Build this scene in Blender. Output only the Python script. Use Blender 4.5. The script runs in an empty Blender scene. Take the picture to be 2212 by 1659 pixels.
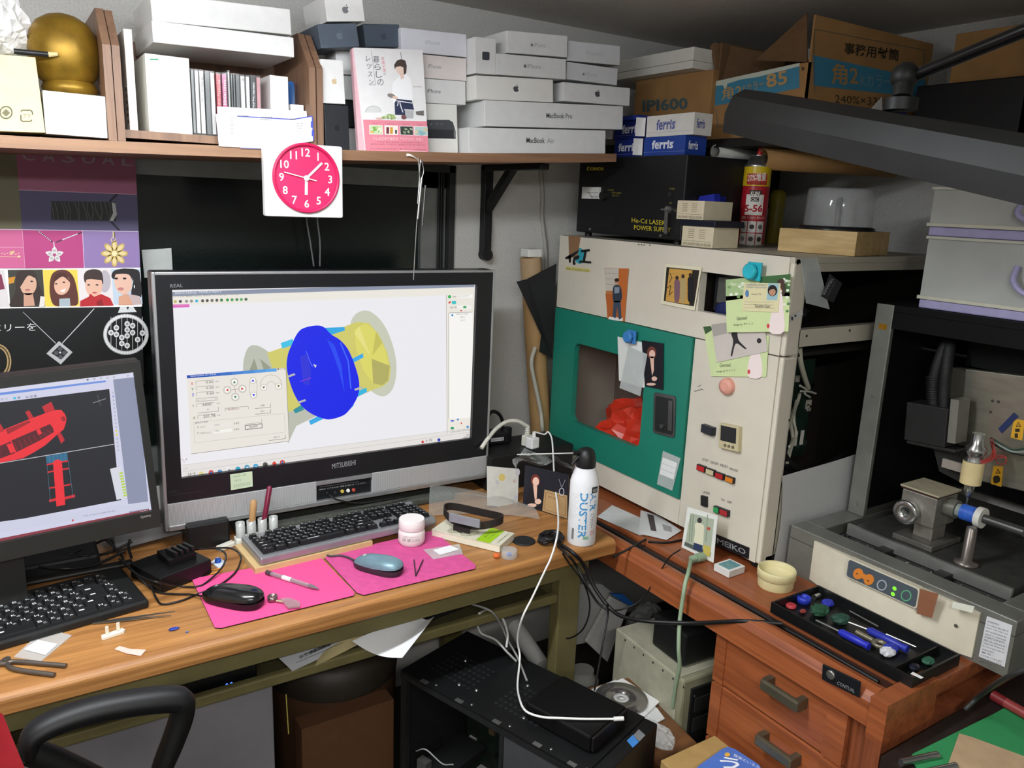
import bpy, bmesh, math, random
from mathutils import Vector as V, Matrix
random.seed(7)
SC = bpy.context.scene
COL = SC.collection
# ---------------------------------------------------------------- camera
FP = 1703.8                     # focal length in photo pixels (2212 x 1659)
YAW, PITCH, ROLL = math.radians(33.2075), math.radians(13.0338), math.radians(2.2605)
CAM = V((0, 0, 1.45))
W_ = V((math.sin(YAW)*math.cos(PITCH), math.cos(YAW)*math.cos(PITCH), -math.sin(PITCH)))
r0 = V((math.cos(YAW), -math.sin(YAW), 0)); u0 = r0.cross(W_)
R_ = r0*math.cos(ROLL) + u0*math.sin(ROLL)
U_ = -r0*math.sin(ROLL) + u0*math.cos(ROLL)
cd = bpy.data.cameras.new('camera'); cam = bpy.data.objects.new('camera', cd); COL.objects.link(cam)
cd.sensor_fit = 'HORIZONTAL'; cd.sensor_width = 36; cd.lens = FP/2212*36; cd.clip_start = .02
cam.matrix_world = Matrix(((R_.x, U_.x, -W_.x, CAM.x), (R_.y, U_.y, -W_.y, CAM.y), (R_.z, U_.z, -W_.z, CAM.z), (0, 0, 0, 1)))
SC.camera = cam
# ---------------------------------------------------------------- world, lights, exposure
wd = bpy.data.worlds.new('world'); SC.world = wd; wd.use_nodes = True
wd.node_tree.nodes['Background'].inputs[0].default_value = (.55, .6, .7, 1)
wd.node_tree.nodes['Background'].inputs[1].default_value = .05
SC.view_settings.view_transform = 'Standard'; SC.view_settings.look = 'None'
SC.view_settings.gamma = 1; SC.view_settings.use_curve_mapping = False
SC.view_settings.exposure = 0.0
def area_light(name, loc, sx, sy, power, color, rot=(0, 0, 0)):
    l = bpy.data.lights.new(name, 'AREA'); l.shape = 'RECTANGLE'; l.size = sx; l.size_y = sy
    l.energy = power; l.color = color
    o = bpy.data.objects.new(name, l); COL.objects.link(o); o.location = loc; o.rotation_euler = rot
    return o
LAMP1 = V((.0, 1.0, 1.755)); LAMP2 = V((-.25, -.45, 1.78))
area_light('fluorescent_light', LAMP1 - V((0, 0, .012)), 1.15, .06, 17, (.92, .96, 1))
area_light('fluorescent_light', LAMP2 - V((0, 0, .012)), 1.15, .06, 26, (1, .96, .89))
# ---------------------------------------------------------------- photo pixel -> place
def ray(x, y): return R_*(x-1106) - U_*(y-829.5) + W_*FP
def pp(x, y, o, n):
    d = ray(x, y); return CAM + d*((V(o)-CAM).dot(n)/d.dot(n))
def PZ(x, y, z): return pp(x, y, (0, 0, z), V((0, 0, 1)))
def PY(x, y, Y): return pp(x, y, (0, Y, 0), V((0, 1, 0)))
def PX(x, y, X): return pp(x, y, (X, 0, 0), V((1, 0, 0)))
class Fr:                       # a flat face: origin, right, up, outward
    def __init__(s, o, u, v, n=None):
        s.o = V(o); s.u = V(u).normalized(); s.v = V(v).normalized(); s.n = V(n) if n else s.u.cross(s.v)
        s.w = s.h = 0
    def at(s, a, b, c=0): return s.o + s.u*a + s.v*b + s.n*c
    def ab(s, x, y, c=0):
        p = pp(x, y, s.o + s.n*c, s.n) - s.o; return (p.dot(s.u), p.dot(s.v))
    def move(s, a, b, c=0):
        f = Fr(s.at(a, b, c), s.u, s.v, s.n); f.w = s.w; f.h = s.h; return f
def yaw_n(deg):                 # facing -y, turned anticlockwise seen from above by deg
    a = math.radians(deg); return V((math.sin(a), -math.cos(a), 0))
def fq(bl, br, tl, Y=None, X=None, Z=None, yaw=None, at=None, n=None):
    """frame of a face seen at pixel corners; the plane is Y=, X=, Z= or goes through at= with a yaw / normal"""
    if Y is not None: n = n or V((0, -1, 0)); at = V((0, Y, 0))
    elif X is not None: n = n or V((-1, 0, 0)); at = V((X, 0, 0))
    elif Z is not None: n = n or V((0, 0, 1)); at = V((0, 0, Z))
    elif yaw is not None: n = yaw_n(yaw)
    n = V(n).normalized()
    a, b, c = (pp(*p, at, n) for p in (bl, br, tl))
    f = Fr(a, b-a, n.cross(b-a), n); f.w = (b-a).length; f.h = (c-a).dot(f.v); return f
def FY(Y, o=(0, 0)): return Fr((o[0], Y, o[1]), (1, 0, 0), (0, 0, 1))
def FX(X, y=0, z=0): return Fr((X, y, z), (0, -1, 0), (0, 0, 1))
def FZ(x, y, z, deg=0):
    a = math.radians(deg); return Fr((x, y, z), (math.cos(a), math.sin(a), 0), (-math.sin(a), math.cos(a), 0))
# ---------------------------------------------------------------- materials
def lin(c):
    if isinstance(c, str):
        c = c.lstrip('#'); c = [int(c[i:i+2], 16)/255 for i in (0, 2, 4)]
        c = [x/12.92 if x <= .04045 else ((x+.055)/1.055)**2.4 for x in c]
    return (c[0], c[1], c[2], 1)
MC = {}
def M(col, rough=.55, metal=0, noise=.06, ns=40, bump=0, bs=200, spec=.5, emit=0, trans=0, alpha=1, coat=0, ior=1.45, stretch=None):
    k = (str(col), rough, metal, noise, ns, bump, bs, spec, emit, trans, alpha, coat, ior, str(stretch))
    if k in MC: return MC[k]
    m = bpy.data.materials.new('surface'); m.use_nodes = True; nt = m.node_tree; b = nt.nodes['Principled BSDF']
    c = lin(col)
    b.inputs['Base Color'].default_value = c; b.inputs['Roughness'].default_value = rough; b.inputs['Metallic'].default_value = metal
    b.inputs['Specular IOR Level'].default_value = spec; b.inputs['IOR'].default_value = ior
    if trans: b.inputs['Transmission Weight'].default_value = trans
    if alpha < 1: b.inputs['Alpha'].default_value = alpha
    if coat: b.inputs['Coat Weight'].default_value = coat; b.inputs['Coat Roughness'].default_value = .1
    if emit:
        b.inputs['Emission Color'].default_value = c; b.inputs['Emission Strength'].default_value = emit
        b.inputs['Base Color'].default_value = (0.01, 0.01, 0.01, 1)
    if (noise and not emit) or bump:
        tc = nt.nodes.new('ShaderNodeTexCoord'); src = tc.outputs['Object']
        if stretch:
            mp = nt.nodes.new('ShaderNodeMapping'); mp.inputs['Scale'].default_value = stretch
            nt.links.new(src, mp.inputs[0]); src = mp.outputs[0]
    if noise and not emit:
        n = nt.nodes.new('ShaderNodeTexNoise'); n.inputs['Scale'].default_value = ns; n.inputs['Detail'].default_value = 4
        nt.links.new(src, n.inputs['Vector'])
        r = nt.nodes.new('ShaderNodeMapRange'); r.inputs[1].default_value = .3; r.inputs[2].default_value = .7
        r.inputs[3].default_value = 1-noise; r.inputs[4].default_value = 1+noise
        nt.links.new(n.outputs['Fac'], r.inputs[0])
        x = nt.nodes.new('ShaderNodeVectorMath'); x.operation = 'SCALE'; x.inputs[0].default_value = c[:3]
        nt.links.new(r.outputs[0], x.inputs['Scale']); nt.links.new(x.outputs[0], b.inputs['Base Color'])
    if bump:
        n = nt.nodes.new('ShaderNodeTexNoise'); n.inputs['Scale'].default_value = bs; n.inputs['Detail'].default_value = 3
        nt.links.new(src, n.inputs['Vector'])
        p = nt.nodes.new('ShaderNodeBump'); p.inputs['Strength'].default_value = bump; p.inputs['Distance'].default_value = .004
        nt.links.new(n.outputs['Fac'], p.inputs['Height']); nt.links.new(p.outputs[0], b.inputs['Normal'])
    MC[k] = m; return m
def wood(c1, c2, axis, scale=1.0, rough=.4, fine=60):
    k = ('wood', c1, c2, axis, scale, rough)
    if k in MC: return MC[k]
    m = bpy.data.materials.new('wood'); m.use_nodes = True; nt = m.node_tree; b = nt.nodes['Principled BSDF']
    tc = nt.nodes.new('ShaderNodeTexCoord'); mp = nt.nodes.new('ShaderNodeMapping')
    s = [22*scale]*3; s['xyz'.index(axis)] = .9*scale; mp.inputs['Scale'].default_value = s
    nt.links.new(tc.outputs['Object'], mp.inputs[0])
    n = nt.nodes.new('ShaderNodeTexNoise'); n.inputs['Scale'].default_value = 2; n.inputs['Detail'].default_value = 6; n.inputs['Roughness'].default_value = .65
    n.inputs['Distortion'].default_value = .6
    nt.links.new(mp.outputs[0], n.inputs['Vector'])
    w = nt.nodes.new('ShaderNodeTexNoise'); w.inputs['Scale'].default_value = 9; w.inputs['Detail'].default_value = 2
    nt.links.new(mp.outputs[0], w.inputs['Vector'])
    ad = nt.nodes.new('ShaderNodeMath'); ad.operation = 'MULTIPLY_ADD'; ad.inputs[1].default_value = .35
    nt.links.new(w.outputs['Fac'], ad.inputs[0]); nt.links.new(n.outputs['Fac'], ad.inputs[2])
    r = nt.nodes.new('ShaderNodeValToRGB'); r.color_ramp.elements[0].position = .45; r.color_ramp.elements[1].position = .85
    r.color_ramp.elements[0].color = lin(c1); r.color_ramp.elements[1].color = lin(c2)
    nt.links.new(ad.outputs[0], r.inputs[0]); nt.links.new(r.outputs[0], b.inputs['Base Color'])
    b.inputs['Roughness'].default_value = rough
    MC[k] = m; return m
def glassy(col='#ffffff', rough=.08, alpha=.25):
    return M(col, rough, 0, 0, alpha=alpha, spec=.8)
def E(col, s=1.0): return M(col, .4, 0, 0, emit=s)
def I(col): return M(col, .6, 0, 0)          # printing ink
# ---------------------------------------------------------------- mesh builder
ORG = {}
def catmull(P, n=8):
    if len(P) < 3: return list(P)
    Q = [P[0]*2-P[1]] + list(P) + [P[-1]*2-P[-2]]; out = []
    for i in range(1, len(Q)-2):
        a, b, c, d = Q[i-1:i+3]
        for k in range(n):
            t = k/n
            out.append(.5*((2*b)+(c-a)*t+(2*a-5*b+4*c-d)*t*t+(3*b-a-3*c+d)*t**3))
    return out + [P[-1]]
class MB:
    def __init__(s): s.v = []; s.f = []; s.m = []; s.s = []; s.mats = []
    def mi(s, m):
        if m not in s.mats: s.mats.append(m)
        return s.mats.index(m)
    def add(s, vs, fs, m, sm=False):
        o = len(s.v); s.v += [V(p) for p in vs]; k = s.mi(m)
        for f in fs: s.f.append([i+o for i in f]); s.m.append(k); s.s.append(sm)
        return s
    def box(s, f, a0, a1, b0, b1, c0, c1, m, ch=0):
        if ch:
            bm = bmesh.new(); bmesh.ops.create_cube(bm, size=1)
            for q in bm.verts: q.co = V((a0+(a1-a0)*(q.co.x+.5), b0+(b1-b0)*(q.co.y+.5), c0+(c1-c0)*(q.co.z+.5)))
            bmesh.ops.bevel(bm, geom=bm.edges[:], offset=ch, segments=2, profile=.5, affect='EDGES')
            bm.verts.index_update()
            s.add([f.at(*q.co) for q in bm.verts], [[q.index for q in p.verts] for p in bm.faces], m, False); bm.free(); return s
        p = [f.at(a, b, c) for c in (c0, c1) for b in (b0, b1) for a in (a0, a1)]
        return s.add(p, [(0, 2, 3, 1), (4, 5, 7, 6), (0, 1, 5, 4), (2, 6, 7, 3), (0, 4, 6, 2), (1, 3, 7, 5)], m)
    def prism(s, f, poly, c0, c1, m, sm=False, cap=True):
        n = len(poly); p = [f.at(a, b, c0) for a, b in poly] + [f.at(a, b, c1) for a, b in poly]
        if cap: s.add(p, [list(range(n-1, -1, -1)), list(range(n, 2*n))], m)
        return s.add(p, [(i, (i+1) % n, n+(i+1) % n, n+i) for i in range(n)], m, sm)
    def ring(s, pts_list, m, sm=True, close=False, capa=False, capb=False):
        n = len(pts_list[0]); vs = [p for r in pts_list for p in r]; fs = []
        L = len(pts_list)
        for j in range(L if close else L-1):
            k = (j+1) % L
            for i in range(n): fs.append((j*n+i, j*n+(i+1) % n, k*n+(i+1) % n, k*n+i))
        s.add(vs, fs, m, sm)
        if capa: s.add(pts_list[0], [list(range(n-1, -1, -1))], m)
        if capb: s.add(pts_list[-1], [list(range(n))], m)
        return s
    def lathe(s, o, ax, prof, m, n=28, sm=True, capa=True, capb=True, sq=(1, 1)):
        ax = V(ax).normalized(); t = V((1, 0, 0)) if abs(ax.x) < .9 else V((0, 1, 0))
        e1 = (t-ax*t.dot(ax)).normalized(); e2 = ax.cross(e1); o = V(o)
        rs = [[o+ax*h+(e1*math.cos(2*math.pi*i/n)*sq[0]+e2*math.sin(2*math.pi*i/n)*sq[1])*r for i in range(n)] for r, h in prof]
        return s.ring(rs, m, sm, False, capa, capb)
    def cyl(s, p0, p1, r0, m, r1=None, n=20, sm=True, cap=True):
        p0 = V(p0); p1 = V(p1)
        return s.lathe(p0, p1-p0, [(r0, 0), (r0 if r1 is None else r1, (p1-p0).length)], m, n, sm, cap, cap)
    def tube(s, P, r, m, n=8, k=8, flat=None):
        P = catmull([V(p) for p in P], k); rs = []; e = None
        for i, p in enumerate(P):
            t = (P[min(i+1, len(P)-1)]-P[max(i-1, 0)])
            if t.length < 1e-9: t = V((0, 0, 1))
            t.normalize()
            if e is None: e = t.orthogonal().normalized()
            e = (e-t*e.dot(t)).normalized(); g = t.cross(e)
            rr = r(i/(len(P)-1)) if callable(r) else r
            rs.append([p+(e*math.cos(2*math.pi*j/n)+g*math.sin(2*math.pi*j/n)*(flat or 1))*rr for j in range(n)])
        return s.ring(rs, m, True, False, True, True)
    def ball(s, c, r, m, n=16, sq=(1, 1, 1)):
        c = V(c); rs = []
        for j in range(1, n//2):
            th = math.pi*j/(n//2)
            rs.append([c+V((math.sin(th)*math.cos(2*math.pi*i/n)*sq[0], math.sin(th)*math.sin(2*math.pi*i/n)*sq[1], -math.cos(th)*sq[2]))*r for i in range(n)])
        return s.ring(rs, m, True, False, True, True)
    def grid(s, fn, nu, nv, m, sm=True, thick=0):
        vs = [fn(i/nu, j/nv) for j in range(nv+1) for i in range(nu+1)]
        fs = [(j*(nu+1)+i, j*(nu+1)+i+1, (j+1)*(nu+1)+i+1, (j+1)*(nu+1)+i) for j in range(nv) for i in range(nu)]
        s.add(vs, fs, m, sm)
        if thick:
            nrm = (vs[1]-vs[0]).cross(vs[nu+1]-vs[0]).normalized()
            s.add([p-nrm*thick for p in vs], [tuple(reversed(f)) for f in fs], m, sm)
        return s
    def build(s, name, parent=None, label=None, cat=None, group=None, kind=None, org=None):
        me = bpy.data.meshes.new(name); o = bpy.data.objects.new(name, me); COL.objects.link(o)
        if parent: base = ORG[parent.name]; o.parent = parent; here = base
        elif org is not None: here = V(org); o.location = here
        else:
            xs = [p.x for p in s.v]; ys = [p.y for p in s.v]; zs = [p.z for p in s.v]
            here = V(((min(xs)+max(xs))/2, (min(ys)+max(ys))/2, min(zs))); o.location = here
        ORG[o.name] = here
        me.from_pydata([p-here for p in s.v], [], s.f)
        for m in s.mats: me.materials.append(m)
        me.polygons.foreach_set('material_index', s.m); me.polygons.foreach_set('use_smooth', s.s)
        me.update()
        if label: o['label'] = label
        if cat: o['category'] = cat
        if group: o['group'] = group
        if kind: o['kind'] = kind
        return o
def thing(name, label, cat, loc, group=None):
    o = bpy.data.objects.new(name, None); COL.objects.link(o); o.location = V(loc); o.empty_display_size = .02
    o['label'] = label; o['category'] = cat
    if group: o['group'] = group
    ORG[o.name] = V(loc); return o
TM = {}
def glyphs(t, bold=0):
    k = (t, bold)
    if k not in TM:
        c = bpy.data.curves.new('type', 'FONT'); c.body = t; c.resolution_u = 2; c.offset = bold
        o = bpy.data.objects.new('type', c); me = o.to_mesh()
        vs = [(v.co.x, v.co.y) for v in me.vertices]; fs = [tuple(p.vertices) for p in me.polygons]
        o.to_mesh_clear(); bpy.data.objects.remove(o); bpy.data.curves.remove(c)
        x0 = min(v[0] for v in vs); x1 = max(v[0] for v in vs); y0 = min(v[1] for v in vs); y1 = max(v[1] for v in vs)
        TM[k] = ([((x-x0)/(x1-x0), (y-y0)/(y1-y0)) for x, y in vs], fs, (x1-x0)/(y1-y0))
    return TM[k]
class Ink(MB):                  # flat print on a face; coordinates are photo pixels unless ab=True
    def __init__(s, f, lift=.0005): super().__init__(); s.fr = f; s.l = lift; s.abm = False
    def p(s, x, y, k):
        c = s.l*(1+k)
        if s.abm: return s.fr.at(x, y, c)
        a, b = s.fr.ab(x, y); return s.fr.at(a, b, c)
    def poly(s, pts, col, k=0):
        s.add([s.p(x, y, k) for x, y in pts], [list(range(len(pts)))[::(1 if s.abm else -1)]], I(col) if isinstance(col, str) else col); return s
    def blob(s, pts, col, k=0):
        P = [V((x, y, 0)) for x, y in pts]; n = len(P); out = []
        for i in range(n):
            a, b, c, d = P[i-1], P[i], P[(i+1) % n], P[(i+2) % n]
            for q in range(4):
                t = q/4; v = .5*((2*b)+(c-a)*t+(2*a-5*b+4*c-d)*t*t+(3*b-a-3*c+d)*t**3); out.append((v.x, v.y))
        return s.poly(out, col, k)
    def rect(s, x0, y0, x1, y1, col, k=0): return s.poly([(x0, y0), (x1, y0), (x1, y1), (x0, y1)], col, k)
    def ell(s, cx, cy, rx, ry, col, k=0, n=22, rot=0, a0=0, a1=360):
        c, q = math.cos(math.radians(rot)), math.sin(math.radians(rot)); P = []
        for i in range(n+(a1-a0 < 360)):
            t = math.radians(a0+(a1-a0)*i/n); x, y = rx*math.cos(t), ry*math.sin(t); P.append((cx+x*c-y*q, cy+x*q+y*c))
        return s.poly(P, col, k)
    def line(s, P, w, col, k=0):
        for (x0, y0), (x1, y1) in zip(P, P[1:]):
            dx, dy = x1-x0, y1-y0; L = math.hypot(dx, dy) or 1; dx, dy = -dy/L*w/2, dx/L*w/2
            s.poly([(x0+dx, y0+dy), (x1+dx, y1+dy), (x1-dx, y1-dy), (x0-dx, y0-dy)], col, k)
        return s
    def ringl(s, cx, cy, rx, ry, w, col, k=0, n=28, rot=0, a0=0, a1=360):
        c, q = math.cos(math.radians(rot)), math.sin(math.radians(rot)); P = []
        for i in range(n+1):
            t = math.radians(a0+(a1-a0)*i/n); x, y = rx*math.cos(t), ry*math.sin(t); P.append((cx+x*c-y*q, cy+x*q+y*c))
        return s.line(P, w, col, k)
    def text(s, t, bl, br, tl, col, k=0, bold=0):
        vs, fs, ar = glyphs(t, bold)
        m = I(col) if isinstance(col, str) else col
        s.add([s.p(bl[0]+(br[0]-bl[0])*x+(tl[0]-bl[0])*y, bl[1]+(br[1]-bl[1])*x+(tl[1]-bl[1])*y, k) for x, y in vs], fs, m); return s
    def apple(s, cx, cy, h, col, k=0, rot=0, sx=1.0):
        b = [(0, -.30), (-.14, -.36), (-.30, -.33), (-.42, -.18), (-.44, .02), (-.37, .25), (-.24, .44), (-.12, .49), (0, .45), (.12, .49), (.25, .42), (.38, .20),
             (.28, .12), (.235, 0), (.25, -.12), (.36, -.22), (.27, -.33), (.13, -.36)]
        lf = [(0, -.40), (.02, -.55), (.14, -.66), (.16, -.54), (.09, -.43)]
        c, q = math.cos(math.radians(rot)), math.sin(math.radians(rot))
        for P in (b, lf): s.poly([(cx+(x*sx*c-y*q)*h/1.1, cy+(x*sx*q+y*c)*h/1.1) for x, y in P], col, k)
        return s
def pic(name, f, parent, fn, lift=.0005, label=None):
    k = Ink(f, lift); fn(k); return k.build(name, parent, label=label)
def face_picture(k, cx, cy, r, skin, hair, l=1, bangs=True):
    """a small printed portrait: hair, face, neck"""
    k.ell(cx, cy-.15*r, 1.15*r, 1.35*r, hair, l); k.ell(cx, cy+.1*r, .78*r, 1.0*r, skin, l+1)
    if bangs: k.poly([(cx-.8*r, cy-.05*r), (cx-.7*r, cy-.9*r), (cx, cy-1.15*r), (cx+.75*r, cy-.85*r), (cx+.8*r, cy-.05*r), (cx+.45*r, cy-.5*r), (cx-.3*r, cy-.45*r)], hair, l+2)
    for d in (-.33, .33): k.ell(cx+d*r, cy+.02*r, .13*r, .07*r, '#2a1d18', l+3, 8)
    k.poly([(cx-.05*r, cy+.1*r), (cx+.07*r, cy+.38*r), (cx-.1*r, cy+.38*r)], '#c99a80', l+3)
    k.ell(cx, cy+.62*r, .26*r, .09*r, '#b8555a', l+3, 10)
# ================================================================ the room
WY, WX, CZ = 1.95, 2.15, 1.94
m_wall = M('#c9c8c2', .9, noise=.10, ns=260, bump=.5, bs=220)
m_ceil = M('#d2cdc4', .95, noise=.10, ns=240, bump=.6, bs=230)
m_floor = M('#3a3632', .7, noise=.2, ns=12)
def slab(name, x0, x1, y0, y1, z0, z1, m):
    return MB().box(FZ(0, 0, 0), x0, x1, y0, y1, z0, z1, m).build(name, kind='structure')
slab('floor', -1.3, WX, -1.9, WY, -.05, 0, m_floor)
slab('ceiling', -1.3, WX, -1.9, WY, CZ, CZ+.05, m_ceil)
slab('wall_left', -1.35, -1.3, -1.9, WY, 0, CZ, m_wall)
slab('wall_right', WX, WX+.05, -1.9, WY, 0, CZ, m_wall)
slab('wall_front', -1.3, WX, -1.95, -1.9, 0, CZ, m_wall)
wx0, wx1 = -1.0, PY(986, 450, WY).x
wz0, wz1 = .75, PY(900, 352, WY).z
wb = MB(); F0 = FZ(0, 0, 0)
for a in ((-1.3, wx0, 0, CZ), (wx1, WX, 0, CZ), (wx0, wx1, 0, wz0), (wx0, wx1, wz1, CZ)):
    wb.box(F0, a[0], a[1], WY, WY+.1, a[2], a[3], m_wall)
wb.build('wall_back', kind='structure')
# window: dark pane in aluminium frames
m_alu = M('#8b8d8c', .45, .6, noise=.08, ns=30); m_alud = M('#3a3c3b', .5, .4)
win = thing('window_1', 'dark window', 'window', (0, WY, wz0)); del win['label']; del win['category']; win['kind'] = 'structure'
f = FY(WY+.02)
fr_ = MB()
for a0, a1, b0, b1 in ((wx1-.018, wx1, wz0, wz1), (wx0, wx0+.02, wz0, wz1), (wx0, wx1, wz1-.02, wz1), (wx0, wx1, wz0, wz0+.03)):
    fr_.box(f, a0, a1, b0, b1, -.06, .012, m_alud)
fr_.build('outer_frame', win)
sx1 = wx1-.02
sash = MB()
for a0, a1, b0, b1 in ((sx1-.075, sx1, wz0+.03, wz1-.02), (wx0+.02, wx0+.08, wz0+.03, wz1-.02), (wx0, sx1, wz1-.062, wz1-.02), (wx0, sx1, wz0+.03, wz0+.09)):
    sash.box(f, a0, a1, b0, b1, -.03, -.006, m_alu)
for i in range(3): sash.box(f, sx1-.026+.007*i, sx1-.023+.007*i, wz0+.03, wz1-.02, -.006, .002, m_alud)
sash.build('sash', win)
MB().box(f, wx0+.08, sx1-.075, wz0+.09, wz1-.062, -.03, -.022, M('#141b19', .16, noise=.25, ns=160, bump=.05, bs=220)).build('pane', win)
# fluorescent ceiling lamps
def ceiling_lamp(c, label):
    t = thing('ceiling_lamp', label, 'lamp', (c.x, c.y, CZ))
    fz = FZ(c.x, c.y, 0)
    MB().box(fz, -.62, .62, -.022, .022, c.z+.036, c.z+.06, M('#e6e6e2', .5), .004).build('housing', t)
    for sx in (-.4, .4): MB().cyl((c.x+sx, c.y, c.z+.0605), (c.x+sx, c.y, CZ-.0005), .003, M('#9a9a98', .4, .6), n=8).build('hanger_rod', t)
    MB().cyl(c+V((-.58, 0, .018)), c+V((.58, 0, .018)), .014, E('#f4f8ff', 62)).build('tube', t)
    for sx in (-1, 1): MB().box(fz, sx*.595-.012, sx*.595+.012, -.016, .016, c.z-.004, c.z+.036, M('#dededa', .5)).build('socket', t)
ceiling_lamp(LAMP1, 'white fluorescent ceiling lamp above the shelf')
ceiling_lamp(LAMP2, 'white fluorescent ceiling lamp behind the viewer')
# ================================================================ computer desk along the window
DZ = .70; DY = 1.275; DX = 1.138
m_desk = wood('#7a4e27', '#b07d47', 'x', 1.0, .38)
m_olive = M('#6b6440', .5, .1, noise=.12, ns=18)
desk = thing('computer_desk', 'long wood-grain desk with olive steel frame in front of the window', 'desk', (.2, 1.6, 0))
prof = [(DY+.012, DZ)]
for i in range(1, 6):
    a = math.pi/2*i/5; prof.append((DY+.012-.012*math.sin(a), DZ-.012+.012*math.cos(a)))
prof += [(DY, .668), (DY+.008, .661), (1.93, .661), (1.93, DZ)]
fside = Fr((0, 0, 0), (0, 1, 0), (0, 0, 1))      # a = y, b = z, outward = +x
MB().prism(fside, prof, -1.1, DX, m_desk).build('desk_top', desk)
m = MB()
m.box(F0, -1.0, 1.09, DY+.035, DY+.06, .615, .6605, m_olive); m.box(F0, 1.06, 1.09, DY+.06, 1.9, .60, .6605, m_olive)
m.build('apron', desk)
lg = PY(1196, 1300, 1.335); lg2 = PY(1240, 1300, 1.335)
for a0 in (lg.x, -.9):
    for b0 in (1.315, 1.86):
        MB().box(F0, a0, a0+lg2.x-lg.x, b0, b0+.035, 0, .66, m_olive, .003).build('leg', desk)
rl = PY(500, 1483, 1.33); rr = PY(1060, 1334, 1.33)
RZ = (rl.z+rr.z)/2
MB().box(F0, -.9, lg.x, 1.318, 1.336, RZ-.011, RZ+.011, m_olive, .004).build('shelf_rail', desk)
MB().box(F0, -.9, lg.x, 1.337, 1.87, RZ-.012, RZ-.006, M('#4d4930', .6, .2)).build('lower_shelf', desk)
MB().box(F0, lg.x+.005, lg.x+.03, 1.35, 1.86, RZ-.015, RZ+.02, m_olive).build('side_rail', desk)
# ================================================================ orange writing desk on the right
OZ = .672; OX = 1.15; OY0, OY1 = .605, 1.9
m_or = wood('#743b20', '#a35c35', 'y', .9, .36); m_ord = wood('#6d3820', '#8f4f30', 'z', .9, .45)
od = thing('writing_desk', 'reddish-brown wooden desk with drawers under the machines', 'desk', (1.6, 1.2, 0))
MB().box(F0, 1.238, 2.1, OY0, OY1, OZ-.03, OZ, m_or, .003).build('desk_top', od)
MB().box(F0, 1.19, 1.238, OY0+.03, OY1, OZ-.03, OZ-.011, M('#3b2116', .6)).build('pen_groove', od)
pr = [(OX+.004, .615), (OX+.045, .615), (OX+.045, OZ+.002), (OX+.03, OZ+.006), (OX+.014, OZ+.002), (OX+.004, OZ-.012)]
MB().prism(Fr((0, 0, 0), (1, 0, 0), (0, 0, 1)), pr, -(OY1), -(OY0+.03), m_or).build('front_rail', od)
MB().box(F0, OX, 2.1, OY0, OY0+.028, .0, .600, m_ord).box(F0, OX-.001, 1.30, OY0-.001, OY0+.0295, .600, OZ+.004, m_or).build('side_panel', od)
MB().box(F0, OX+.05, 2.1, OY0+.03, OY1, .62, OZ-.031, m_ord).build('under_frame', od)
PXF = 1.172
ply = PX(1541, 1450, PXF).y
ped = MB().box(F0, PXF+.012, 2.0, OY0+.03, ply, .02, .612, m_ord); ped.build('pedestal', od)
fpx = FX(PXF)
gz1 = PX(1537, 1466, PXF).z; gz2 = PX(1527, 1585, PXF).z
m_hd = M('#6f6a58', .4, .7)
for z1, z0, hp in ((.61, gz1+.002, None), (gz1-.002, gz2+.002, ((1640, 1478), (1722, 1530))), (gz2-.002, .03, ((1628, 1600), (1708, 1652)))):
    d = MB().box(fpx, -ply+.001, -(OY0+.075), z0, z1, -.012, 0, m_or, .003).build('drawer', od)
    MB().box(fpx, -ply+.001, -ply+.028, z0+.001, z1-.001, 0, .003, m_or).build('edge_strip', d)
    MB().box(fpx, -(OY0+.115), -(OY0+.075), z0+.001, z1-.001, 0, .003, m_or).build('edge_strip', d)
    if hp:
        pa = PX(*hp[0], PXF-.03); pb = PX(*hp[1], PXF-.03); zc = (pa.z+pb.z)/2
        MB().box(fpx, -pa.y, -pb.y, zc-.011, zc+.011, .018, .030, m_hd, .004).box(fpx, -pa.y, -pa.y+.012, zc-.011, zc+.011, 0, .022, m_hd).box(fpx, -pb.y-.012, -pb.y, zc-.011, zc+.011, 0, .022, m_hd).build('handle', d)
# rounded pedestal corner seen past the drawers
MB().cyl((PXF+.03, OY0+.052, .02), (PXF+.03, OY0+.052, .60), .022, m_ord).build('corner_post', od)
fk = fq((1778, 1466), (1859, 1506), (1783, 1435), X=OX+.004)
kp = MB().box(fk, 0, fk.w, 0, fk.h, 0, .004, M('#15171a', .35), .001).build('lock_plate', od)
fk2 = fk.move(0, 0, .004)
MB().lathe(fk2.at(.018, fk.h*.6, 0), fk2.n, [(.008, 0), (.008, .003), (.004, .003)], M('#8f8f8a', .35, .8)).build('keyhole', kp)
pic('lettering', fk2, kp, lambda k: k.text('CONTUAL', (1808, 1478), (1846, 1497), (1810, 1471), '#8d8f90', 0))
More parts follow.
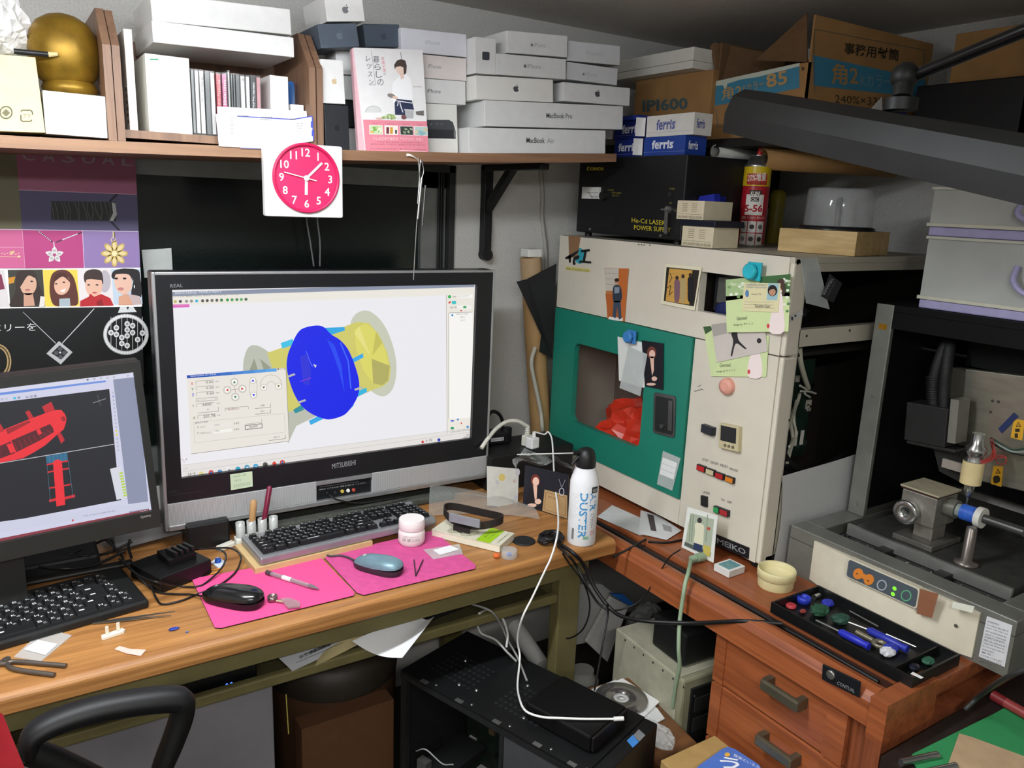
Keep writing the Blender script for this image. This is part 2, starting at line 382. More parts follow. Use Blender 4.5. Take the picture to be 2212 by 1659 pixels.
# ================================================================ wall shelf
SY = 1.60
def sz(x): return 1.5036+.012*x+.021*x*x
ST = .02
m_sh = wood('#735340', '#9a7556', 'x', .7, .5)
N = 24; X0, X1 = -.95, 1.335
sh = thing('wall_shelf', 'long brown wooden shelf above the window', 'shelf', (.2, WY, 1.5))
m = MB(); rows = []
for i in range(N+1):
    x = X0+(X1-X0)*i/N; z = sz(x); rows.append([V((x, SY, z)), V((x, WY-.005, z)), V((x, WY-.005, z+ST)), V((x, SY, z+ST))])
m.ring(rows, m_sh, False, False, True, True); m.build('board', sh)
m_br = M('#1d1f20', .5, .3)
def bracket(px):
    a = PY(px[0], 360, 1.94); w = .014
    b = MB(); zt = sz(a.x)-.001; zb = PY(px[0], 545, 1.94).z
    b.box(F0, a.x-w, a.x+w, 1.925, 1.949, zb, zt, m_br, .003)
    b.box(F0, a.x-w, a.x+w, 1.66, 1.949, zt-.016, zt, m_br, .003)
    b.prism(Fr((a.x, 0, 0), (0, 1, 0), (0, 0, 1)), [(1.926, zt-.13), (1.926, zt-.10), (1.83, zt-.016), (1.80, zt-.016)], -w*.7, w*.7, m_br)
    b.cyl((a.x, 1.92, zb-.006), (a.x, 1.947, zb-.006), .016, m_br)
    b.build('bracket', sh)
bracket((1052,)); bracket((150,)) if False else None
bracket((-400,))
# wooden bookcases standing on the shelf
m_bc = wood('#6d5140', '#8f6e55', 'z', .7, .5)
def upright(par, px0, px1, py1, ptop, dep=.24):
    x0 = PY(px0, 200, SY+.004).x; x1 = PY(px1, 200, SY+.004).x
    z1 = PY(px0, py1, SY).z; z2 = PY(ptop[0], ptop[1], SY+.07).z; zb = sz((x0+x1)/2)+ST+.0005
    MB().prism(Fr((0, 0, 0), (0, 1, 0), (0, 0, 1)), [(SY+.004, zb), (SY+dep, zb), (SY+dep, z2), (SY+.07, z2), (SY+.004, z1)], x0, x1, m_bc).build('side_panel', par)
    return x0, x1, z2
bcA = thing('bookcase', 'brown wooden desktop bookcase holding the gold helmet', 'bookcase', (.0, 1.72, sz(0)+ST))
xa0, xa1, za = upright(bcA, 228, 246, 95, (215, 18))
bcB = thing('bookcase', 'brown wooden desktop bookcase holding discs and a thick white book', 'bookcase', (.35, 1.72, sz(.35)+ST))
xb0, xb1, zbB = upright(bcB, 248, 265, 97, (232, 22))
xc0, xc1, zc = upright(bcB, 668, 682, 145, (645, 72))
zB = sz(.3)+ST+.001
MB().box(F0, xb1+.0005, xc0-.0005, SY+.012, SY+.24, zB+.004, zB+.018, m_bc).build('base_board', bcB)
MB().box(F0, xb1+.0005, xc0-.0005, SY+.228, SY+.24, zB+.018, zB+.20, m_bc).build('back_board', bcB)
ZB = zB+.0185                                   # where its books stand
bcC = thing('bookcase', 'brown wooden bookcase end panel beside the phone boxes', 'bookcase', (.5, 1.72, sz(.5)+ST))
xd0, xd1, zd = upright(bcC, 684.5, 698, 147, (663, 76))
# ================================================================ things on the wall shelf
def pbox(name, label, cat, bl, br, tl, dep, mat, Y=None, group=None, ch=.0012, parent=None, **kw):
    f = fq(bl, br, tl, Y=Y, **kw)
    o = MB().box(f, 0, f.w, 0, f.h, -dep, 0, mat, ch).build(name, parent, label, cat, group)
    return o, f
def pquad(name, label, cat, P, dep, mat, Y=None, X=None, Z=None, n=None, at=None, group=None, parent=None):
    """slab whose front outline is seen at pixels P"""
    if Y is not None: n, at = V((0, -1, 0)), V((0, Y, 0))
    elif X is not None: n, at = V((-1, 0, 0)), V((X, 0, 0))
    elif Z is not None: n, at = V((0, 0, 1)), V((0, 0, Z))
    n = V(n).normalized(); q = [pp(x, y, at, n) for x, y in P]
    f = Fr(q[0], q[1]-q[0], n.cross(q[1]-q[0]), n)
    poly = [((p-f.o).dot(f.u), (p-f.o).dot(f.v)) for p in q]
    ar = sum(a[0]*b[1]-b[0]*a[1] for a, b in zip(poly, poly[1:]+poly[:1]))
    if ar < 0: poly = poly[::-1]
    o = MB().prism(f, poly, -dep, 0, mat).build(name, parent, label, cat, group)
    return o, f
wht = M('#e9e9e6', .5, noise=.03); wht2 = M('#dedfdd', .5, noise=.03); offw = M('#e4e2d8', .55, noise=.03)
slate = M('#56616e', .5, noise=.04); blk = M('#23262a', .45, noise=.05)
GB = 'phone and computer boxes piled on the shelf'
Y1 = SY+.012
# --- far left
o, f = pbox('cardboard_box', 'cream cardboard box with recycling marks at the far left of the shelf', 'box', (-70, 281), (98, 287), (-70, 112), .2, M('#d9cfa2', .7, noise=.06), Y1)
def mk(k):
    for cx, cy, t in ((13, 243, '紙'), (57, 250, 'プラ')):
        if t == '紙': k.ringl(cx, cy, 13, 13, 3, '#5d5a3d', 0, 24); k.poly([(cx-9, cy+1), (cx, cy-8), (cx+9, cy+1), (cx, cy+9)], '#6b6747', 0)
        else:
            k.line([(cx-12, cy-9), (cx-9, cy-12), (cx+9, cy-12), (cx+13, cy-8), (cx+13, cy-2)], 3, '#5d5a3d'); k.line([(cx+12, cy+9), (cx+9, cy+12), (cx-9, cy+12), (cx-12, cy+9), (cx-12, cy-2)], 3, '#5d5a3d')
            k.text(t, (cx-8, cy+5), (cx+8, cy+5), (cx-8, cy-5), '#5d5a3d')
pic('printed_marks', f, o, mk)
boxz = PY(40, 116, Y1).z
rb = random.Random(3)
def crumple(nm, label, cat, c, sx, sy, sz_, mat, seed, n=26, parent=None, amp=.35):
    r_ = random.Random(seed); ph = [(r_.uniform(3, 9), r_.uniform(3, 9), r_.uniform(3, 9), r_.uniform(0, 6.3)) for _ in range(7)]
    b = MB(); rows = []
    for j in range(1, n//2):
        th = math.pi*j/(n//2); row = []
        for i in range(n):
            p = V((math.sin(th)*math.cos(2*math.pi*i/n), math.sin(th)*math.sin(2*math.pi*i/n), -math.cos(th)))
            d = 1+amp*sum(abs(math.sin(a*p.x+bb*p.y+cc*p.z+q))-.6 for a, bb, cc, q in ph)/3
            row.append(V(c)+V((p.x*sx*d, p.y*sy*d, max(-sz_, p.z*sz_*d))))
        rows.append(row)
    b.ring(rows, mat, False, False, True, True); return b.build(nm, parent, label, cat)
pb = PY(20, 60, Y1+.08)
crumple('plastic_bag', 'crumpled white plastic bag lying on the cream cardboard box', 'bag', (pb.x-.022, Y1+.09, boxz+.053), .050, .06, .05, M('#e8e8e6', .35, noise=.05, coat=.4), 5, 34, amp=.3)
b0 = PY(30, 110, Y1+.015); b1 = PY(104, 116, Y1+.015)
br = thing('paint_brush', 'black-handled brush with a cream tip on the cream box', 'brush', (b0.x, Y1+.015, boxz))
zz = boxz+.005
MB().cyl((b0.x, Y1+.015, zz), (b1.x, Y1+.015, zz+.001), .0045, M('#1b1b1c', .4)).build('handle', br)
MB().cyl((b1.x, Y1+.015, zz+.001), (b1.x+.014, Y1+.015, zz+.003), .0045, M('#d8c48e', .6), r1=.003).build('tip', br)
o, f = pbox('white_box', 'plain white carton under the gold helmet', 'box', (99, 288.6), (233, 299), (96, 195), .15, wht, Y1)
# gold helmet-shaped bell
hb = PY(152, 197, Y1+.07); gold = M('#8a6b1f', .42, .55, noise=.3, ns=28, bump=.15, bs=50)
hz = f.at(f.w*.5, f.h, 0).z+.0008
gh = thing('gold_helmet', 'gold helmet-shaped bell on the plain white carton', 'ornament', (hb.x, Y1+.075, hz))
c = V((hb.x, Y1+.075, hz))
MB().lathe(c, (0, 0, 1), [(.034, 0), (.042, .004), (.045, .013), (.042, .019), (.040, .024)], gold, 36).build('neck', gh)
MB().lathe(c+V((-.004, 0, .022)), (0, 0, 1), [(.038, 0), (.048, .010), (.054, .025), (.057, .042), (.057, .062), (.052, .083), (.041, .100), (.024, .111), (.009, .115)], gold, 40).build('dome', gh)
for i in range(5):
    a = math.radians(-22); zc_ = hz+.075+.012*i
    MB().cyl(c+V((.054*math.cos(a), .054*math.sin(a), .055+.010*i)), c+V((.060*math.cos(a), .060*math.sin(a), .055+.010*i)), .004, M('#c9b98a', .4, .4), n=10).build('rivet', gh)
# --- books and discs in the middle bookcase
def stand(name, label, cat, x0, x1, zt, mat, y0, dep, group=None, zb=None):
    f = FY(y0); return MB().box(f, x0, x1, (zb or ZB)+.0003, zt, -dep, 0, mat, .0008).build(name, None, label, cat, group), f
yb = SY+.03
def bx(px0, px1, pyt, pym=220): return PY(px0, pym, yb).x, PY(px1, pym, yb).x, PY((px0+px1)/2, pyt, yb).z
x0, x1, zt = bx(277, 295, 64)
o, f = stand('book', 'tall thin white paperback against the bookcase side', 'book', x0, x1, zt, offw, yb, .15)
lf = Fr((x0, yb, 0), (0, -1, 0), (0, 0, 1))
def bc(k):
    k.abm = True
    for i in range(6): k.rect(-.02, ZB+.012+.011*i, -.004, ZB+.019+.011*i, '#5a4a46' if i % 2 else '#77655f')
pic('back_print', lf, o, bc)
pic('lettering', f, o, lambda k: k.text('リップ', (287, 200), (291, 200), (287, 190), '#b9bcb4'))
x0, x1, zt = bx(319, 413, 121)
o, f = stand('book', 'thick white block of paper with a small green mark', 'book', x0, x1, zt, M('#eceae0', .6, noise=.03), yb, .14)
pic('green_mark', f, o, lambda k: k.rect(324, 126.5, 342, 130, '#4f9f78'))
THICKW = (x0, x1, zt)
GC = 'discs in cases in the middle bookcase'
m_jew = M('#b9bdbd', .12, noise=.04, alpha=.22, spec=.8)
cds = [(740, 776, 300, '#8c8f8e', 'clear grey', None), (780, 829, 305, '#efefea', 'plain white', None), (831, 886, 310, '#f0efe8', 'white lettered', 'DVD メルクローゼス・カーグルス'),
       (892, 950, 322, '#6d706f', 'smoky grey', None), (952, 1004, 330, '#efefec', 'white numbered', '13'), (1018, 1072, 340, '#d8404f', 'red', 'サウンドオブミュージック'),
       (1082, 1138, 345, '#d9609a', 'pink', 'KAREN MONDE'), (1146, 1174, 318, '#c9cbc8', 'pale grey', None), (1180, 1202, 350, '#5f6361', 'dark grey', None),
       (1207, 1228, 352, '#767a78', 'mid grey', None), (1233, 1280, 355, '#555957', 'blackish grey', None), (1285, 1338, 365, '#efefec', 'white stamped', 'F5'),
       (1345, 1392, 370, '#f0f0ee', 'blank white', None), (1396, 1458, 372, '#26282a', 'black lettered', 'CHEN MIN / Song of the'), (1462, 1512, 380, '#d99aa0', 'pale pink', None)]
for i, (a, b_, t, c_, w_, tx) in enumerate(cds):
    pa, pb_, pt = 270+a/5.144, 270+b_/5.144, 90+t/5.144
    x0, x1, zt = bx(pa+.4, pb_-.4, pt, 200); zt = min(zt, ZB+.148)
    nb = ['next to the thick white block', 'beside the clear case', 'third from the thick white block', 'fourth from the thick white block', 'left of the red case', 'between white and pink cases', 'right of the red case', 'just right of the pink case', 'among the thin dark cases', 'second of the thin dark cases', 'last of the thin dark cases', 'after the thin dark cases', 'left of the black case', 'near the right end', 'against the white paperback'][i]
    t = thing('disc_case', '%s disc case %s' % (w_, nb), 'disc case', ((x0+x1)/2, yb, ZB), GC)
    f = FY(yb)
    MB().box(f, x0+.0008, x1-.0008, ZB+.004, zt-.003, -.118, -.0012, M(c_, .5, noise=.03)).build('inlay', t)
    MB().box(f, x0, x1, ZB+.0004, zt, -.122, -.0005, m_jew).build('case', t)
    if tx:
        xm = (pa+pb_)/2
        pic('lettering', f, t, lambda k: k.text(tx, (xm-2.5, pt+16), (xm-2.5, pt+(70 if len(tx) > 4 else 22)), (xm+2.5, pt+16), '#ffffff' if c_ in ('#d8404f', '#d9609a', '#26282a') else '#55565a') if len(tx) > 4 else k.text(tx, (xm-2.5, pt+14), (xm+2.5, pt+14), (xm-2.5, pt+9), '#66676a'), lift=.0002)
x0, x1, zt = bx(584, 623, 164, 200)
stand('book', 'white paperback at the right end of the discs', 'book', x0, x1, zt, M('#eae8e4', .6, noise=.03), yb, .12)
bp = PY(634, 203, 1.72)
MB().lathe((bp.x, 1.72, ZB+.0005), (0, 0, 1), [(.020, 0), (.026, .01), (.026, bp.z-ZB+.008), (.020, bp.z-ZB+.02), (.008, bp.z-ZB+.024)], M('#2f5f9c', .4, noise=.05), 24).build('blue_bottle', None, 'blue rounded plastic bottle behind the white paperback', 'bottle')
x0, x1, zt = bx(628, 656, 226, 230)
stand('white_box', 'small white box beside the bookcase end', 'box', x0, x1, zt, wht, yb, .05)
# crinkled clear film above the discs
ca = PY(418, 170, yb+.05); cb = PY(600, 150, yb+.05)
rf = random.Random(11); ph = [(rf.uniform(4, 16), rf.uniform(4, 12), rf.uniform(0, 6)) for _ in range(9)]
def film(u, v):
    x = ca.x+.02+(cb.x-ca.x-.02)*u; y = yb+.005+.10*v; z = ZB+.1505+.012*math.sin(math.pi*u)**.7+.008*sum(abs(math.sin(a*u*3+b_*v+c_)) for a, b_, c_ in ph)/3
    return V((x, y, z))
MB().grid(film, 46, 22, M('#e6eaec', .08, noise=0, alpha=.35, spec=1, coat=1), False).build('plastic_film', None, 'crinkled clear plastic film resting on the disc cases', 'plastic film')
# large white box lying on the books
o, f = pbox('white_box', 'large white two-part box lying across the books', 'box', (331, 91), (636, 124), (328.5, 44), .20, wht, yb-.012)
f2 = fq((329, 42), (630, 73), (326, -16), Y=yb-.009)
MB().box(f2, 0, f2.w, -.002, f2.h, -.193, 0, wht, .0015).build('lid', o)
# calendar sheets in front of the bookcase
GY = SY-.004
cal = thing('desk_calendar', 'white desk calendar with blue edging propped on the shelf edge', 'calendar', PY(570, 318, GY))
pquad('back_card', None, None, [(472, 302), (668, 300), (662, 240), (469, 230)], .001, wht, Y=GY+.003, parent=cal)
cf, f = pquad('front_sheet', None, None, [(473, 316), (575, 321), (676, 305), (674, 251), (632, 258), (512, 251), (466, 246)], .0008, wht, Y=GY, parent=cal)
def cl(k):
    k.line([(512, 251), (632, 258), (674, 251), (677, 303)], 2.2, '#4653b8'); k.line([(519, 319.5), (575, 321)], 1.5, '#8890d8')
    k.rect(671, 262, 676, 276, '#4653b8', 1); k.rect(673, 281, 678, 294, '#4653b8', 1)
    for i in range(10): k.rect(497, 254+i*4.6, 505, 255.2+i*4.6, '#9a9a98')
    for x in (514, 565, 626):
        for i in range(7 if x < 600 else 4): k.rect(x+i*3.4, 249.5+(x-514)*.06, x+i*3.4+2, 252+(x-514)*.06, '#44464c', 1)
    k.text('大種中動科所', (559, 259.5), (586, 261), (559, 256), '#66686e')
    for i in range(5): k.text('大種 中動', (637+i*1.5, 269+i*5.5), (655-i*2, 268+i*5.5), (637+i*1.5, 266+i*5.5), '#77797e')
pic('printing', f, cf, cl)
# --- phone boxes
def ph(name_l, bl, br, tl, dep, mat, Y, ink=None):
    o, f = pbox('product_box', name_l, 'box', bl, br, tl, dep, mat, Y, GB)
    if ink: pic('lettering', f, o, ink, .0004)
    return o, f
ph('black phone box standing behind the clock', (704, 329), (756, 331), (703, 225), .08, blk, Y1, lambda k: k.apple(729, 276, 17, '#0c0d0f', sx=.95))
ph('white upright phone box with a gold fruit emblem', (698, 223), (746.5, 225), (694.5, 127), .07, wht, Y1, lambda k: k.apple(722.5, 175.5, 15, '#d6bd94'))
ph('white box lying highest behind the pink book', (728, 160), (800, 163), (726, 108), .10, wht, Y1+.075)
ph('white box second from top behind the pink book', (744, 215), (805, 217), (743, 163), .10, wht2, Y1+.075)
ph('black box lying behind the pink book', (747, 274), (808, 276), (746, 218), .10, blk, Y1+.085)
ph('lowest white box behind the pink book', (753, 330.5), (811, 331.5), (752, 277), .10, wht2, Y1+.085)
ph('slate-grey phone box with grey emblem under the topmost white box', (694, 104.5), (777, 101), (689, 52), .12, slate, Y1+.02, lambda k: k.apple(734, 77, 19, '#6d7884', rot=-3))
ph('dark slate-grey phone box right of its twin', (790, 101.5), (867, 101.5), (789, 51.5), .12, M('#4b5663', .5, noise=.04), Y1+.05, lambda k: k.apple(829, 78, 17, '#3c4651'))
ph('white phone box topmost of all with grey emblem', (707.5, 46.5), (789, 46), (702, -10), .13, wht, Y1+.02, lambda k: k.apple(746.5, 20.5, 19, '#7d7f82'))
ph('uppermost lilac-white phone box beside the dark box', (867.5, 111), (1008.5, 123.5), (866.5, 59), .08, M('#dcdde4', .5, noise=.02), Y1+.036, lambda k: k.text('iPhone', (919, 95.5), (949.5, 97.5), (919, 86.5), '#b9bcc6'))
ph('pinkish-white phone box second in its stack', (867.5, 164), (1008, 175.5), (867.5, 112.5), .08, M('#e3dbd6', .5, noise=.02), Y1+.036, lambda k: k.text('iPhone', (924, 147), (953, 149), (924, 138), '#8d8f92'))
ph('white phone box third in its stack', (867, 219), (1006, 227), (866.5, 165.5), .08, wht2, Y1+.036, lambda k: k.text('iPhone', (923, 200), (951.5, 202), (923, 191.5), '#57595c'))
def atv(k):
    k.poly([(905, 298), (984, 300), (984, 283), (978, 264), (970, 259), (905, 259)], '#2b2d30'); k.poly([(905, 278), (983, 281), (975, 262), (970, 259.5), (905, 259)], '#45484c', 1)
    k.apple(931, 268, 5, '#6a6c70', 2); k.text('TV', (938, 270.5), (958, 271), (939, 265.5), '#6a6c70', 2); k.poly([(980, 281), (982, 281), (982, 297), (980, 297)], '#8a8d90', 2)
ph('tall white box printed with a black media player', (898, 331), (989.5, 332), (897, 222), .10, M('#e6e6df', .5, noise=.02), Y1+.036, atv)
ph('white wristwatch box standing upright with a square icon', (1027, 158), (1071.5, 162), (1028, 79), .06, wht2, Y1, lambda k: k.poly([(1043, 111.5), (1056, 112.5), (1057.5, 115), (1057, 129), (1055, 130.5), (1043, 129.5), (1041.5, 127), (1041.5, 113.5)], '#3c4046'))
ph('topmost white phone box right of the wristwatch box', (1095.5, 114), (1226, 124), (1096.5, 65.5), .10, wht2, Y1+.002, lambda k: (k.apple(1149, 97, 8, '#7b7d80'), k.text('iPhone', (1153.5, 101), (1178, 103), (1153.5, 92.5), '#a5a7aa')))
ph('second white phone box right of the wristwatch box', (1072.5, 161), (1222.5, 171.5), (1074, 115), .10, wht2, Y1, lambda k: (k.apple(1134.5, 142.5, 9, '#6c6e72'), k.text('iPhone', (1139, 147), (1168, 149), (1139, 138), '#9a9c9f')))
ph('wide white box with a black fruit emblem', (1028.5, 214.5), (1195, 221), (1029.5, 162.5), .12, M('#e5e4de', .5, noise=.02), Y1, lambda k: k.apple(1115, 191.5, 16, '#4d4f52'))
ph('long white laptop box lettered Pro', (1047.5, 272.5), (1345, 280), (1048, 216), .2, wht2, Y1, lambda k: k.text('MacBook Pro', (1180, 255), (1236, 256.5), (1180, 244), '#4a4c50', bold=.01))
ph('long white laptop box lettered Air at the bottom of the stack', (1013.6, 331), (1307.6, 332), (1013.6, 275), .2, wht2, Y1, lambda k: (k.text('MacBook', (1137, 309), (1176.5, 309.5), (1137, 297), '#44464a', bold=.012), k.text('Air', (1181, 309.5), (1198.5, 309.8), (1181, 297.5), '#9a9ca0')))
ph('topmost pale phone box at the right end of the shelf', (1227, 131), (1339, 141), (1228, 87.5), .08, M('#d7d9db', .5, noise=.02), Y1+.01, lambda k: k.text('iPhone6S', (1266, 119), (1304, 122), (1266, 109), '#c3c6ca'))
ph('second pale phone box at the right end of the shelf', (1223.5, 171), (1333, 184.5), (1225, 133), .08, M('#d5d7d9', .5, noise=.02), Y1+.01, lambda k: (k.apple(1260.5, 160, 7, '#8b8e92'), k.text('iPhone', (1264.5, 163.5), (1289, 166), (1264.5, 156), '#b9bcc0')))
ph('low white box with black emblem at the right end', (1216.5, 218), (1360, 229), (1217.5, 177), .10, wht2, Y1, lambda k: k.apple(1291, 202.5, 15, '#4d4f52'))
# the cookery book with a pink band, leaning
la = math.radians(6); bo = V((0, SY+.004, sz(.7)+ST)); bn = V((0, -math.cos(la), math.sin(la)))
bk, f = pquad('book', 'white softcover book with a pink paper band leaning on the boxes', 'book', [(790, 328), (926, 330.5), (913, 107.5), (764, 102.5)], .014, M('#f0efee', .35, noise=.02), n=bn, at=bo)
pquad('spine', None, None, [(775, 329), (790, 328), (764, 102.5), (760, 105)], .012, M('#e6b9c0', .45), n=bn, at=bo-bn*.002, parent=bk)
def cov(k):
    k.poly([(784, 258.5), (922, 262), (926, 330.5), (790, 328)], '#e88c9c', 0)
    for i, ch_ in enumerate('暮らしの'):
        k.text(ch_, (805.5+i*3, 135+i*16.5), (819.5+i*3, 135.5+i*16.5), (805.5+i*3, 121+i*16.5), '#6a6a70', 1)
    for i, ch_ in enumerate('レッスン'):
        k.text(ch_, (790+i*2.2, 132+i*17), (800+i*2.2, 132+i*17), (790+i*2.2, 121+i*17), '#6a6a70', 1)
    for i, ch_ in enumerate('森高千里'): k.text(ch_, (823+i*1.2, 130+i*8.6), (830+i*1.2, 130+i*8.6), (823+i*1.2, 122.5+i*8.6), '#d98a96', 1)
    k.text('の', (828, 163), (833, 163), (828, 158), '#8a8a90', 1)
    k.line([(802, 110), (811, 183), (798, 184)], 1.2, '#b4b4b6', 1); k.line([(865, 113), (867, 127)], 1.6, '#9a9a9c', 1)
    k.rect(892, 186, 911, 189, '#d6d4cf', 1)
    # cook: hair, face, white blouse, dark apron
    k.poly([(852, 225), (846, 212), (848, 180), (856, 170), (866, 162), (876, 161), (886, 168), (890, 190), (892, 216), (884, 219), (868, 216)], '#fbfbfb', 1)
    k.poly([(853, 248), (852, 222), (857, 214), (889, 217), (894, 236), (888, 249)], '#2c3350', 2)
    k.line([(856, 218), (890, 223)], 2, '#e9e9ee', 3); k.line([(860, 220), (858, 229)], 2, '#e9e9ee', 3); k.line([(863, 221), (866, 232), (870, 243)], 2, '#e9e9ee', 3)
    k.ell(866, 148, 11.5, 13.5, '#f0d5c6', 2, rot=-10); k.poly([(852, 150), (851, 140), (857, 131), (866, 128), (875, 131), (878, 142), (877, 158), (872, 162), (871, 146), (864, 143), (855, 145)], '#4b3d3a', 3)
    k.poly([(863, 158), (870, 160), (873, 168), (866, 172)], '#ecd0c0', 2)
    k.ell(845, 207, 9, 4.5, '#8d8580', 3, rot=15); k.ell(853, 211, 6, 3.2, '#e6c4b2', 4, rot=20)
    # pots and food
    k.ell(806, 243, 16, 13, '#dcdcda', 1, a0=180, a1=360); k.ringl(806, 243, 17, 14, 1.2, '#b9bab8', 2, a0=180, a1=360)
    k.poly([(874, 237), (893, 238), (892, 256), (875, 255)], '#b4b6b8', 3); k.line([(872, 237), (895, 238)], 1.6, '#dfe1e2', 4)
    k.poly([(897, 241), (915, 239), (915, 250), (899, 248)], '#6d6a66', 3); k.ell(872, 253, 6, 5, '#7a4f4c', 3)
    for i in range(14): k.ell(838+rb.uniform(-12, 14), 253+rb.uniform(-5, 3), 4, 2.6, rb.choice(['#a9bd7c', '#c9d4a6', '#8ea863']), 4+i*.1, 9, rot=rb.uniform(0, 90))
    k.ell(820, 256, 9, 2, '#e3b9a8', 3)
    # band
    for i, (x, c_) in enumerate(((797, '#cfe0b4'), (830, '#f3ece2'), (863, '#3b4038'), (894, '#b7ccc6'))):
        y = 270+i*.9; k.poly([(x, y), (x+29, y+.7), (x+30, y+21), (x+1, y+20)], '#fdf6f3', 1); k.poly([(x+1, y+1), (x+28, y+1.7), (x+29, y+20), (x+2, y+19)], c_, 2)
        k.text(('おそろい', 'まかせする', '暮らしのこつ', '休日も')[i], (x+7, y-2), (x+20, y-1.6), (x+7, y-5), '#a5525c', 1)
    for i in range(10): k.ell(811+rb.uniform(-10, 11), 281+rb.uniform(-6, 6), 4, 2.4, rb.choice(['#7fae55', '#e8eccf', '#b9d18a', '#e7b56a']), 3+i*.1, 8, rot=rb.uniform(0, 180))
    k.rect(834, 275, 840, 289, '#6d2b36', 3); k.rect(842, 275, 848, 289, '#e0a23c', 3); k.rect(853, 281, 857, 289, '#3f3c3e', 3)
    for i in range(7): k.ell(880+rb.uniform(-8, 8), 282+rb.uniform(-7, 7), 3.6, 2, rb.choice(['#8aa383', '#a9bba0', '#66795f']), 3+i*.1, 7, rot=rb.uniform(0, 180))
    for i in range(7): k.ell(909+rb.uniform(-11, 11), 284+rb.uniform(-7, 7), 4.6, 3, rb.choice(['#8fb8bb', '#d8c9a0', '#9fc3cf']), 3+i*.1, 8)
    k.text('少しの工夫で毎日が「ワクワク」する！', (805, 302.5), (912, 304.5), (805, 295.5), '#fbdfe2', 1)
    k.text('食べる、飲む、家を飾る、身体を整える──日々の生活をより楽しくするために。', (815, 308.5), (910, 310), (815, 305), '#a5525c', 1)
    k.text('森高千里さんの自然体にレッスンを受けました。毎日の暮らしは「おもしろさ」に溢れています。', (801, 313), (919, 315), (801, 309.5), '#a5525c', 1)
    k.text('マガジンハウス', (799, 323), (822, 323.5), (799, 319.5), '#8a3f4a', 1); k.text('定価 本体1300円(税別)', (825, 323.5), (857, 324), (825, 320), '#a5606a', 1)
    k.text('雑誌『クロワッサン』の好評連載を単行本化', (863, 324), (921, 325.5), (863, 320.5), '#a5606a', 1); k.line([(863, 325.5), (921, 327)], 1, '#fbe6e8', 1)
pic('cover_print', f, bk, cov, .0003)
# pink wall clock hanging at the shelf edge
ck = fq((571, 467), (738, 471), (571, 305), Y=SY-.012)
clk = thing('wall_clock', 'white square clock with a round pink dial on the shelf edge', 'clock', ck.at(ck.w/2, 0, 0))
MB().box(ck, 0, ck.w, 0, ck.h, -.0115, .010, M('#f0f0ee', .4, noise=.02), .004).build('case', clk)
cx, cy = ck.ab(657.5, 385); rad = ck.w*.425; fcl = ck.move(cx, cy, .010)
m_pk = M('#d8275f', .45, noise=.03)
MB().lathe(fcl.o, fcl.n, [(rad, 0), (rad, .006), (rad*.97, .008), (rad*.92, .006), (rad*.905, -.001)], M('#c71f55', .3), 56, True, False, False).build('rim', clk)
MB().lathe(fcl.o+fcl.n*.0003, fcl.n, [(rad*.91, 0), (rad*.91, .0004)], m_pk, 56).build('dial', clk)
fd = fcl.move(0, 0, .0012)
def dial(k):
    k.abm = True
    for h in range(1, 13):
        a = math.radians(90-30*h); x, y = rad*.73*math.cos(a), rad*.73*math.sin(a); hh = rad*.115; ww = hh*glyphs(str(h), .012)[2]
        k.text(str(h), (x-ww, y-hh), (x+ww, y-hh), (x-ww, y+hh), '#f6f2f3', 0, .012)
pic('numerals', fd, clk, dial)
def hand(nm, ang, L, tail, w, k):
    a = math.radians(ang); d = (math.cos(a), math.sin(a)); q = (-d[1]*w, d[0]*w)
    P = [(-d[0]*tail+q[0], -d[1]*tail+q[1]), (-d[0]*tail-q[0], -d[1]*tail-q[1]), (d[0]*L-q[0], d[1]*L-q[1]), (d[0]*L+q[0], d[1]*L+q[1])]
    MB().prism(fd, P, .001+k*.0012, .0018+k*.0012, M('#f8f6f6', .4)).build(nm, clk)
hand('hour_hand', -92, rad*.48, rad*.04, .0028, 0); hand('minute_hand', 44, rad*.66, rad*.33*0+.003, .0022, 1); hand('second_hand', 168, rad*.68, rad*.30, .0009, 2)
MB().lathe(fd.o+fd.n*.001, fd.n, [(.0055, 0), (.0055, .005), (.003, .006)], M('#f8f6f6', .4), 18).build('hub', clk)
# silver ball chains hanging from the shelf edge
nk = thing('hanging_necklace', 'silver ball chains with bar pendants hanging from the shelf edge', 'necklace', PY(905, 345, SY-.004))
m_sil = M('#c8c8c6', .25, .9, noise=.05)
def pts(P, Y): return [PY(x, y, Y) for x, y in P]
MB().tube(pts([(903, 340), (906, 400), (899, 500), (893, 605)], SY-.006), .0011, m_sil, 6).build('chain', nk)
MB().tube(pts([(908, 345), (904, 410), (902, 440)], SY-.005), .0011, m_sil, 6).build('chain', nk)
MB().tube(pts([(912, 349), (915, 370), (911, 385)], SY-.005), .0011, m_sil, 6).build('chain', nk)
a, b_ = pts([(911, 384), (902, 473)], SY-.008); MB().cyl(a, b_, .0028, m_sil, n=8).build('bar_pendant', nk)
a, b_ = pts([(919, 400), (912, 488)], SY-.004); MB().cyl(a, b_, .0026, M('#6a6a68', .35, .8), n=8).build('bar_pendant', nk)
MB().lathe(PY(911.5, 349, SY-.006), (0, -1, 0), [(.0028, 0), (.0028, .001), (.0016, .001)], m_sil, 14).build('ring', nk)
MB().grid(lambda u, v: PY(878+24*u, 331.5+13*u*u+(6-5*u)*v, SY-.004-.004*math.sin(3*u)), 6, 2, M('#ece6dc', .6)).build('ribbon', nk)
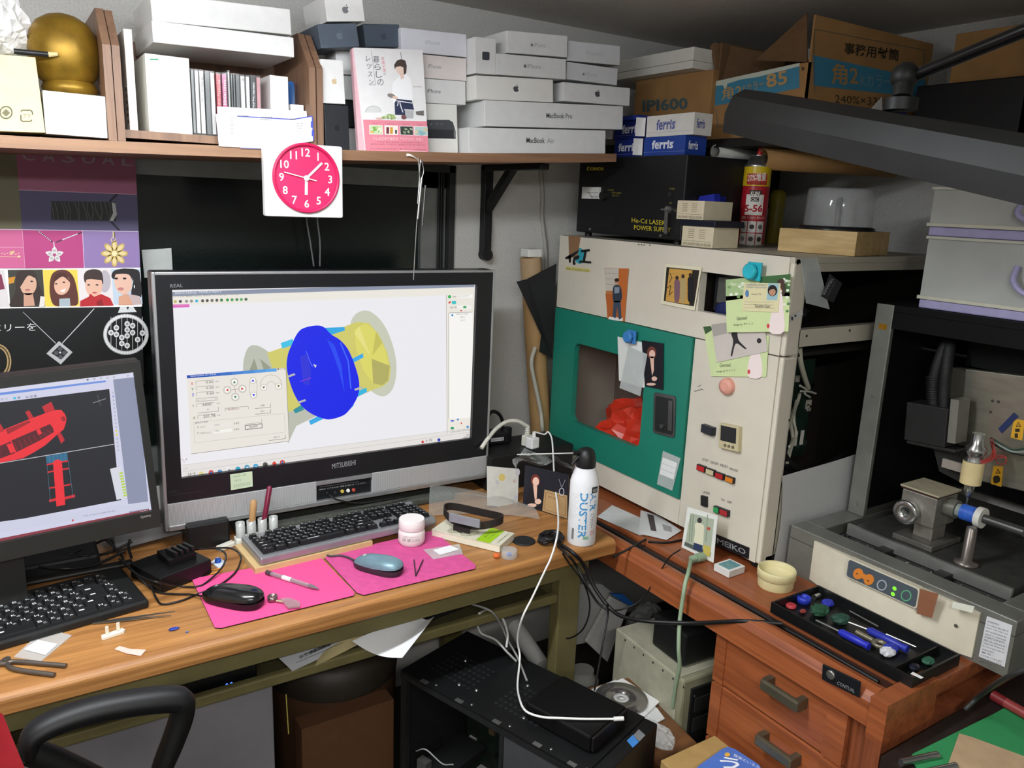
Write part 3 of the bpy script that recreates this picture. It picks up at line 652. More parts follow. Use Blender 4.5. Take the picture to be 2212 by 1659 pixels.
for i, (xa, xb) in enumerate(((656, 678), (685, 691))):
    MB().tube([PY(xa+(0 if i else 6)-2, 352, WY-.012), PY(xa+(0 if i else 6), 465, WY-.012), PY((xa+xb)/2+3, 520, WY-.012), PY(xb, 575, WY-.012)], .0022, M('#77797a', .5), 6).build('cord', None, ['grey cord hanging against the window pane, left one below the clock', 'grey cord hanging against the window pane, right one below the clock'][i], 'cord', 'cords below the clock')
# ================================================================ poster in the window
PYY = WY-.006
po, f = pquad('jewellery_poster', 'large jewellery poster with four portraits taped to the window', 'poster', [(-80, 860), (312, 830), (291, 322), (-80, 318)], .0012, M('#0f1011', .45, noise=.04), Y=PYY)
def G3(x, y): return (x/6.636, 320+y/6.636)
def G4(x, y): return (x/6.636, 570+y/6.636)
rp = random.Random(4)
def poster(k):
    k.poly([(-80, 318), (34, 321), (48, 496), (-80, 494)], '#6f6a52', 0)
    k.poly([(34, 321), (291, 322), (296, 420), (41, 410)], '#9a5a76', 0)
    k.poly([(41, 410), (296, 420), (299.5, 499), (48, 496)], '#575272', 0)
    k.line([(40, 410), (295, 420)], 1.2, '#cfa0b4', 1); k.line([(-80, 494), (48, 496), (299, 500)], 1.4, '#d8c6dc', 1)
    for i, ch_ in enumerate('CASUAL'):
        x = 48+i*43; y = 346+i*2.35; k.text(ch_, (x, y), (x+28 if ch_ != 'L' else x+24, y+1.5), (x, y-23), '#a08d96', 1, .01)
    # bracelet
    k.poly([G3(725, 760), G3(1650, 770), G3(1670, 1045), G3(740, 1030)], '#2a2e2d', 1)
    for i in range(15):
        x = 740+i*62; k.line([G3(x+rp.uniform(-20, 20), 770), G3(x+rp.uniform(10, 70), 900), G3(x+rp.uniform(0, 90), 1030)], 1.3, '#5f6462', 2)
    k.poly([G3(1600, 780), G3(1650, 790), G3(1675, 950), G3(1620, 1045), G3(1570, 1040), G3(1620, 930)], '#b9bcbb', 3)
    k.line([G3(1570, 765), G3(1680, 660)], 4.5, '#211f28', 1); k.line([G3(1590, 1050), G3(1710, 1180)], 4.5, '#211f28', 1)
    # pink panels
    k.poly([(-80, 495), (48, 496), (54, 580), (-80, 580)], '#c9628f', 0); k.poly([(49, 496), (178, 498), (182, 579), (54, 580)], '#b5427c', 0); k.poly([(178, 498), (299.5, 500), (303, 578), (182, 579)], '#8f78aa', 0)
    k.line([(48, 496), (54, 580)], 1.3, '#dd9abb', 1); k.line([(178, 498), (182, 579)], 1.3, '#ddc4e0', 1); k.line([(0, 534), (50, 534)], .9, '#e6b9cc', 1)
    for i in range(7): k.ell(4+i*6, 547+(i % 2)*2, 2, 1, '#e8cfa0', 1, 8)
    k.line([(0, 554), (42, 555)], .9, '#e8cfa0', 1); k.ell(41, 554, 3.5, 2.2, '#e8cfa0', 2, 10); k.poly([(20, 544), (32, 541), (31, 545), (25, 551)], '#d8b98a', 2)
    k.line([G3(530, 1175), G3(760, 1350)], 2.4, '#4a2b44', 1); k.line([G3(800, 1350), G3(1180, 1205)], 2.6, '#4a2b44', 1)
    for i in range(9): k.ell(*G3(545+i*22, 1185+i*17), 1.2, 1.2, '#e4dbe4', 2, 7)
    for i in range(13): k.ell(*G3(900+i*17, 1310-i*6.5), 1.4, 1.4, '#e4dbe4', 2, 7)
    k.line([G3(768, 1340), G3(780, 1430)], 2.2, '#d8d2d6', 2)
    for i in range(5):
        a = math.radians(-90+72*i); cx, cy = G3(780+70*math.cos(a), 1530+62*math.sin(a)); k.ell(cx, cy, 7, 5.6, '#dad8d6', 2, 12, rot=math.degrees(a)); k.ell(cx, cy, 4, 3, '#b9b6b4', 3, 9)
        k.ell(*G3(780+118*math.cos(a), 1530+104*math.sin(a)), 2.2, 2.2, '#efeeec', 3, 8)
    k.ell(*G3(780, 1530), 2.5, 2.5, '#b5427c', 4, 10)
    k.line([G3(1630, 1195), G3(1632, 1290)], 5, '#d8c99a', 1); k.line([G3(1640, 1195), G3(1642, 1290)], 2, '#5d5238', 2); k.ringl(*G3(1625, 1315), 5, 5, 1.6, '#e0d3ac', 2, 14)
    for i in range(8):
        a = math.radians(-90+45*i); cx, cy = G3(1640+115*math.cos(a), 1510+112*math.sin(a)); k.ell(cx, cy, 12, 6.6, '#c9ac62', 2, 14, rot=math.degrees(a)); k.ell(cx, cy, 8, 4, '#e3d09a', 3, 10, rot=math.degrees(a))
    k.ell(*G3(1640, 1510), 6, 6, '#efe0b0', 4, 12)
    # portraits
    k.poly([(-80, 580), (303, 578), (307, 661), (-80, 666)], '#f3f1ee', 0)
    k.poly([(-80, 588), G4(60, 90), G4(140, 640), (-80, 668)], '#d9d3d2', 1); k.poly([(-80, 590), G4(20, 150), G4(70, 360), (-80, 640)], '#7d2f4c', 2)
    for a, b, c, d, bg in ((110, 85, 610, 640, '#3b3a33'), (612, 85, 1105, 630, '#ecd055'), (1107, 80, 1590, 610, '#e6dedd'), (1592, 75, 2005, 590, '#c3d2e0')):
        k.poly([G4(a, b), G4(c, b-4), G4(c+38, d-16), G4(a+38, d-4)], bg, 1)
    k.poly([G4(115, 200), G4(220, 180), G4(200, 270), G4(130, 290)], '#c98b2e', 2)
    # first: dark hair across the face
    k.blob([G4(240, 130), G4(380, 85), G4(500, 120), G4(560, 300), G4(620, 470), G4(520, 590), G4(180, 610), G4(140, 560), G4(220, 400)], '#332722', 2)
    k.ell(*G4(405, 290), 18, 24, '#d6ab92', 3); k.poly([G4(340, 420), G4(470, 420), G4(500, 600), G4(340, 610)], '#c99b82', 3); k.blob([G4(250, 150), G4(480, 130), G4(500, 200), G4(400, 170), G4(290, 330), G4(260, 300)], '#332722', 4)
    k.ell(*G4(455, 250), 3.6, 1.8, '#2a1d18', 4, 8); k.ell(*G4(395, 372), 6, 2, '#b06a66', 4, 10); k.poly([G4(580, 460), G4(640, 470), G4(640, 620), G4(560, 620)], '#e3ddd6', 4)
    # second: long brown hair, smiling
    k.blob([G4(760, 130), G4(880, 82), G4(1000, 120), G4(1080, 260), G4(1120, 560), G4(1000, 600), G4(790, 600), G4(720, 470), G4(715, 260)], '#5a2f26', 2)
    k.ell(*G4(890, 300), 17, 22, '#e3b49a', 3, rot=12); k.blob([G4(780, 250), G4(800, 150), G4(920, 130), G4(1010, 270), G4(900, 180)], '#4a2620', 4)
    k.ell(*G4(805, 285), 3, 1.5, '#2a1d18', 5, 8); k.ell(*G4(915, 262), 3, 1.5, '#2a1d18', 5, 8); k.poly([G4(860, 385), G4(945, 350), G4(925, 395), G4(885, 405)], '#f4efee', 5); k.poly([G4(850, 500), G4(1000, 490), G4(1010, 615), G4(850, 620)], '#a9b6bd', 3)
    # third: hair tied up, red blouse
    k.ell(*G4(1500, 250), 13, 24, '#b9b2ba', 2); k.blob([G4(1200, 200), G4(1230, 110), G4(1340, 75), G4(1450, 110), G4(1480, 260), G4(1440, 300), G4(1250, 300)], '#3d2f2b', 3)
    k.ell(*G4(1345, 310), 18.5, 25, '#e6b79f', 4); k.blob([G4(1210, 230), G4(1250, 150), G4(1400, 140), G4(1470, 230), G4(1300, 215)], '#3d2f2b', 5)
    for x in (1270, 1390): k.ell(*G4(x, 300), 3.4, 1.6, '#2a1d18', 6, 8)
    k.ell(*G4(1355, 412), 5.5, 1.9, '#c0545a', 6, 10); k.poly([G4(1150, 530), G4(1270, 470), G4(1290, 425), G4(1350, 470), G4(1450, 430), G4(1580, 490), G4(1628, 596), G4(1145, 612)], '#b5262c', 5); k.poly([G4(1380, 545), G4(1450, 500), G4(1490, 600), G4(1390, 600)], '#8d1a22', 6)
    # fourth: glancing back
    k.blob([G4(1600, 150), G4(1680, 80), G4(1960, 80), G4(2010, 200), G4(2025, 470), G4(1880, 440), G4(1900, 200), G4(1640, 220)], '#231f22', 2)
    k.ell(*G4(1765, 260), 19, 27, '#e8bda8', 3, rot=-8); k.blob([G4(1610, 190), G4(1680, 85), G4(1860, 80), G4(1900, 250), G4(1840, 150), G4(1650, 150)], '#231f22', 4); k.poly([G4(1700, 470), G4(1800, 430), G4(1900, 450), G4(1910, 590), G4(1700, 590)], '#d9a284', 3)
    k.poly([G4(1830, 430), G4(2000, 460), G4(2035, 575), G4(1910, 588)], '#c9b2b0', 4)
    for x in (1665, 1785): k.ell(*G4(x, 208), 4, 2.2, '#1c1618', 5, 9)
    k.ell(*G4(1730, 358), 7, 3.4, '#c97f7c', 5, 10); k.ell(*G4(1925, 325), 1.2, 4, '#eceaea', 5, 8)
    k.line([(-80, 667), (0, 665), (306, 661)], 2.5, '#f5f3f0', 4)
    # necklaces on black
    k.text('ジュエリーを', (-70, 718), (78, 714), (-70, 702), '#d9d9d8', 1)
    k.line([G4(330, 690), G4(800, 1140)], 1.6, '#8f9090', 1); k.line([G4(1350, 640), G4(1180, 830), G4(890, 1140)], 1.8, '#b9baba', 1)
    for i in range(26): k.ell(*G4(470+i*12.7, 825+i*12), .9, .9, '#dcdcdc', 2, 6)
    for i in range(26): k.ell(*G4(1330-i*17, 660+i*18.4), .9, .9, '#e6e6e6', 2, 6)
    k.poly([G4(845, 1105), G4(1040, 1265), G4(870, 1440), G4(665, 1285)], '#b4b6b6', 2); k.poly([G4(855, 1165), G4(975, 1265), G4(880, 1370), G4(735, 1280)], '#17181a', 3)
    for dx, dy in ((0, -55), (60, 5), (-55, 5), (5, 65)): k.ell(*G4(862+dx, 1270+dy), 5, 5, '#4d4e50', 4, 10)
    k.ell(*G4(862, 1270), 2.2, 2.2, '#d8d8d8', 5, 9)
    cx, cy = G4(1805, 1010)
    k.ringl(cx, cy, 45, 40, 8.5, '#a9abaa', 1, 44)
    for i in range(46): a = 2*math.pi*i/46; k.ell(cx+45*math.cos(a), cy+40*math.sin(a), 3.4, 3.4, '#e2e3e2', 2+(i % 2)*.2, 8)
    k.poly([G4(1730, 600), G4(1900, 600), G4(1960, 690), G4(1690, 700)], '#d8dada', 2); k.poly([G4(1800, 600), G4(1860, 600), G4(1830, 660)], '#26282a', 3)
    for x, ys in ((1590, (985,)), (1667, (915, 1010)), (1745, (1055, 1140)), (1822, (860, 945, 1030, 1170)), (1900, (885, 985)), (1972, (1085,)), (2040, (990,))):
        k.line([G4(x, 760), G4(x, 1230)], 1.1, '#cfd0cf', 2)
        for y in ys: k.ell(*G4(x, y), 6, 6.2, '#e8e9e8', 3, 12); k.ell(*G4(x, y), 3, 3, '#9b9d9c', 4, 8)
    k.ringl(*G4(-40, 1400), 26, 34, 9, '#b59a6a', 1, 30); k.ringl(*G4(-40, 1400), 26, 34, 3, '#4d3a22', 2, 30)
pic('poster_print', f, po, poster, .00025)
# ================================================================ television used as a monitor
TVY = 1.68
tf = fq((358, 1148), (1052, 1030), (318, 588), Y=TVY)
tv = thing('television', 'large black television with silver speaker bar used as computer screen', 'television', V((.6, 1.72, DZ)))
m_tvb = M('#17181b', .35, noise=.05); m_silv = M('#b9bbbc', .35, .75, noise=.04)
W, H = tf.w, tf.h
def TA(x, y): return tf.ab(x, y)
spL = TA(358.7, 1089)[1]; spR = TA(1056, 982)[1]; sp = (spL+spR)/2
b = MB()
b.box(tf, 0, W, 0, H, -.055, -.012, m_tvb, .004); b.box(tf, W*.12, W*.88, H*.18, H*.9, -.11, -.055, m_tvb, .01)
b.build('housing', tv)
sx0 = TA(372, 631)[0]; sy1 = (TA(371, 631)[1]+TA(1024, 611)[1])/2; sx1 = TA(1025, 780)[0]; sy0 = (TA(396, 1036)[1]+TA(1025, 944)[1])/2
for nm, a0, a1, b0, b1 in (('bezel', .006, sx0, sp, H-.006), ('bezel', sx1, W-.006, sp, H-.006), ('bezel', sx0, sx1, sy1, H-.006), ('bezel', sx0, sx1, sp, sy0)):
    MB().box(tf, a0, a1, b0, b1, -.012, 0, m_tvb).build(nm, tv)
for a0, a1, b0, b1 in ((0, .006, 0, H), (W-.006, W, 0, H), (.006, W-.006, H-.006, H)):
    MB().box(tf, a0, a1, b0, b1, -.012, .002, m_silv, .0012).build('silver_trim', tv)
# perforated speaker bars
mp = bpy.data.materials.new('perforated'); mp.use_nodes = True; nt = mp.node_tree; bs = nt.nodes['Principled BSDF']
bs.inputs['Metallic'].default_value = .25; bs.inputs['Roughness'].default_value = .4
tc = nt.nodes.new('ShaderNodeTexCoord'); vo = nt.nodes.new('ShaderNodeTexVoronoi'); vo.inputs['Scale'].default_value = 420; vo.inputs['Randomness'].default_value = 0
rp_ = nt.nodes.new('ShaderNodeValToRGB'); rp_.color_ramp.elements[0].position = .22; rp_.color_ramp.elements[1].position = .34
rp_.color_ramp.elements[0].color = (.10, .10, .10, 1); rp_.color_ramp.elements[1].color = (.55, .555, .56, 1)
nt.links.new(tc.outputs['Object'], vo.inputs['Vector']); nt.links.new(vo.outputs['Distance'], rp_.inputs[0]); nt.links.new(rp_.outputs[0], bs.inputs['Base Color'])
pa0 = TA(683, 1050)[0]; pa1 = TA(803, 1040)[0]
for a0, a1 in ((.006, pa0), (pa1, W-.006)):
    MB().box(tf, a0, a1, .012, sp-.001, -.012, .003, mp, .001).build('speaker_bar', tv)
MB().box(tf, .006, W-.006, 0, .012, -.012, .006, m_silv, .002).build('lower_trim', tv)
pt = MB().box(tf, pa0+.0005, pa1-.0005, .012, sp-.012, -.012, -.004, M('#141518', .4)).box(tf, pa0+.0005, pa1-.0005, sp-.011, sp-.001, -.012, .004, m_silv, .001).build('port_panel', tv)
tfp = tf.move(0, 0, -.004)
for x, y, c_ in ((707, 1066, '#17181a'), (724, 1064, '#202225'), (739, 1061, '#c9b24a'), (751.5, 1059.5, '#e8e8e6'), (763.5, 1058, '#b5483c')):
    a, b_ = tfp.ab(x, y)
    MB().lathe(tfp.at(a, b_), tf.n, [(.0042, 0), (.0042, .003), (.003, .004), (.0016, .003)], M(c_, .4), 16).build('jack', pt)
pic('lettering', tfp, pt, lambda k: (k.text('BDR/S1  ビデオ入力5  映像 左 音声 右  ヘッドホン', (690, 1059), (790, 1044), (690, 1056), '#b4b6b8'), k.line([(690, 1052), (775, 1040)], .8, '#8d8f92')))
MB().tube([tfp.at(*tfp.ab(707, 1066), .003), PY(714, 1071, TVY-.015), PY(730, 1080, TVY-.022), PY(770, 1087, TVY-.022), PY(800, 1085, TVY-.02), PY(840, 1078, TVY-.02), PY(880, 1072, TVY-.01)], .002, M('#141416', .5), 6).build('audio_lead', tv)
def lg(k):
    k.text('MITSUBISHI', (717, 1013), (768, 1004), (717, 1002), '#9a9c9f'); k.text('REAL', (368, 621.5), (395, 620), (367.5, 614), '#7d7f82'); k.text('DIATONE', (1032, 971), (1050, 968), (1032, 967), '#4b4d50')
    k.text('ECO CONTROL', (365, 1065), (384, 1062), (365, 1062), '#3c3e41'); k.line([(368, 1070), (440, 1060)], .6, '#3c3e41')
pic('lettering', tf, tv, lg, .0004)
fsn = tf.move(0, 0, -.0105)
MB().box(tf, sx0, sx1, sy0, sy1, -.012, -.0105, E('#eae9ee', 1.0)).build('screen', tv)
def D(x, y): return (380+x/6.9125, 780+y/6.9125)
def C1(x, y): return (300+x/5.267, 560+y/5.267)
def C2(x, y): return (550+x/3.16, 560+y/3.16)
def tvimg(k):
    e = lambda c: E(c, 1.0)
    k.poly([(371, 631), (1024.5, 611), (1025, 620), (371.5, 640)], e('#8a93a6')); k.poly([(371.5, 640), (1025, 620), (1025, 637), (964, 638), (372.5, 660)], e('#e9e5dc'))
    k.text('2018-12-4-lp8.mpj - MODELA Player 4', (378, 636.5), (478, 632.5), (378, 631.5), e('#eef2fa'), 1)
    k.text('ファイル(F)  編集(E)  設定(S)  表示(V)  オプション(O)  ヘルプ(H)', (373, 643.5), (516, 638), (373, 639.5), e('#77736a'), 1)
    for i, (x, c_) in enumerate(((415, '#c9b45a'), (472, '#3a3a3e'), (542, '#8d8d8a'), (598, '#8d8d8a'), (657, '#35b4d8'), (725, '#4d4d4a'), (778, '#4d4d4a'), (832, '#6a6a66'), (887, '#5a5a56'), (940, '#3f7f4a'), (1008, '#2f9a4a'), (1060, '#4a9a56'), (1115, '#4a8a56'), (1165, '#58a864'), (1218, '#4a6a52'))):
        k.ell(*C1(x, 482-i*1.9), 3.4, 3.4, e(c_), 1, 10)
    k.poly([C1(375, 516), C1(574, 512), C1(576, 545), C1(378, 552)], e('#d857c8'), 1); k.text('Perspective', C1(385, 545), C1(562, 538), C1(385, 520), e('#f0a860'), 2)
    # right tool panel
    k.poly([(964, 637), (1024.7, 636), (1025.5, 931), (966, 938)], e('#e9e5dc'), 1); k.poly([(969, 676), (1021, 674), (1022, 902), (970, 905)], e('#f4f3ef'), 2)
    k.line([(964, 637), (966, 938)], 1, e('#a9a59c'), 2); k.line([(969, 905), (969, 676), (1021, 674)], .9, e('#8d897f'), 3)
    k.ell(971, 641, 3.6, 3.6, e('#2fae58'), 2, 10); k.rect(988, 637, 1021, 643, e('#f4f3f0'), 2); k.text('モデリングワックス', (989, 642), (1012, 641.5), (989, 638), e('#55524a'), 3); k.text('材料', (978, 643), (985.5, 643), (978, 639), e('#55524a'), 2)
    k.poly([(968, 654), (972, 650), (975, 653), (970, 656)], e('#d23c34'), 2); k.rect(976, 650, 985, 657, e('#3fc0c4'), 2); k.text('新規工程', (972, 666.5), (986, 666), (972, 662.5), e('#55524a'), 2); k.rect(988, 660, 1018, 667, e('#f1efe9'), 2); k.ell(1004, 663.5, 4, 2.6, e('#3aa45e'), 3, 10)
    k.ell(996, 671, 1.8, 1.8, e('#d23c34'), 3, 6)
    k.text('2018-12-4-lp8', (986, 681), (1010, 680), (986, 677.5), e('#6a675f'), 3); k.ell(977, 681, 2.4, 2.4, e('#2f8ad0'), 3, 8); k.text('荒削り1', (994, 687), (1005, 686.5), (994, 683.5), e('#6a675f'), 3); k.text('仕上げ1', (994, 693.5), (1005, 693), (994, 690), e('#6a675f'), 3)
    k.ell(977, 909, 4, 2, e('#4a5bd0'), 3, 8); k.ell(989, 906, 2.4, 2.4, e('#5a8ad0'), 3, 8); k.ell(977, 925, 4, 3, e('#2f9a6a'), 3, 8); k.ell(1010, 922, 2.6, 3, e('#4a8ad0'), 3, 8); k.ell(996.5, 914, 1.8, 1.8, e('#d23c34'), 3, 6)
    k.text('[ 36.00 x 36.00 x 10.20 [mm] ]', (973, 936), (1015, 930), (973, 932), e('#6a675f'), 3)
    # translucent discs, tool cylinder, blue wheel
    k.blob([(525, 800), (526, 780), (532, 758), (541, 747), (553, 746), (568, 752), (585, 766), (600, 795), (612, 830), (525, 830)], e('#b9bdb0'), 1)
    k.poly([(538, 802), (549, 774), (558, 802)], e('#969a86'), 2); k.poly([(562, 775), (586, 795), (570, 800)], e('#969a86'), 2)
    k.blob([(757, 702), (765, 682), (780, 672), (797, 672), (815, 684), (832, 706), (846, 738), (855, 775), (856, 808), (850, 836), (838, 852), (824, 856), (806, 848), (788, 830), (770, 795), (759, 750)], e('#c5c9b6'), 1)
    k.poly([(577, 762), (742, 706), (772, 695), (797, 698), (818, 722), (836, 760), (844, 795), (841, 822), (828, 834), (770, 855), (650, 906), (622, 925), (606, 850)], e('#cfc96a'), 2)
    k.poly([(765, 712), (790, 698), (812, 716), (832, 755), (841, 795), (838, 820), (826, 832), (806, 828), (785, 800), (770, 755)], e('#d9d568'), 3)
    k.poly([(800, 770), (766, 720), (776, 705)], e('#e3dd84'), 4); k.poly([(804, 768), (812, 716), (826, 740)], e('#c3be5c'), 4); k.poly([(803, 775), (842, 790), (838, 822), (826, 832), (806, 828)], e('#b0ab62'), 4)
    k.poly([(606, 895), (760, 850), (800, 845), (760, 862), (640, 920), (622, 958), (618, 930)], e('#b9bcae'), 3)
    for P, c_ in (([(606, 741), (632, 732), (636, 744), (610, 753)], '#3fc0e4'), ([(700, 708), (744, 706.5), (745, 714), (712, 724)], '#2fa6e0'), ([(760, 775), (784, 763), (785, 772), (764, 783)], '#38a6e6'), ([(765, 848), (791, 837), (793, 846), (768, 860)], '#34b4dc'), ([(633, 885), (652, 874), (657, 885), (638, 893)], '#2f8f9a'), ([(667, 909), (692, 896), (698, 905), (671, 918)], '#35a9e2'), ([(752, 878), (764, 868), (764, 876), (756, 884)], '#35a9e2')):
        k.poly(P, e(c_), 4)
    k.blob([(641, 722), (655, 709), (683, 703), (700, 707), (715, 722), (735, 735), (752, 755), (765, 785), (774, 815), (776, 840), (770, 862), (755, 885), (740, 898), (712, 906), (692, 902), (670, 892), (650, 875), (634, 848), (623, 815), (619, 790), (622, 765), (630, 745)], e('#0a1fe6'), 5)
    k.poly([(706, 733), (722, 745), (738, 790), (744, 850), (732, 800), (718, 760)], e('#2148ee'), 6); k.line([(735, 740), (752, 780), (758, 840)], 3, e('#3a63f2'), 6); k.poly([(648, 770), (662, 765), (672, 800), (668, 832), (655, 830)], e('#2a2fd6'), 6)
    k.poly([(676, 786), (684, 789), (681, 795)], e('#c9ccd6'), 7); k.line([(661, 758), (668, 778), (675, 792)], 1, e('#6f88f0'), 7); k.line([(648, 824), (672, 816)], .9, e('#b03ad0'), 7)
    for x, y in ((628, 810), (651, 866), (774, 838)): k.poly([(x-9, y+2), (x+8, y-4), (x+10, y), (x-7, y+6)], e('#b4b6b4'), 7)
    # machine panel dialog
    k.poly([D(160, 210), D(1640, 100), D(1692, 1192), D(228, 1386)], e('#e7e2da'), 8)
    for i in range(8):
        u0, u1 = i/8, (i+1)/8; c_ = [int(0x1c+(0x62-0x1c)*u0), int(0x48+(0xb0-0x48)*u0), int(0xac+(0xee-0xac)*u0)]
        P = [D(160+1340*u0, 212-105*u0), D(160+1340*u1, 212-105*u1), D(166+1340*u1, 258-105*u1), D(166+1340*u0, 258-105*u0)]; k.poly(P, e('#%02x%02x%02x' % tuple(c_)), 9)
    k.text('Roland JWX-10 パネル', D(220, 240), D(602, 210), D(218, 210), e('#f4f6fb'), 10)
    for i, t in enumerate('_□×'): k.text(t, D(1515+i*45, 130-i*3), D(1540+i*45, 128-i*3), D(1515+i*45, 110-i*3), e('#55585f'), 10)
    for i, (lb, tx, c_) in enumerate((('X', '0.00', '#d2463c'), ('Y', '0.00', '#3f7a56'), ('Z', '9.60', '#3f48d0'))):
        y = 340+i*84; k.text(lb, D(220+i*8, y+16), D(258+i*8, y+14), D(220+i*8, y-24), e(c_), 10, .02); k.line([D(298+i*5, y+12), D(296+i*5, y-40), D(560+i*5, y-60)], .8, e('#8d897f'), 10)
        k.text(tx, D(445+i*5, y-5), D(560+i*5, y-13), D(445+i*5, y-42), e('#4a4a4e'), 10); k.text('mm', D(590+i*5, y-25), D(635+i*5, y-28), D(590+i*5, y-45), e('#6a6a6a'), 10)
    k.line([D(305, 606), D(305, 560), D(618, 535), D(620, 580), D(305, 606)], .8, e('#8d897f'), 10); k.text('ｽﾋﾟﾝﾄﾞﾙ', D(318, 596), D(455, 586), D(318, 572), e('#8a8a86'), 10); k.poly([D(585, 556), D(608, 554), D(597, 566)], e('#44464a'), 10)
    k.text('6000', D(400, 672), D(530, 660), D(398, 634), e('#4a4a4e'), 10); k.line([D(310, 690), D(308, 640), D(575, 615)], .8, e('#8d897f'), 10); k.text('rpm', D(606, 646), D(658, 640), D(606, 626), e('#6a6a6a'), 10); k.text('Y', D(242, 685), D(275, 682), D(242, 655), e('#55585a'), 10)
    k.line([D(326, 776), D(634, 746), D(632, 680)], .9, e('#8d897f'), 10); k.text('Y', D(460, 740), D(494, 736), D(460, 712), e('#55585a'), 10); k.text('A', D(252, 866), D(292, 862), D(254, 830), e('#9a8a4a'), 10, .02)
    k.text('201.78', D(408, 850), D(588, 834), D(406, 806), e('#4a4a4e'), 10); k.line([D(328, 866), D(326, 812), D(590, 784)], .8, e('#8d897f'), 10); k.text('deg', D(614, 822), D(662, 816), D(614, 798), e('#6a6a6a'), 10)
    for cx, cy, c_, q in ((872, 312, '#2f7a48', 0), (885, 536, '#2f7a48', 2), (765, 432, '#d2342c', 3), (992, 412, '#d2342c', 1), (1148, 288, '#2b33d8', 0), (1160, 508, '#2b33d8', 2), (1310, 394, '#7a7440', 2), (1530, 374, '#7a7440', 2)):
        x, y = D(cx, cy); k.ell(x, y, 6.6, 6.6, e('#f6f4ef'), 10, 18); k.ringl(x, y, 6.8, 6.8, .8, e('#9a968c'), 11, 18)
        s_ = 3.2; T = [(0, -s_), (s_, s_*.8), (-s_, s_*.8)]; a = math.pi/2*q; k.poly([(x+u*math.cos(a)-v*math.sin(a), y+u*math.sin(a)+v*math.cos(a)) for u, v in T], e(c_), 12)
    for cx, cy in ((872, 312), (885, 536), (765, 432), (992, 412)): k.ringl(*D(cx, cy), 8.4, 8.4, .7, e('#a9a59a'), 10, 20)
    k.line([D(870, 370), D(890, 470)], .7, e('#9a6a5a'), 10); k.line([D(830, 428), D(935, 418)], .7, e('#9a6a5a'), 10); k.ringl(*D(1154, 398), 8.4, 23, .8, e('#a9a59a'), 10, 26); k.ringl(*D(1420, 350), 23, 21, .8, e('#a9a59a'), 10, 24, a0=170, a1=370); k.ringl(*D(1420, 360), 9, 8, .8, e('#a9a59a'), 10, 16, a0=180, a1=360)
    k.line([D(735, 752), D(732, 705), D(1078, 672), D(1080, 716)], .8, e('#8d897f'), 10); k.text('Y 軸 回転中心', D(748, 740), D(945, 722), D(746, 706), e('#8a4a4a'), 10)
    for y, t in ((660, '移動'), (745, '停止')): k.line([D(1182, y+48), D(1412, y+28), D(1410, y-30)], .9, e('#7d796f'), 10); k.text(t, D(1265, y+18), D(1325, y+12), D(1265, y-8), e('#55524c'), 10)
    k.line([D(268, 930), D(262, 915), D(1615, 780), D(1632, 1060), D(278, 1222), D(268, 930)], .6, e('#bdb9ae'), 9); k.text('基準点の設定', D(285, 938), D(478, 918), D(285, 908), e('#55524c'), 10)
    for y, t, t2 in ((985, 'CCC', 'XYZ 基点'), (1075, '回転中心に', 'Z 原点')):
        k.ringl(*D(330, y), 2, 2, .7, e('#8d897f'), 10, 12); k.text(t, D(365, y+14), D(365+(70 if y < 1000 else 160), y+2), D(365, y-12), e('#77746c'), 10); k.poly([D(480 if y < 1000 else 555, y+8), D(480 if y < 1000 else 555, y-30), D(832, y-72), D(834, y-24)], e('#f3f1ec' if y > 1000 else '#e9e5de'), 10); k.text(t2, D(570, y-15), D(650, y-24), D(570, y-42), e('#77746c'), 11); k.text('を設定', D(862, y-38), D(945, y-50), D(862, y-68), e('#55524c'), 10)
    k.line([D(1030, 942), D(1282, 914), D(1280, 858)], .8, e('#9a968c'), 10); k.line([D(1034, 1022), D(1030, 962), D(1284, 934), D(1288, 994), D(1034, 1022)], 1.2, e('#4a4844'), 10); k.text('検出開始', D(1095, 998), D(1220, 982), D(1095, 966), e('#44423e'), 11)
    k.line([D(1390, 1186), D(1634, 1156), D(1632, 1098)], .9, e('#7d796f'), 10); k.text('閉じる', D(1465, 1152), D(1548, 1142), D(1465, 1128), e('#44423e'), 10); k.line([D(228, 1386), D(1692, 1192), D(1640, 100)], 1, e('#8a867c'), 10)
    # status and task bars
    k.poly([(393.5, 1005), (1025, 924), (1025.5, 944), (396, 1036)], e('#e3dfdc'), 2); k.line([(393.5, 1005), (1025, 924)], .8, e('#c4c0bb'), 3); k.line([(394.5, 1019), (1025, 932)], .8, e('#c4c0bb'), 3)
    k.text('レディ', (396, 1016), (406, 1013.5), (396, 1011.5), e('#66635d'), 3); k.text('スタート', (405, 1029), (421, 1026), (405, 1022), e('#3a3a3c'), 4, .015); k.line([(397, 1033), (421.5, 1029), (421, 1019)], 1, e('#77746e'), 4)
    for x, y, c_, c2 in ((435, 1023.5, '#e3d38a', '#7fb9cf'), (456, 1020.5, '#d24a3c', '#3f9a56'), (475, 1019.5, '#5a8fc4', '#a9c4dc'), (494, 1013.5, '#e9e9ec', '#9a9ca2'), (514, 1013, '#2fa4bf', '#1f7f98'), (533.5, 1009, '#4f9fc0', '#e4ecf0'), (552.5, 1007, '#3fa0d4', '#bfe0ee'), (573, 1003.5, '#5a544c', '#3a3630'), (592.5, 1001, '#dc3f34', '#dc3f34'), (610, 998.5, '#d24a3c', '#e8b83c')):
        if c_ == '#dc3f34': k.poly([(x-5, y), (x, y-5), (x+5, y), (x, y+5)], e(c_), 4)
        else: k.ell(x, y, 5.6, 5.2, e(c_), 4, 12); k.ell(x+1, y+1.5, 3, 2.4, e(c2), 5, 10)
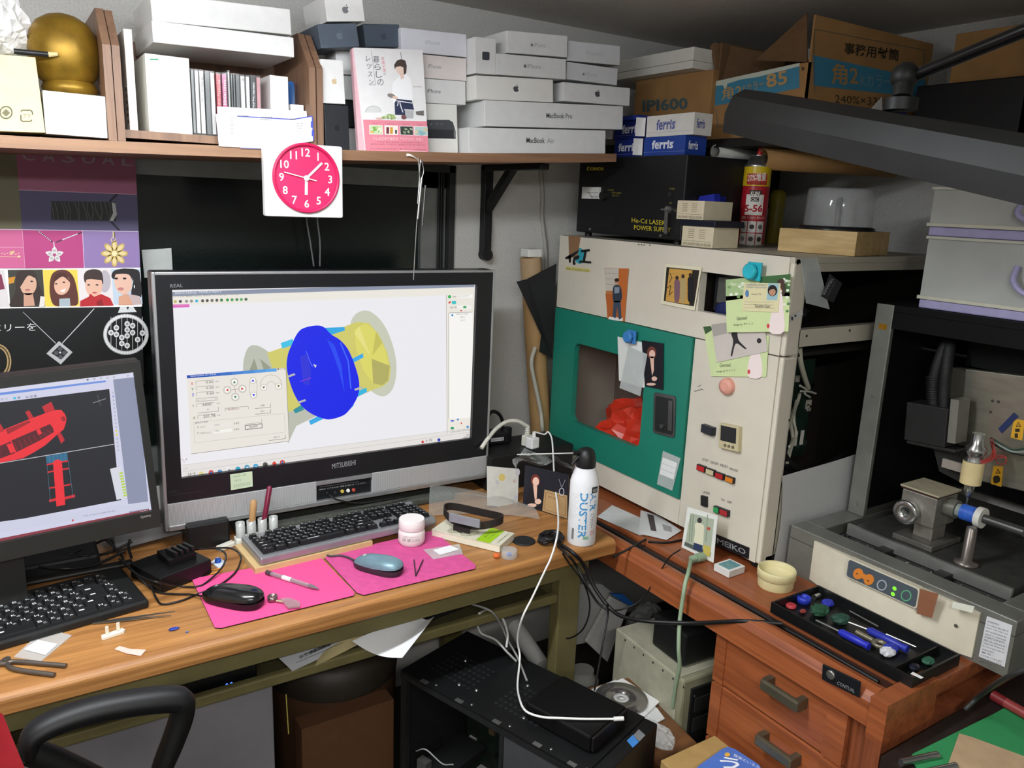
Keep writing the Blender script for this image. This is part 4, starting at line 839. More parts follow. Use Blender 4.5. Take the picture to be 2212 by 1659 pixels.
    for x, y in ((456, 1020.5), (610, 998.5)): k.ell(x, y, 2.2, 2.2, e('#3f6fd8'), 6, 10)
    k.ell(913, 954.5, 3, 3, e('#cf3a3a'), 4, 9); k.ell(948, 950, 3.4, 3.4, e('#2f3fb4'), 4, 12); k.text('A 般', (919, 955), (934, 952.5), (919, 949), e('#77747a'), 4); k.text('18:01', (1007, 941), (1014, 940), (1007, 937.5), e('#55565a'), 4); k.text('2018/12/04', (1001, 946.5), (1018, 944), (1001, 943), e('#55565a'), 4); k.rect(1020, 939, 1025, 943, e('#2f6fc0'), 4)
    k.line([(392, 991), (398, 995.5), (397, 1000)], .8, e('#8a8a90'), 3); k.text('X', (400, 995), (405, 994), (400, 990), e('#b06a6a'), 3)
pic('screen_image', fsn, tv, tvimg, .00006)
st = MB(); st.box(FZ(.66, 1.79, DZ), -.27, .27, -.125, .10, .0005, .02, M('#44463f', .85, noise=.25, ns=120), .006); st.box(FZ(.64, 1.765, DZ), -.1, .1, -.025, .025, .02, .16, M('#1a1b1e', .5)); st.build('stand', tv)
sn, f = pquad('sticky_note', 'pale green handwritten note stuck below the television screen', 'note', [(499, 1059), (546, 1051), (545, 1018), (497, 1025)], .0005, M('#c3d3b4', .7, noise=.03), Y=TVY-.003)
pic('handwriting', f, sn, lambda k: (k.text('wi-fi', (503, 1032), (532, 1028), (503, 1026), '#9aa890'), k.text('dit', (506, 1041), (522, 1038.5), (506, 1036), '#9aa890'), k.text('25050935', (504, 1053), (540, 1047), (504, 1047), '#9aa890')), .0003)
# ================================================================ left monitor
mf = fq((0, 1214), (349, 1137), (0, 816), Y=1.50)
mo = thing('computer_monitor', 'black monitor showing a red wireframe model in front of the poster', 'monitor', (-.06, 1.52, DZ))
W, H = mf.w, mf.h; L0 = -.33; m_mb = M('#1d1e1c', .5, noise=.06)
ax1 = (mf.ab(296, 805)[0]+mf.ab(322, 1107)[0])/2; by1 = (mf.ab(296, 805)[1]+mf.ab(0, 838)[1])/2; by0 = (mf.ab(322, 1107)[1]+mf.ab(0, 1172)[1])/2
MB().box(mf, L0, W, 0, H, -.045, -.010, m_mb, .004).build('housing', mo)
for a0, a1, b0, b1 in ((L0, L0+.02, 0, H), (ax1, W, 0, H), (L0+.02, ax1, by1, H), (L0+.02, ax1, 0, by0)): MB().box(mf, a0, a1, b0, b1, -.010, 0, m_mb).build('bezel', mo)
MB().box(mf, L0+.02, ax1, by0, by1, -.010, -.0085, E('#d3d4ea', .95)).build('screen', mo)
fs2 = mf.move(0, 0, -.0085)
def Q(x, y): return (x/6.506, 800+y/6.506)
def K3(x, y): return (x/3.16, 560+y/3.16)
def moimg(k):
    e = lambda c: E(c, .95)
    LX = -210
    k.poly([(LX, 861), Q(1925, 30), Q(1925, 90), Q(1590, 128), (LX, 872)], e('#dcdcf0'))
    k.poly([(LX, 873), Q(1485, 140), Q(1490, 165), (LX, 880)], e('#6f93e0'), 1)
    k.poly([Q(1590, 128), Q(1925, 92), (322, 1107), (280, 1115)], e('#8d94ad'), 1)
    k.poly([(LX, 898), Q(0, 450), Q(1535, 262), Q(1640, 1360), Q(1545, 1385), (262, 1080), (LX, 1170)], e('#1f2129'), 2)
    k.line([(LX, 1030), Q(0, 1305), Q(1600, 1038)], 1.4, e('#c9cad2'), 3)
    for x, y, c_ in ((205, 390, '#4fc4e0'), (30, 405, '#b9bbd0'), (90, 398, '#c4c6d8'), (265, 382, '#9a9cb4'), (380, 375, '#a9abc0'), (440, 366, '#a9abc0'), (495, 360, '#9a9cb4')): k.poly([Q(x-20, y-14), Q(x+20, y-18), Q(x+20, y+16), Q(x-20, y+18)], e(c_), 2)
    for i in range(16): k.poly([Q(1572+i*5, 300+i*54), Q(1598+i*5, 297+i*54), Q(1600+i*5, 325+i*54), Q(1576+i*5, 328+i*54)], e('#e3d84a' if i in (10, 11) else ('#9aa0d0' if i == 1 else '#b9bbcc')), 2)
    for x, t in ((1230, '■'), (1325, '≡'), (1420, 'f'), (1510, '□'), (1600, '□'), (1795, 'o'), (1880, 'x')): k.text(t, Q(x-12, 145-(x-1230)*.1), Q(x+14, 142-(x-1230)*.1), Q(x-12, 120-(x-1230)*.1), e('#6d6f86'), 3)
    # red wheel, oblique view
    R1 = e('#ee2f3a'); R2 = e('#a3212c'); R3 = e('#5a1c26')
    k.poly([(LX, 950), (-60, 948), Q(-60, 870), Q(70, 825), Q(400, 690), Q(640, 600), Q(760, 560), Q(860, 555), Q(910, 610), Q(935, 680), Q(925, 740), Q(895, 830), Q(800, 905), Q(640, 1050), Q(480, 1150), Q(320, 1235), Q(0, 1300), (LX, 1026)], R1, 4)
    k.poly([Q(160, 985), Q(500, 840), Q(700, 755), Q(740, 800), Q(760, 865), Q(560, 985), Q(230, 1150)], R3, 5); k.poly([Q(0, 1060), Q(150, 1000), Q(215, 1160), Q(0, 1240)], R3, 5); k.poly([Q(80, 830), Q(410, 700), Q(430, 730), Q(110, 900)], R2, 5); k.poly([Q(850, 660), Q(900, 640), Q(930, 700), Q(880, 720)], R2, 5)
    k.poly([Q(90, 1040), Q(170, 1020), Q(215, 1140), Q(150, 1170)], R1, 6); k.poly([Q(510, 840), Q(560, 820), Q(590, 890), Q(540, 905)], R1, 6)
    for P in ([Q(590, 510), Q(720, 440), Q(770, 550), Q(640, 610)], [Q(355, 585), Q(410, 560), Q(470, 660), Q(410, 690)], [Q(805, 905), Q(850, 870), Q(910, 980), Q(860, 1030)]): k.poly(P, e('#c42631'), 5)
    k.poly([Q(-30, 700), Q(30, 790), Q(60, 850), Q(-60, 900)], e('#c42631'), 5)
    for i in range(8): k.line([Q(200+i*66, 1010-i*24), Q(250+i*66, 1130-i*36)], .7, e('#c42631'), 6)
    # side view below
    k.poly([Q(645, 1205), Q(945, 1155), Q(955, 1270), Q(655, 1310)], e('#2f6a8c'), 4)
    for i in range(5): k.line([Q(690+i*55, 1198-i*9), Q(698+i*55, 1300-i*7)], .5, e('#5f9ab8'), 5)
    k.poly([Q(745, 1300), Q(770, 1262), Q(820, 1250), Q(860, 1270), Q(872, 1310), (141, 1090), (122, 1094)], R1, 6)
    for y in (1310, 1415, 1640): k.line([Q(655+(y-1310)*.12, y+15), Q(955+(y-1310)*.12, y-38)], 3.4, e('#d22a35'), 5)
    for x, y in ((120, 1077), (150, 1072)): k.poly([(x-14, y+2), (x+12, y-4), (x+12, y+2), (x-14, y+8)], e('#d22a35'), 5)
    k.line([Q(660, 1320), (109, 1085)], .8, e('#4f7a92'), 5); k.line([Q(958, 1270), (158, 1075)], .8, e('#4f7a92'), 5)
    k.line([Q(1305, 458), Q(1485, 398)], .9, e('#b9bbc0'), 4); k.line([Q(1370, 350), Q(1415, 498)], .7, e('#77797e'), 4)
    # small palette and bars at the bottom
    k.poly([Q(1545, 1385), Q(1700, 1350), (272, 1075), (252, 1080)], e('#d9dbe6'), 4)
    for i in range(9): k.poly([(257+i*1.2, 1021+i*6), (265+i*1.2, 1019.5+i*6), (265.5+i*1.2, 1023+i*6), (257.5+i*1.2, 1024.5+i*6)], e('#b9d84a'), 5)
    k.poly([(LX, 1162), (0, 1127), (320, 1083), (322, 1098), (0, 1150), (LX, 1188)], e('#cfd1e6'), 5); k.text('2018-12-4-fp2(1-4)-指輪-保存,新し…', (180, 1117), (256, 1104), (180, 1113), e('#77799a'), 6)
    k.poly([(LX, 1200), (0, 1163), (322, 1099), (322.5, 1107), (0, 1172), (LX, 1210)], e('#8c3a46'), 6); k.text('18:01', (303, 1108), (318, 1104.5), (303, 1104), e('#eadfe2'), 7); k.poly([(155, 1124), (157, 1121), (160, 1123), (157, 1127)], e('#cf3a4a'), 7)
pic('screen_image', fs2, mo, moimg, .00006)
pic('lettering', mf, mo, lambda k: k.text('iiyama', (304, 1121), (326, 1117), (304, 1114), '#8d8f88', 0, .01))
b = MB(); mbx = PZ(285, 1205, DZ+.01); b.box(FZ(0, 0, DZ), -.34, mbx.x, PZ(120, 1246, DZ+.01).y, 1.66, .0005, .010, m_mb, .004); b.box(FZ(-.06, 1.56, DZ), -.05, .05, -.012, .012, .016, .22, m_mb); b.build('stand', mo)

q0, q1 = PY(405, 1180, 1.66), PY(497, 1175, 1.66)
MB().box(F0, q0.x, q1.x, 1.655, 1.72, DZ+.0006, DZ+.058, M('#121315', .4, noise=.1), .004).build('black_box', None, 'small black device standing under the television corner', 'device')
q0, q1 = PY(238, 1180, 1.66), PY(330, 1170, 1.66)
MB().box(FZ(.21, 1.76, DZ, 12), -.07, .07, -.04, .04, .011, .045, M('#77787a', .6, noise=.1), .003).build('grey_box', None, 'grey box behind the monitor and the dock', 'box')
MB().box(F0, -.34, .118, 1.665, 1.90, DZ+.0006, DZ+.03, M('#131416', .6, noise=.15), .006).build('cable_tray', None, 'black cable tray on the desk behind the left monitor', 'tray')
# ================================================================ enamelled modelling machine on the writing desk
MX = 1.35; MY0, MY1 = 1.04, 1.843; MZ0, MZ1 = .69, 1.3615
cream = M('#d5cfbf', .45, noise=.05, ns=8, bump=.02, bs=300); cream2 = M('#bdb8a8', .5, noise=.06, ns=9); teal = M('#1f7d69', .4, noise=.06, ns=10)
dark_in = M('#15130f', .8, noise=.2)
mk_ = thing('modelling_machine', 'large cream machine with a teal door and open side', 'machine', (1.65, 1.44, OZ))
mx = FX(MX)
def MA(x, y): return mx.ab(x, y)
zsp = (PX(1203, 662, MX).z+PX(1660, 764, MX).z)/2          # seam under the upper panel
dA = MA(1203, 664); dB = MA(1470, 1078); dTR = MA(1498, 733)
da0, da1 = -MY1+.004, (dB[0]+dTR[0])/2; db1 = zsp-.002; db0 = (MA(1191, 949)[1]+dB[1])/2
wa0 = MA(1240, 830)[0]; wa1 = MA(1391, 880)[0]; wb1 = (MA(1245, 740)[1]+MA(1330, 762)[1])/2; wb0 = (MA(1386, 968)[1]+MA(1240, 912)[1])/2
# upper panel with its display recess
ra0, ra1 = MA(1511, 630)[0], MA(1690, 640)[0]; ra1 = ra0+.155; rb1, rb0 = MA(1511, 586)[1], MA(1509, 672)[1]
b = MB()
for a0, a1, b0, b1 in ((-MY1, ra0, zsp, MZ1), (ra1, -MY0-.012, zsp, MZ1), (ra0, ra1, rb1, MZ1), (ra0, ra1, zsp, rb0)): b.box(mx, a0, a1, b0, b1, -.02, 0, cream)
b.build('upper_panel', mk_)
dp = MB().box(mx, ra0, ra1, rb0, rb1, -.06, -.05, M('#26272a', .3)).build('display_recess', mk_)
MB().box(mx, ra0+.012, ra0+.09, rb0+.02, rb1-.012, -.05, -.046, M('#565650', .5)).build('display', dp); MB().ball(mx.at(ra0+.045, rb0+.004, -.045), .035, M('#1f2a5a', .5), 16, (.2, 1, .6)).build('dial', dp)
# lower front: right panel and strip below the door
b = MB(); b.box(mx, da1+.003, -MY0-.012, MZ0, zsp-.003, -.02, 0, cream); b.build('control_panel', mk_)
MB().box(mx, -MY1, da1+.002, MZ0, db0-.003, -.02, 0, cream).build('lower_panel', mk_)
MB().box(mx, -MY0-.012, -MY0, MZ0, zsp-.003, -.045, -.001, cream, .004).box(mx, -MY0-.012, -MY0, zsp, MZ1, -.045, -.001, cream, .004).build('rounded_corner', mk_)
# teal door with a rounded window
door = MB()
def rr(a0, a1, b0, b1, r, n=6):
    P = []
    for cx, cy, s0 in ((a1-r, b1-r, 0), (a0+r, b1-r, 90), (a0+r, b0+r, 180), (a1-r, b0+r, 270)):
        for i in range(n+1): t = math.radians(s0+90*i/n); P.append((cx+r*math.cos(t), cy+r*math.sin(t)))
    return P
inner = rr(wa0, wa1, wb0, wb1, .022)
def outer_ray(p):
    cx, cy = (wa0+wa1)/2, (wb0+wb1)/2; dx, dy = p[0]-cx, p[1]-cy; t = min(((da1-cx)/dx if dx > 0 else (da0-cx)/dx) if abs(dx) > 1e-9 else 9e9, ((db1-cy)/dy if dy > 0 else (db0-cy)/dy) if abs(dy) > 1e-9 else 9e9); return (cx+dx*t, cy+dy*t)
ins = sorted(inner+[], key=lambda p: math.atan2(p[1]-(wb0+wb1)/2, p[0]-(wa0+wa1)/2))
cc = ((wa0+wa1)/2, (wb0+wb1)/2)
corners = [(da0, db0), (da1, db0), (da1, db1), (da0, db1)]
allp = [(math.atan2(p[1]-cc[1], p[0]-cc[0]), p, outer_ray(p)) for p in ins]
for q in corners:
    an = math.atan2(q[1]-cc[1], q[0]-cc[0]); nb = min(ins, key=lambda p: abs(math.atan2(p[1]-cc[1], p[0]-cc[0])-an)); allp.append((an, nb, q))
allp.sort(key=lambda t: t[0]); n = len(allp)
for c_ in (.006, -.012):
    vs = [mx.at(*t[1], c_) for t in allp]+[mx.at(*t[2], c_) for t in allp]
    door.add(vs, [((i, n+i, n+(i+1) % n, (i+1) % n) if c_ > 0 else ((i+1) % n, n+(i+1) % n, n+i, i)) for i in range(n)], teal)
for j in (1, 2):
    vs = [mx.at(*t[j], .006) for t in allp]+[mx.at(*t[j], -.012) for t in allp]; door.add(vs, [(i, (i+1) % n, n+(i+1) % n, n+i) for i in range(n)], teal)
dr = door.build('door', mk_)
MB().prism(mx, rr(wa0-.004, wa1+.004, wb0-.004, wb1+.004, .022), -.010, -.007, M('#5a3a34', .06, noise=0, alpha=.12, spec=1)).build('window_pane', dr)
hq = fq((1413, 934), (1459, 946), (1417, 847), X=MX-.006)
m_ch = M('#7b7d7c', .3, .85, noise=.08)
h_ = MB(); h_.prism(hq, rr(0, hq.w, 0, hq.h, .008), 0, .004, m_ch)
hh = h_.build('latch_frame', dr); MB().prism(hq, rr(.007, hq.w-.006, .006, hq.h-.008, .006), .004, .0044, M('#3a3c3c', .35, .6)).build('latch_recess', hh); MB().cyl(hq.at(hq.w*.45, hq.h*.22, .0045), hq.at(hq.w*.45, hq.h*.22, .009), .006, m_ch).build('latch_key', hh)
MB().box(hq, hq.w*.72, hq.w*.9, .015, hq.h-.012, .0042, .007, m_ch, .001).build('latch_lever', hh)
# the box behind: top, left side, back, floor, chamber walls
MD = 1.93
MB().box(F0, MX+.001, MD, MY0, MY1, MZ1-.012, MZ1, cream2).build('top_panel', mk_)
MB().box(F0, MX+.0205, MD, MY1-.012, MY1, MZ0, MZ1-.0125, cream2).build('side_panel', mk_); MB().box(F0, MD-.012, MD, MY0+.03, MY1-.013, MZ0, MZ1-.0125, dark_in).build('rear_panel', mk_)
MB().box(F0, MX+.0205, MD-.0125, MY0, MY1-.0125, MZ0, MZ0+.014, dark_in).build('floor_panel', mk_)
py_ = 1.33
MB().box(F0, MX+.05, MD-.013, py_, py_+.01, MZ0+.015, MZ1-.013, M('#2a2320', .8)).build('partition', mk_); MB().box(F0, MX+.0205, MD-.013, MY0+.03, MY1-.013, zsp-.012, zsp-.004, dark_in).build('deck_plate', mk_)
cw = MB().box(F0, MX+.23, MX+.24, py_+.0105, MY1-.013, MZ0+.015, zsp-.0125, M('#6e625a', .7, noise=.12, ns=20)).build('chamber_wall', mk_)
for i in range(4): fx_ = (.4, .55, .7, .62)[i]; MB().cyl((MX+.2299, py_+.06+.05*i, MZ0+.18+.03*(i % 2)), (MX+.228, py_+.06+.05*i, MZ0+.18+.03*(i % 2)), .004, M('#221d1a', .8), n=10).build('screw', cw)
# opened side with two bays
fy = FY(MY0); P1 = lambda x, y: fy.ab(x, y)
ux0 = P1(1728, 640)[0]; uz1 = P1(1733, 588)[1]; uz0 = P1(1722, 714)[1]; lx0 = P1(1702, 880)[0]; lz1 = P1(1716, 751)[1]; lz0 = P1(1686, 1043)[1]; ex = MD-.03
side = MB()
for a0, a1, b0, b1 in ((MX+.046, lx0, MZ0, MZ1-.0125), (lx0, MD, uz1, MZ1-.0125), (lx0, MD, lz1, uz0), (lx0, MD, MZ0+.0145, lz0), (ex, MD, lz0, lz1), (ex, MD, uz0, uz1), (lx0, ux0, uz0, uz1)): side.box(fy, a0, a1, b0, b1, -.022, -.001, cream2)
side.build('side_frame', mk_)
for i, (x, y) in enumerate(((1724, 569), (1705, 908), (1743, 726), (1836, 714))):
    p = fy.at(*P1(x, y)); MB().cyl(p, p+V((0, .0012, 0)), .003, M('#3a382f', .6), n=10).build('screw_hole', mk_)
# electronics in the lower bay
gb = M('#12281f', .5, noise=.3, ns=60); ivory = M('#b9b7a4', .5); 
lb = MB().box(F0, lx0+.035, lx0+.20, MY0+.09, MY0+.094, lz0+.01, lz0+.245, gb).build('circuit_board', mk_)
MB().box(F0, lx0+.06, lx0+.22, MY0+.13, MY0+.134, lz0+.01, lz0+.235, M('#0f1f1b', .5, noise=.3, ns=60)).build('circuit_board', mk_)
re_ = random.Random(21)
for i in range(26):
    x = lx0+.04+re_.random()*.15; z = lz0+.02+re_.random()*.21; w, h = re_.uniform(.006, .02), re_.uniform(.005, .018)
    MB().box(F0, x, min(x+w, lx0+.2), MY0+.0855, MY0+.0899, z, z+h, M(re_.choice(['#15181a', '#1d2a26', '#a9a89a', '#2a3a34', '#8f8f86', '#101112']), .5)).build('chip', lb)
for z0 in (lz0+.125, lz0+.155, lz0+.02): MB().box(F0, lx0+.03, lx0+.044, MY0+.07, MY0+.085, z0, z0+.045 if z0 < lz0+.15 else z0+.05, ivory).build('connector', lb)
for i, (x, w) in enumerate(((lx0+.145, .014), (lx0+.172, .010))): MB().box(F0, x, x+w, MY0+.083, MY0+.0854, lz0+.04, lz0+.075, M('#d8d6cc', .6)).build('white_label', lb)
rk = MB().box(F0, lx0+.005, lx0+.16, MY0+.14, MY0+.2, lz1-.10, lz1-.018, M('#1c1d1e', .6)).build('terminal_rack', mk_)
for i in range(13): MB().box(F0, lx0+.012+i*.0095, lx0+.018+i*.0095, MY0+.132, MY0+.1395, lz1-.085, lz1-.055+.012*re_.random(), M('#c9c9c2', .5)).build('terminal', rk)
MB().box(F0, lx0+.003, lx0+.13, MY0+.12, MY0+.1395, lz1-.115, lz1-.104, M('#b4b5b0', .5)).build('rail', rk)
wires = ((('#c9c7b4'), [(1727, 753, .03), (1730, 785, .04), (1738, 815, .06), (1746, 838, .08)], .006), ('#b9b8a8', [(1700, 1000, .02), (1712, 950, .05), (1708, 905, .05), (1722, 870, .07), (1728, 850, .08)], .004), ('#a9a99a', [(1702, 980, .02), (1716, 930, .06), (1716, 890, .06), (1726, 862, .08)], .003), ('#cfcdbd', [(1705, 965, .02), (1720, 940, .05), (1714, 905, .05), (1719, 880, .07)], .003), ('#9d9c8e', [(1698, 935, .02), (1712, 900, .04), (1720, 865, .06)], .003), ('#17181a', [(1690, 975, .02), (1710, 1005, .03), (1745, 1018, .05), (1790, 1000, .07), (1830, 975, .08)], .008), ('#1c1d20', [(1690, 1000, .03), (1720, 1022, .05), (1760, 1024, .06), (1815, 1005, .09)], .007), ('#c4c3b6', [(1728, 833, .05), (1742, 842, .06), (1738, 850, .06), (1750, 858, .07)], .0025), ('#b9b9b0', [(1730, 845, .05), (1748, 846, .06), (1762, 850, .07)], .0025))
for c_, P, r in wires: MB().tube([PY(x, y, MY0+d) for x, y, d in P], r, M(c_, .6), 7).build('wire', mk_)
MB().box(F0, lx0+.215, lx0+.245, MY0+.16, MY0+.165, lz0+.01, lz0+.24, M('#4a3f33', .7)).build('back_plate', mk_)
# dark cloth and lamp base in the upper bay
crumple('black_pouch', 'black cloth pouch slumped in the upper side bay of the machine', 'pouch', (ux0+.075, MY0+.10, uz0+.024), .065, .05, .022, M('#17181a', .85, noise=.2), 8, 22, amp=.15)
# markings
pl = fq((1545, 1176), (1618, 1207), (1546, 1153), X=MX)
p_ = MB().box(pl, 0, pl.w, 0, pl.h, 0, .003, M('#191a1d', .4)).build('name_plate', mk_)
pic('lettering', pl.move(0, 0, .003), p_, lambda k: k.text('MEIKO', (1549, 1173), (1611, 1199), (1549, 1161), '#8a8c90', 0, .02))
def lets(k):
    for t, x0, y0, x1, y1 in (('STOP', 1517, 995, 1530, 998), ('ORIGIN', 1535, 1001, 1552, 1005), ('RESET', 1556.5, 1007, 1573, 1012), ('PAUSE', 1577, 1015, 1594, 1020), ('LASER', 1518, 1065, 1534, 1069), ('ON', 1558, 1081.5, 1565, 1083.5), ('OFF', 1571, 1086, 1581, 1089)): k.text(t, (x0, y0), (x1, y1), (x0, y0-5.5), '#4c4a44', 0, .01)
    k.blob([(1505, 836), (1513, 832), (1516, 828), (1513, 834)], '#6a675c'); 
    for i in range(12): k.line([(1499+i*1.6, 845-i*.6+(i*7 % 3)), (1501+i*1.7, 844-i*.4+(i*5 % 4))], .9, '#5f5c52')
    k.ell(1253, 553, 12, 17, '#2fa0b0', 1); k.blob([(1222, 556), (1240, 546), (1252, 540), (1242, 552), (1226, 560)], '#1b1c1e', 2); k.poly([(1228, 552), (1234, 552), (1234, 566), (1230, 568)], '#1b1c1e', 2); k.blob([(1240, 556), (1252, 552), (1250, 560), (1243, 562), (1244, 571), (1238, 571)], '#1b1c1e', 2)
    k.line([(1256, 543), (1275, 540)], 5, '#17181a', 3); k.line([(1266, 542), (1262, 564)], 5, '#17181a', 3); k.line([(1252, 565), (1278, 567)], 4.5, '#17181a', 3)
    k.poly([(1222, 575), (1275, 581), (1275, 588), (1222, 583)], '#d8cf7a', 1); k.text('MEIKO MODELING SYSTEM', (1224, 582), (1273, 587.5), (1224, 577.5), '#55543c', 2)
    for x in (1380, 1386, 1392, 1404): k.ell(x, 528.5+(x-1380)*.05, 2.2, 1.2, '#4a4840', 0, 8)
pic('lettering', mx, mk_, lets, .0004)
tp, f = pquad('brown_tape', 'strip of brown tape over the machine emblem', 'tape', [(1229, 555), (1247, 558), (1254, 511), (1228, 509)], .0006, M('#8d6a4a', .5), X=MX-.001)
# controls
def ctl(nm, x0, y0, x1, y1, d, mat, ins=None, slope=.36):
    f = fq((x0, y1), (x1, y1+(x1-x0)*slope), (x0, y0), X=MX); o = MB().box(f, 0, f.w, 0, f.h, 0, d, mat, .0008).build(nm, mk_)
    if ins: MB().box(f, .0015, f.w-.0015, .0015, f.h-.0015, d, d+.0015, ins, .0005).build('cap', o)
    return o, f
m_bk = M('#1d1d1c', .5)
for x, y, c_ in ((1509, 1001, '#b3262a'), (1529, 1009, '#c9c09a'), (1549, 1017.5, '#b3262a'), (1570.5, 1025.5, '#d9822c')): ctl('push_button', x, y, x+18, y+13, .008, m_bk, M(c_, .4))
ctl('arrow_button', 1521, 914, 1546, 932, .012, M('#22262c', .4), M('#2a2e35', .4)); 
o, f = ctl('temperature_controller', 1560, 912, 1602, 965, .012, M('#c4ba94', .5), None, .25)
f2 = f.move(0, 0, .012); cs = MB().box(f2, f.w*.1, f.w*.88, f.h*.32, f.h*.93, 0, .001, M('#2c2c2e', .25)).build('screen', o)
for i in range(3): MB().lathe(f2.at(f.w*(.35+.2*i), f.h*.16), f.n, [(.0035, 0), (.003, .003)], M('#6f6a58', .5), 12).build('key', o)
o, f = ctl('laser_switch', 1517, 1069, 1530, 1091, .006, m_bk, M('#26272a', .4), .3)
ctl('on_button', 1546, 1091, 1558.5, 1105, .009, m_bk, M('#2f9a58', .4)); ctl('off_button', 1559.5, 1096, 1577.5, 1110, .009, m_bk, M('#a82c34', .4))
for i, (x, y) in enumerate(((1275, 1046), (1630, 1214))):
    p = PX(x, y, MX+.05); MB().lathe(V((p.x, min(max(p.y, MY0+.05), MY1-.05), OZ+.0003)), (0, 0, 1), [(.022, 0), (.022, MZ0-OZ-.0005)], M('#1b1b1b', .7), 16).build('foot', mk_)
# red film heaped inside the chamber
crumple('red_film', 'crumpled red plastic film heaped inside the chamber of the machine', 'plastic film', (MX+.13, (py_+MY1)/2-.03, MZ0+.015+.105), .095, .15, .10, M('#f03a1c', .2, noise=.1, spec=.8, coat=.6), 12, 36, amp=.55)
# ================================================================ things stuck on the machine
def card(nm, label, cat, P, col, X=MX-.0025, fn=None, th=.0006, pn='printing'):
    o, f = pquad(nm, label, cat, P, th, M(col, .4, noise=.02), X=X)
    if fn: pic(pn, f, o, fn, .0002)
    return o, f
def boy(k):
    k.poly([(1307, 580), (1337, 580), (1334, 628), (1308, 628)], '#c9c3b6', 0); k.poly([(1337, 580), (1357, 581), (1349, 693), (1340, 692), (1336, 628)], '#c06a30', 0); k.poly([(1308, 634), (1336, 636), (1342, 692), (1313, 689)], '#b3602c', 0)
    for y in (590, 602, 614): k.line([(1307.5, y), (1335, y+1)], .8, '#9a958a', 1)
    k.ell(1333, 608, 5, 6, '#c99272', 3); k.ell(1333, 605, 5, 4, '#2c2420', 4); k.blob([(1326, 618), (1340, 618), (1344, 640), (1340, 652), (1327, 652), (1324, 640)], '#2f3947', 3); k.poly([(1328, 620), (1339, 620), (1338, 633), (1328, 634)], '#8d96a4', 4)
    k.poly([(1326, 650), (1341, 650), (1343, 688), (1337, 690), (1334, 662), (1330, 688), (1324, 684)], '#3c4a5c', 3); k.poly([(1316, 684), (1346, 687), (1345, 694), (1314, 690)], '#e9e6df', 2)
card('snapshot', 'colour snapshot of a seated person in a dark jacket on the machine', 'photo', [(1306, 579), (1358, 580), (1349, 695), (1312, 690)], '#b87848', fn=boy)
def trio(k):
    k.poly([(1440, 577), (1511, 584), (1499, 662), (1434, 650)], '#241e18', 0); k.poly([(1446, 580), (1496, 584), (1489, 658), (1438, 650)], '#c79a4a', 1)
    for i in range(6): k.line([(1445-i*1.2, 590+i*10), (1494-i, 594+i*10)], .7, '#a97e38', 2)
    for x, c_, h in ((1463, '#7a5a66', 0), (1476, '#b09a6a', -3), (1492, '#17161a', -6)): k.ell(x, 600+h, 3.6, 4.4, '#3a2a22', 4); k.blob([(x-5, 606+h), (x+5, 606+h), (x+6, 625), (x+4, 650), (x-5, 650), (x-6, 625)], c_, 3)
    k.line([(1448, 590), (1452, 600), (1446, 610)], 1.2, '#3a2c1a', 5); k.line([(1442, 622), (1450, 616), (1446, 638), (1454, 630)], 1.2, '#3a2c1a', 5)
card('polaroid_photo', 'instant photo of three people with a cream border', 'photo', [(1437, 570), (1516, 577), (1500, 671), (1427, 656)], '#e2dcc0', X=MX-.004, fn=trio)
def genteel(dx, dy, k, low=False):
    pts_ = lambda P: [(x+dx, y+dy) for x, y in P]
    k.poly(pts_([(1568, 640), (1706, 632), (1703, 716), (1570, 718)]), '#d3e4a8', 0); k.poly(pts_([(1568, 604), (1640, 598), (1640, 640), (1568, 650)]), '#a9c48c', 0)
    k.poly(pts_([(1640, 598), (1708, 592), (1706, 640), (1640, 640)]), '#3f6a3c', 0)
    r_ = random.Random(2)
    for i in range(26): k.ell(1570+dx+r_.random()*60, 606+dy+r_.random()*40, 4, 3, r_.choice(['#dfe9cf', '#7fa36a', '#c6d8ae', '#f0f4e6']), 1+i*.05, 8)
    for i in range(22): k.ell(1686+dx+r_.random()*20, 600+dy+r_.random()*80, 3.6, 3, r_.choice(['#e9efe2', '#5f8a54', '#bcd0a8']), 1+i*.05, 8)
    k.blob(pts_([(1670, 640), (1688, 632), (1692, 660), (1694, 716), (1662, 716), (1668, 670)]), '#f3e4e0', 3); k.ell(1686+dx, 618+dy, 7, 9, '#e6c4b2', 4); k.blob(pts_([(1680, 606), (1692, 602), (1697, 620), (1694, 640), (1689, 626), (1682, 612)]), '#4a342c', 5); k.ell(1660+dx, 704+dy, 3, 5, '#d8464a', 4)
    k.text('Genteel', (1592+dx, 692+dy), (1614+dx, 690+dy), (1592+dx, 684+dy), '#55604a', 4); k.text('design by サトシコ', (1585+dx, 705+dy), (1627+dx, 702+dy), (1585+dx, 699+dy), '#66705a', 4)
card('photo_card', 'lower pale green picture card under the grey sketch card', 'card', [(1519, 706), (1560, 700), (1661, 726), (1655, 814), (1536, 813)], '#cfe0a6', X=MX-.003, fn=lambda k: (k.poly([(1521, 712), (1534, 712), (1536, 740), (1524, 740)], '#4d6a44', 1), genteel(-45, 96, k)) if False else (k.text('Genteel', (1555, 793), (1578, 792), (1555, 785), '#55604a', 2), k.text('design by サトシコ', (1548, 806), (1588, 803), (1548, 800), '#66705a', 2), k.blob([(1622, 765), (1640, 758), (1646, 812), (1616, 812)], '#f3e4e0', 1), k.ell(1618, 803, 3, 5, '#d8464a', 2), k.poly([(1519, 706), (1535, 704), (1540, 712), (1524, 722)], '#3d5a38', 1)))
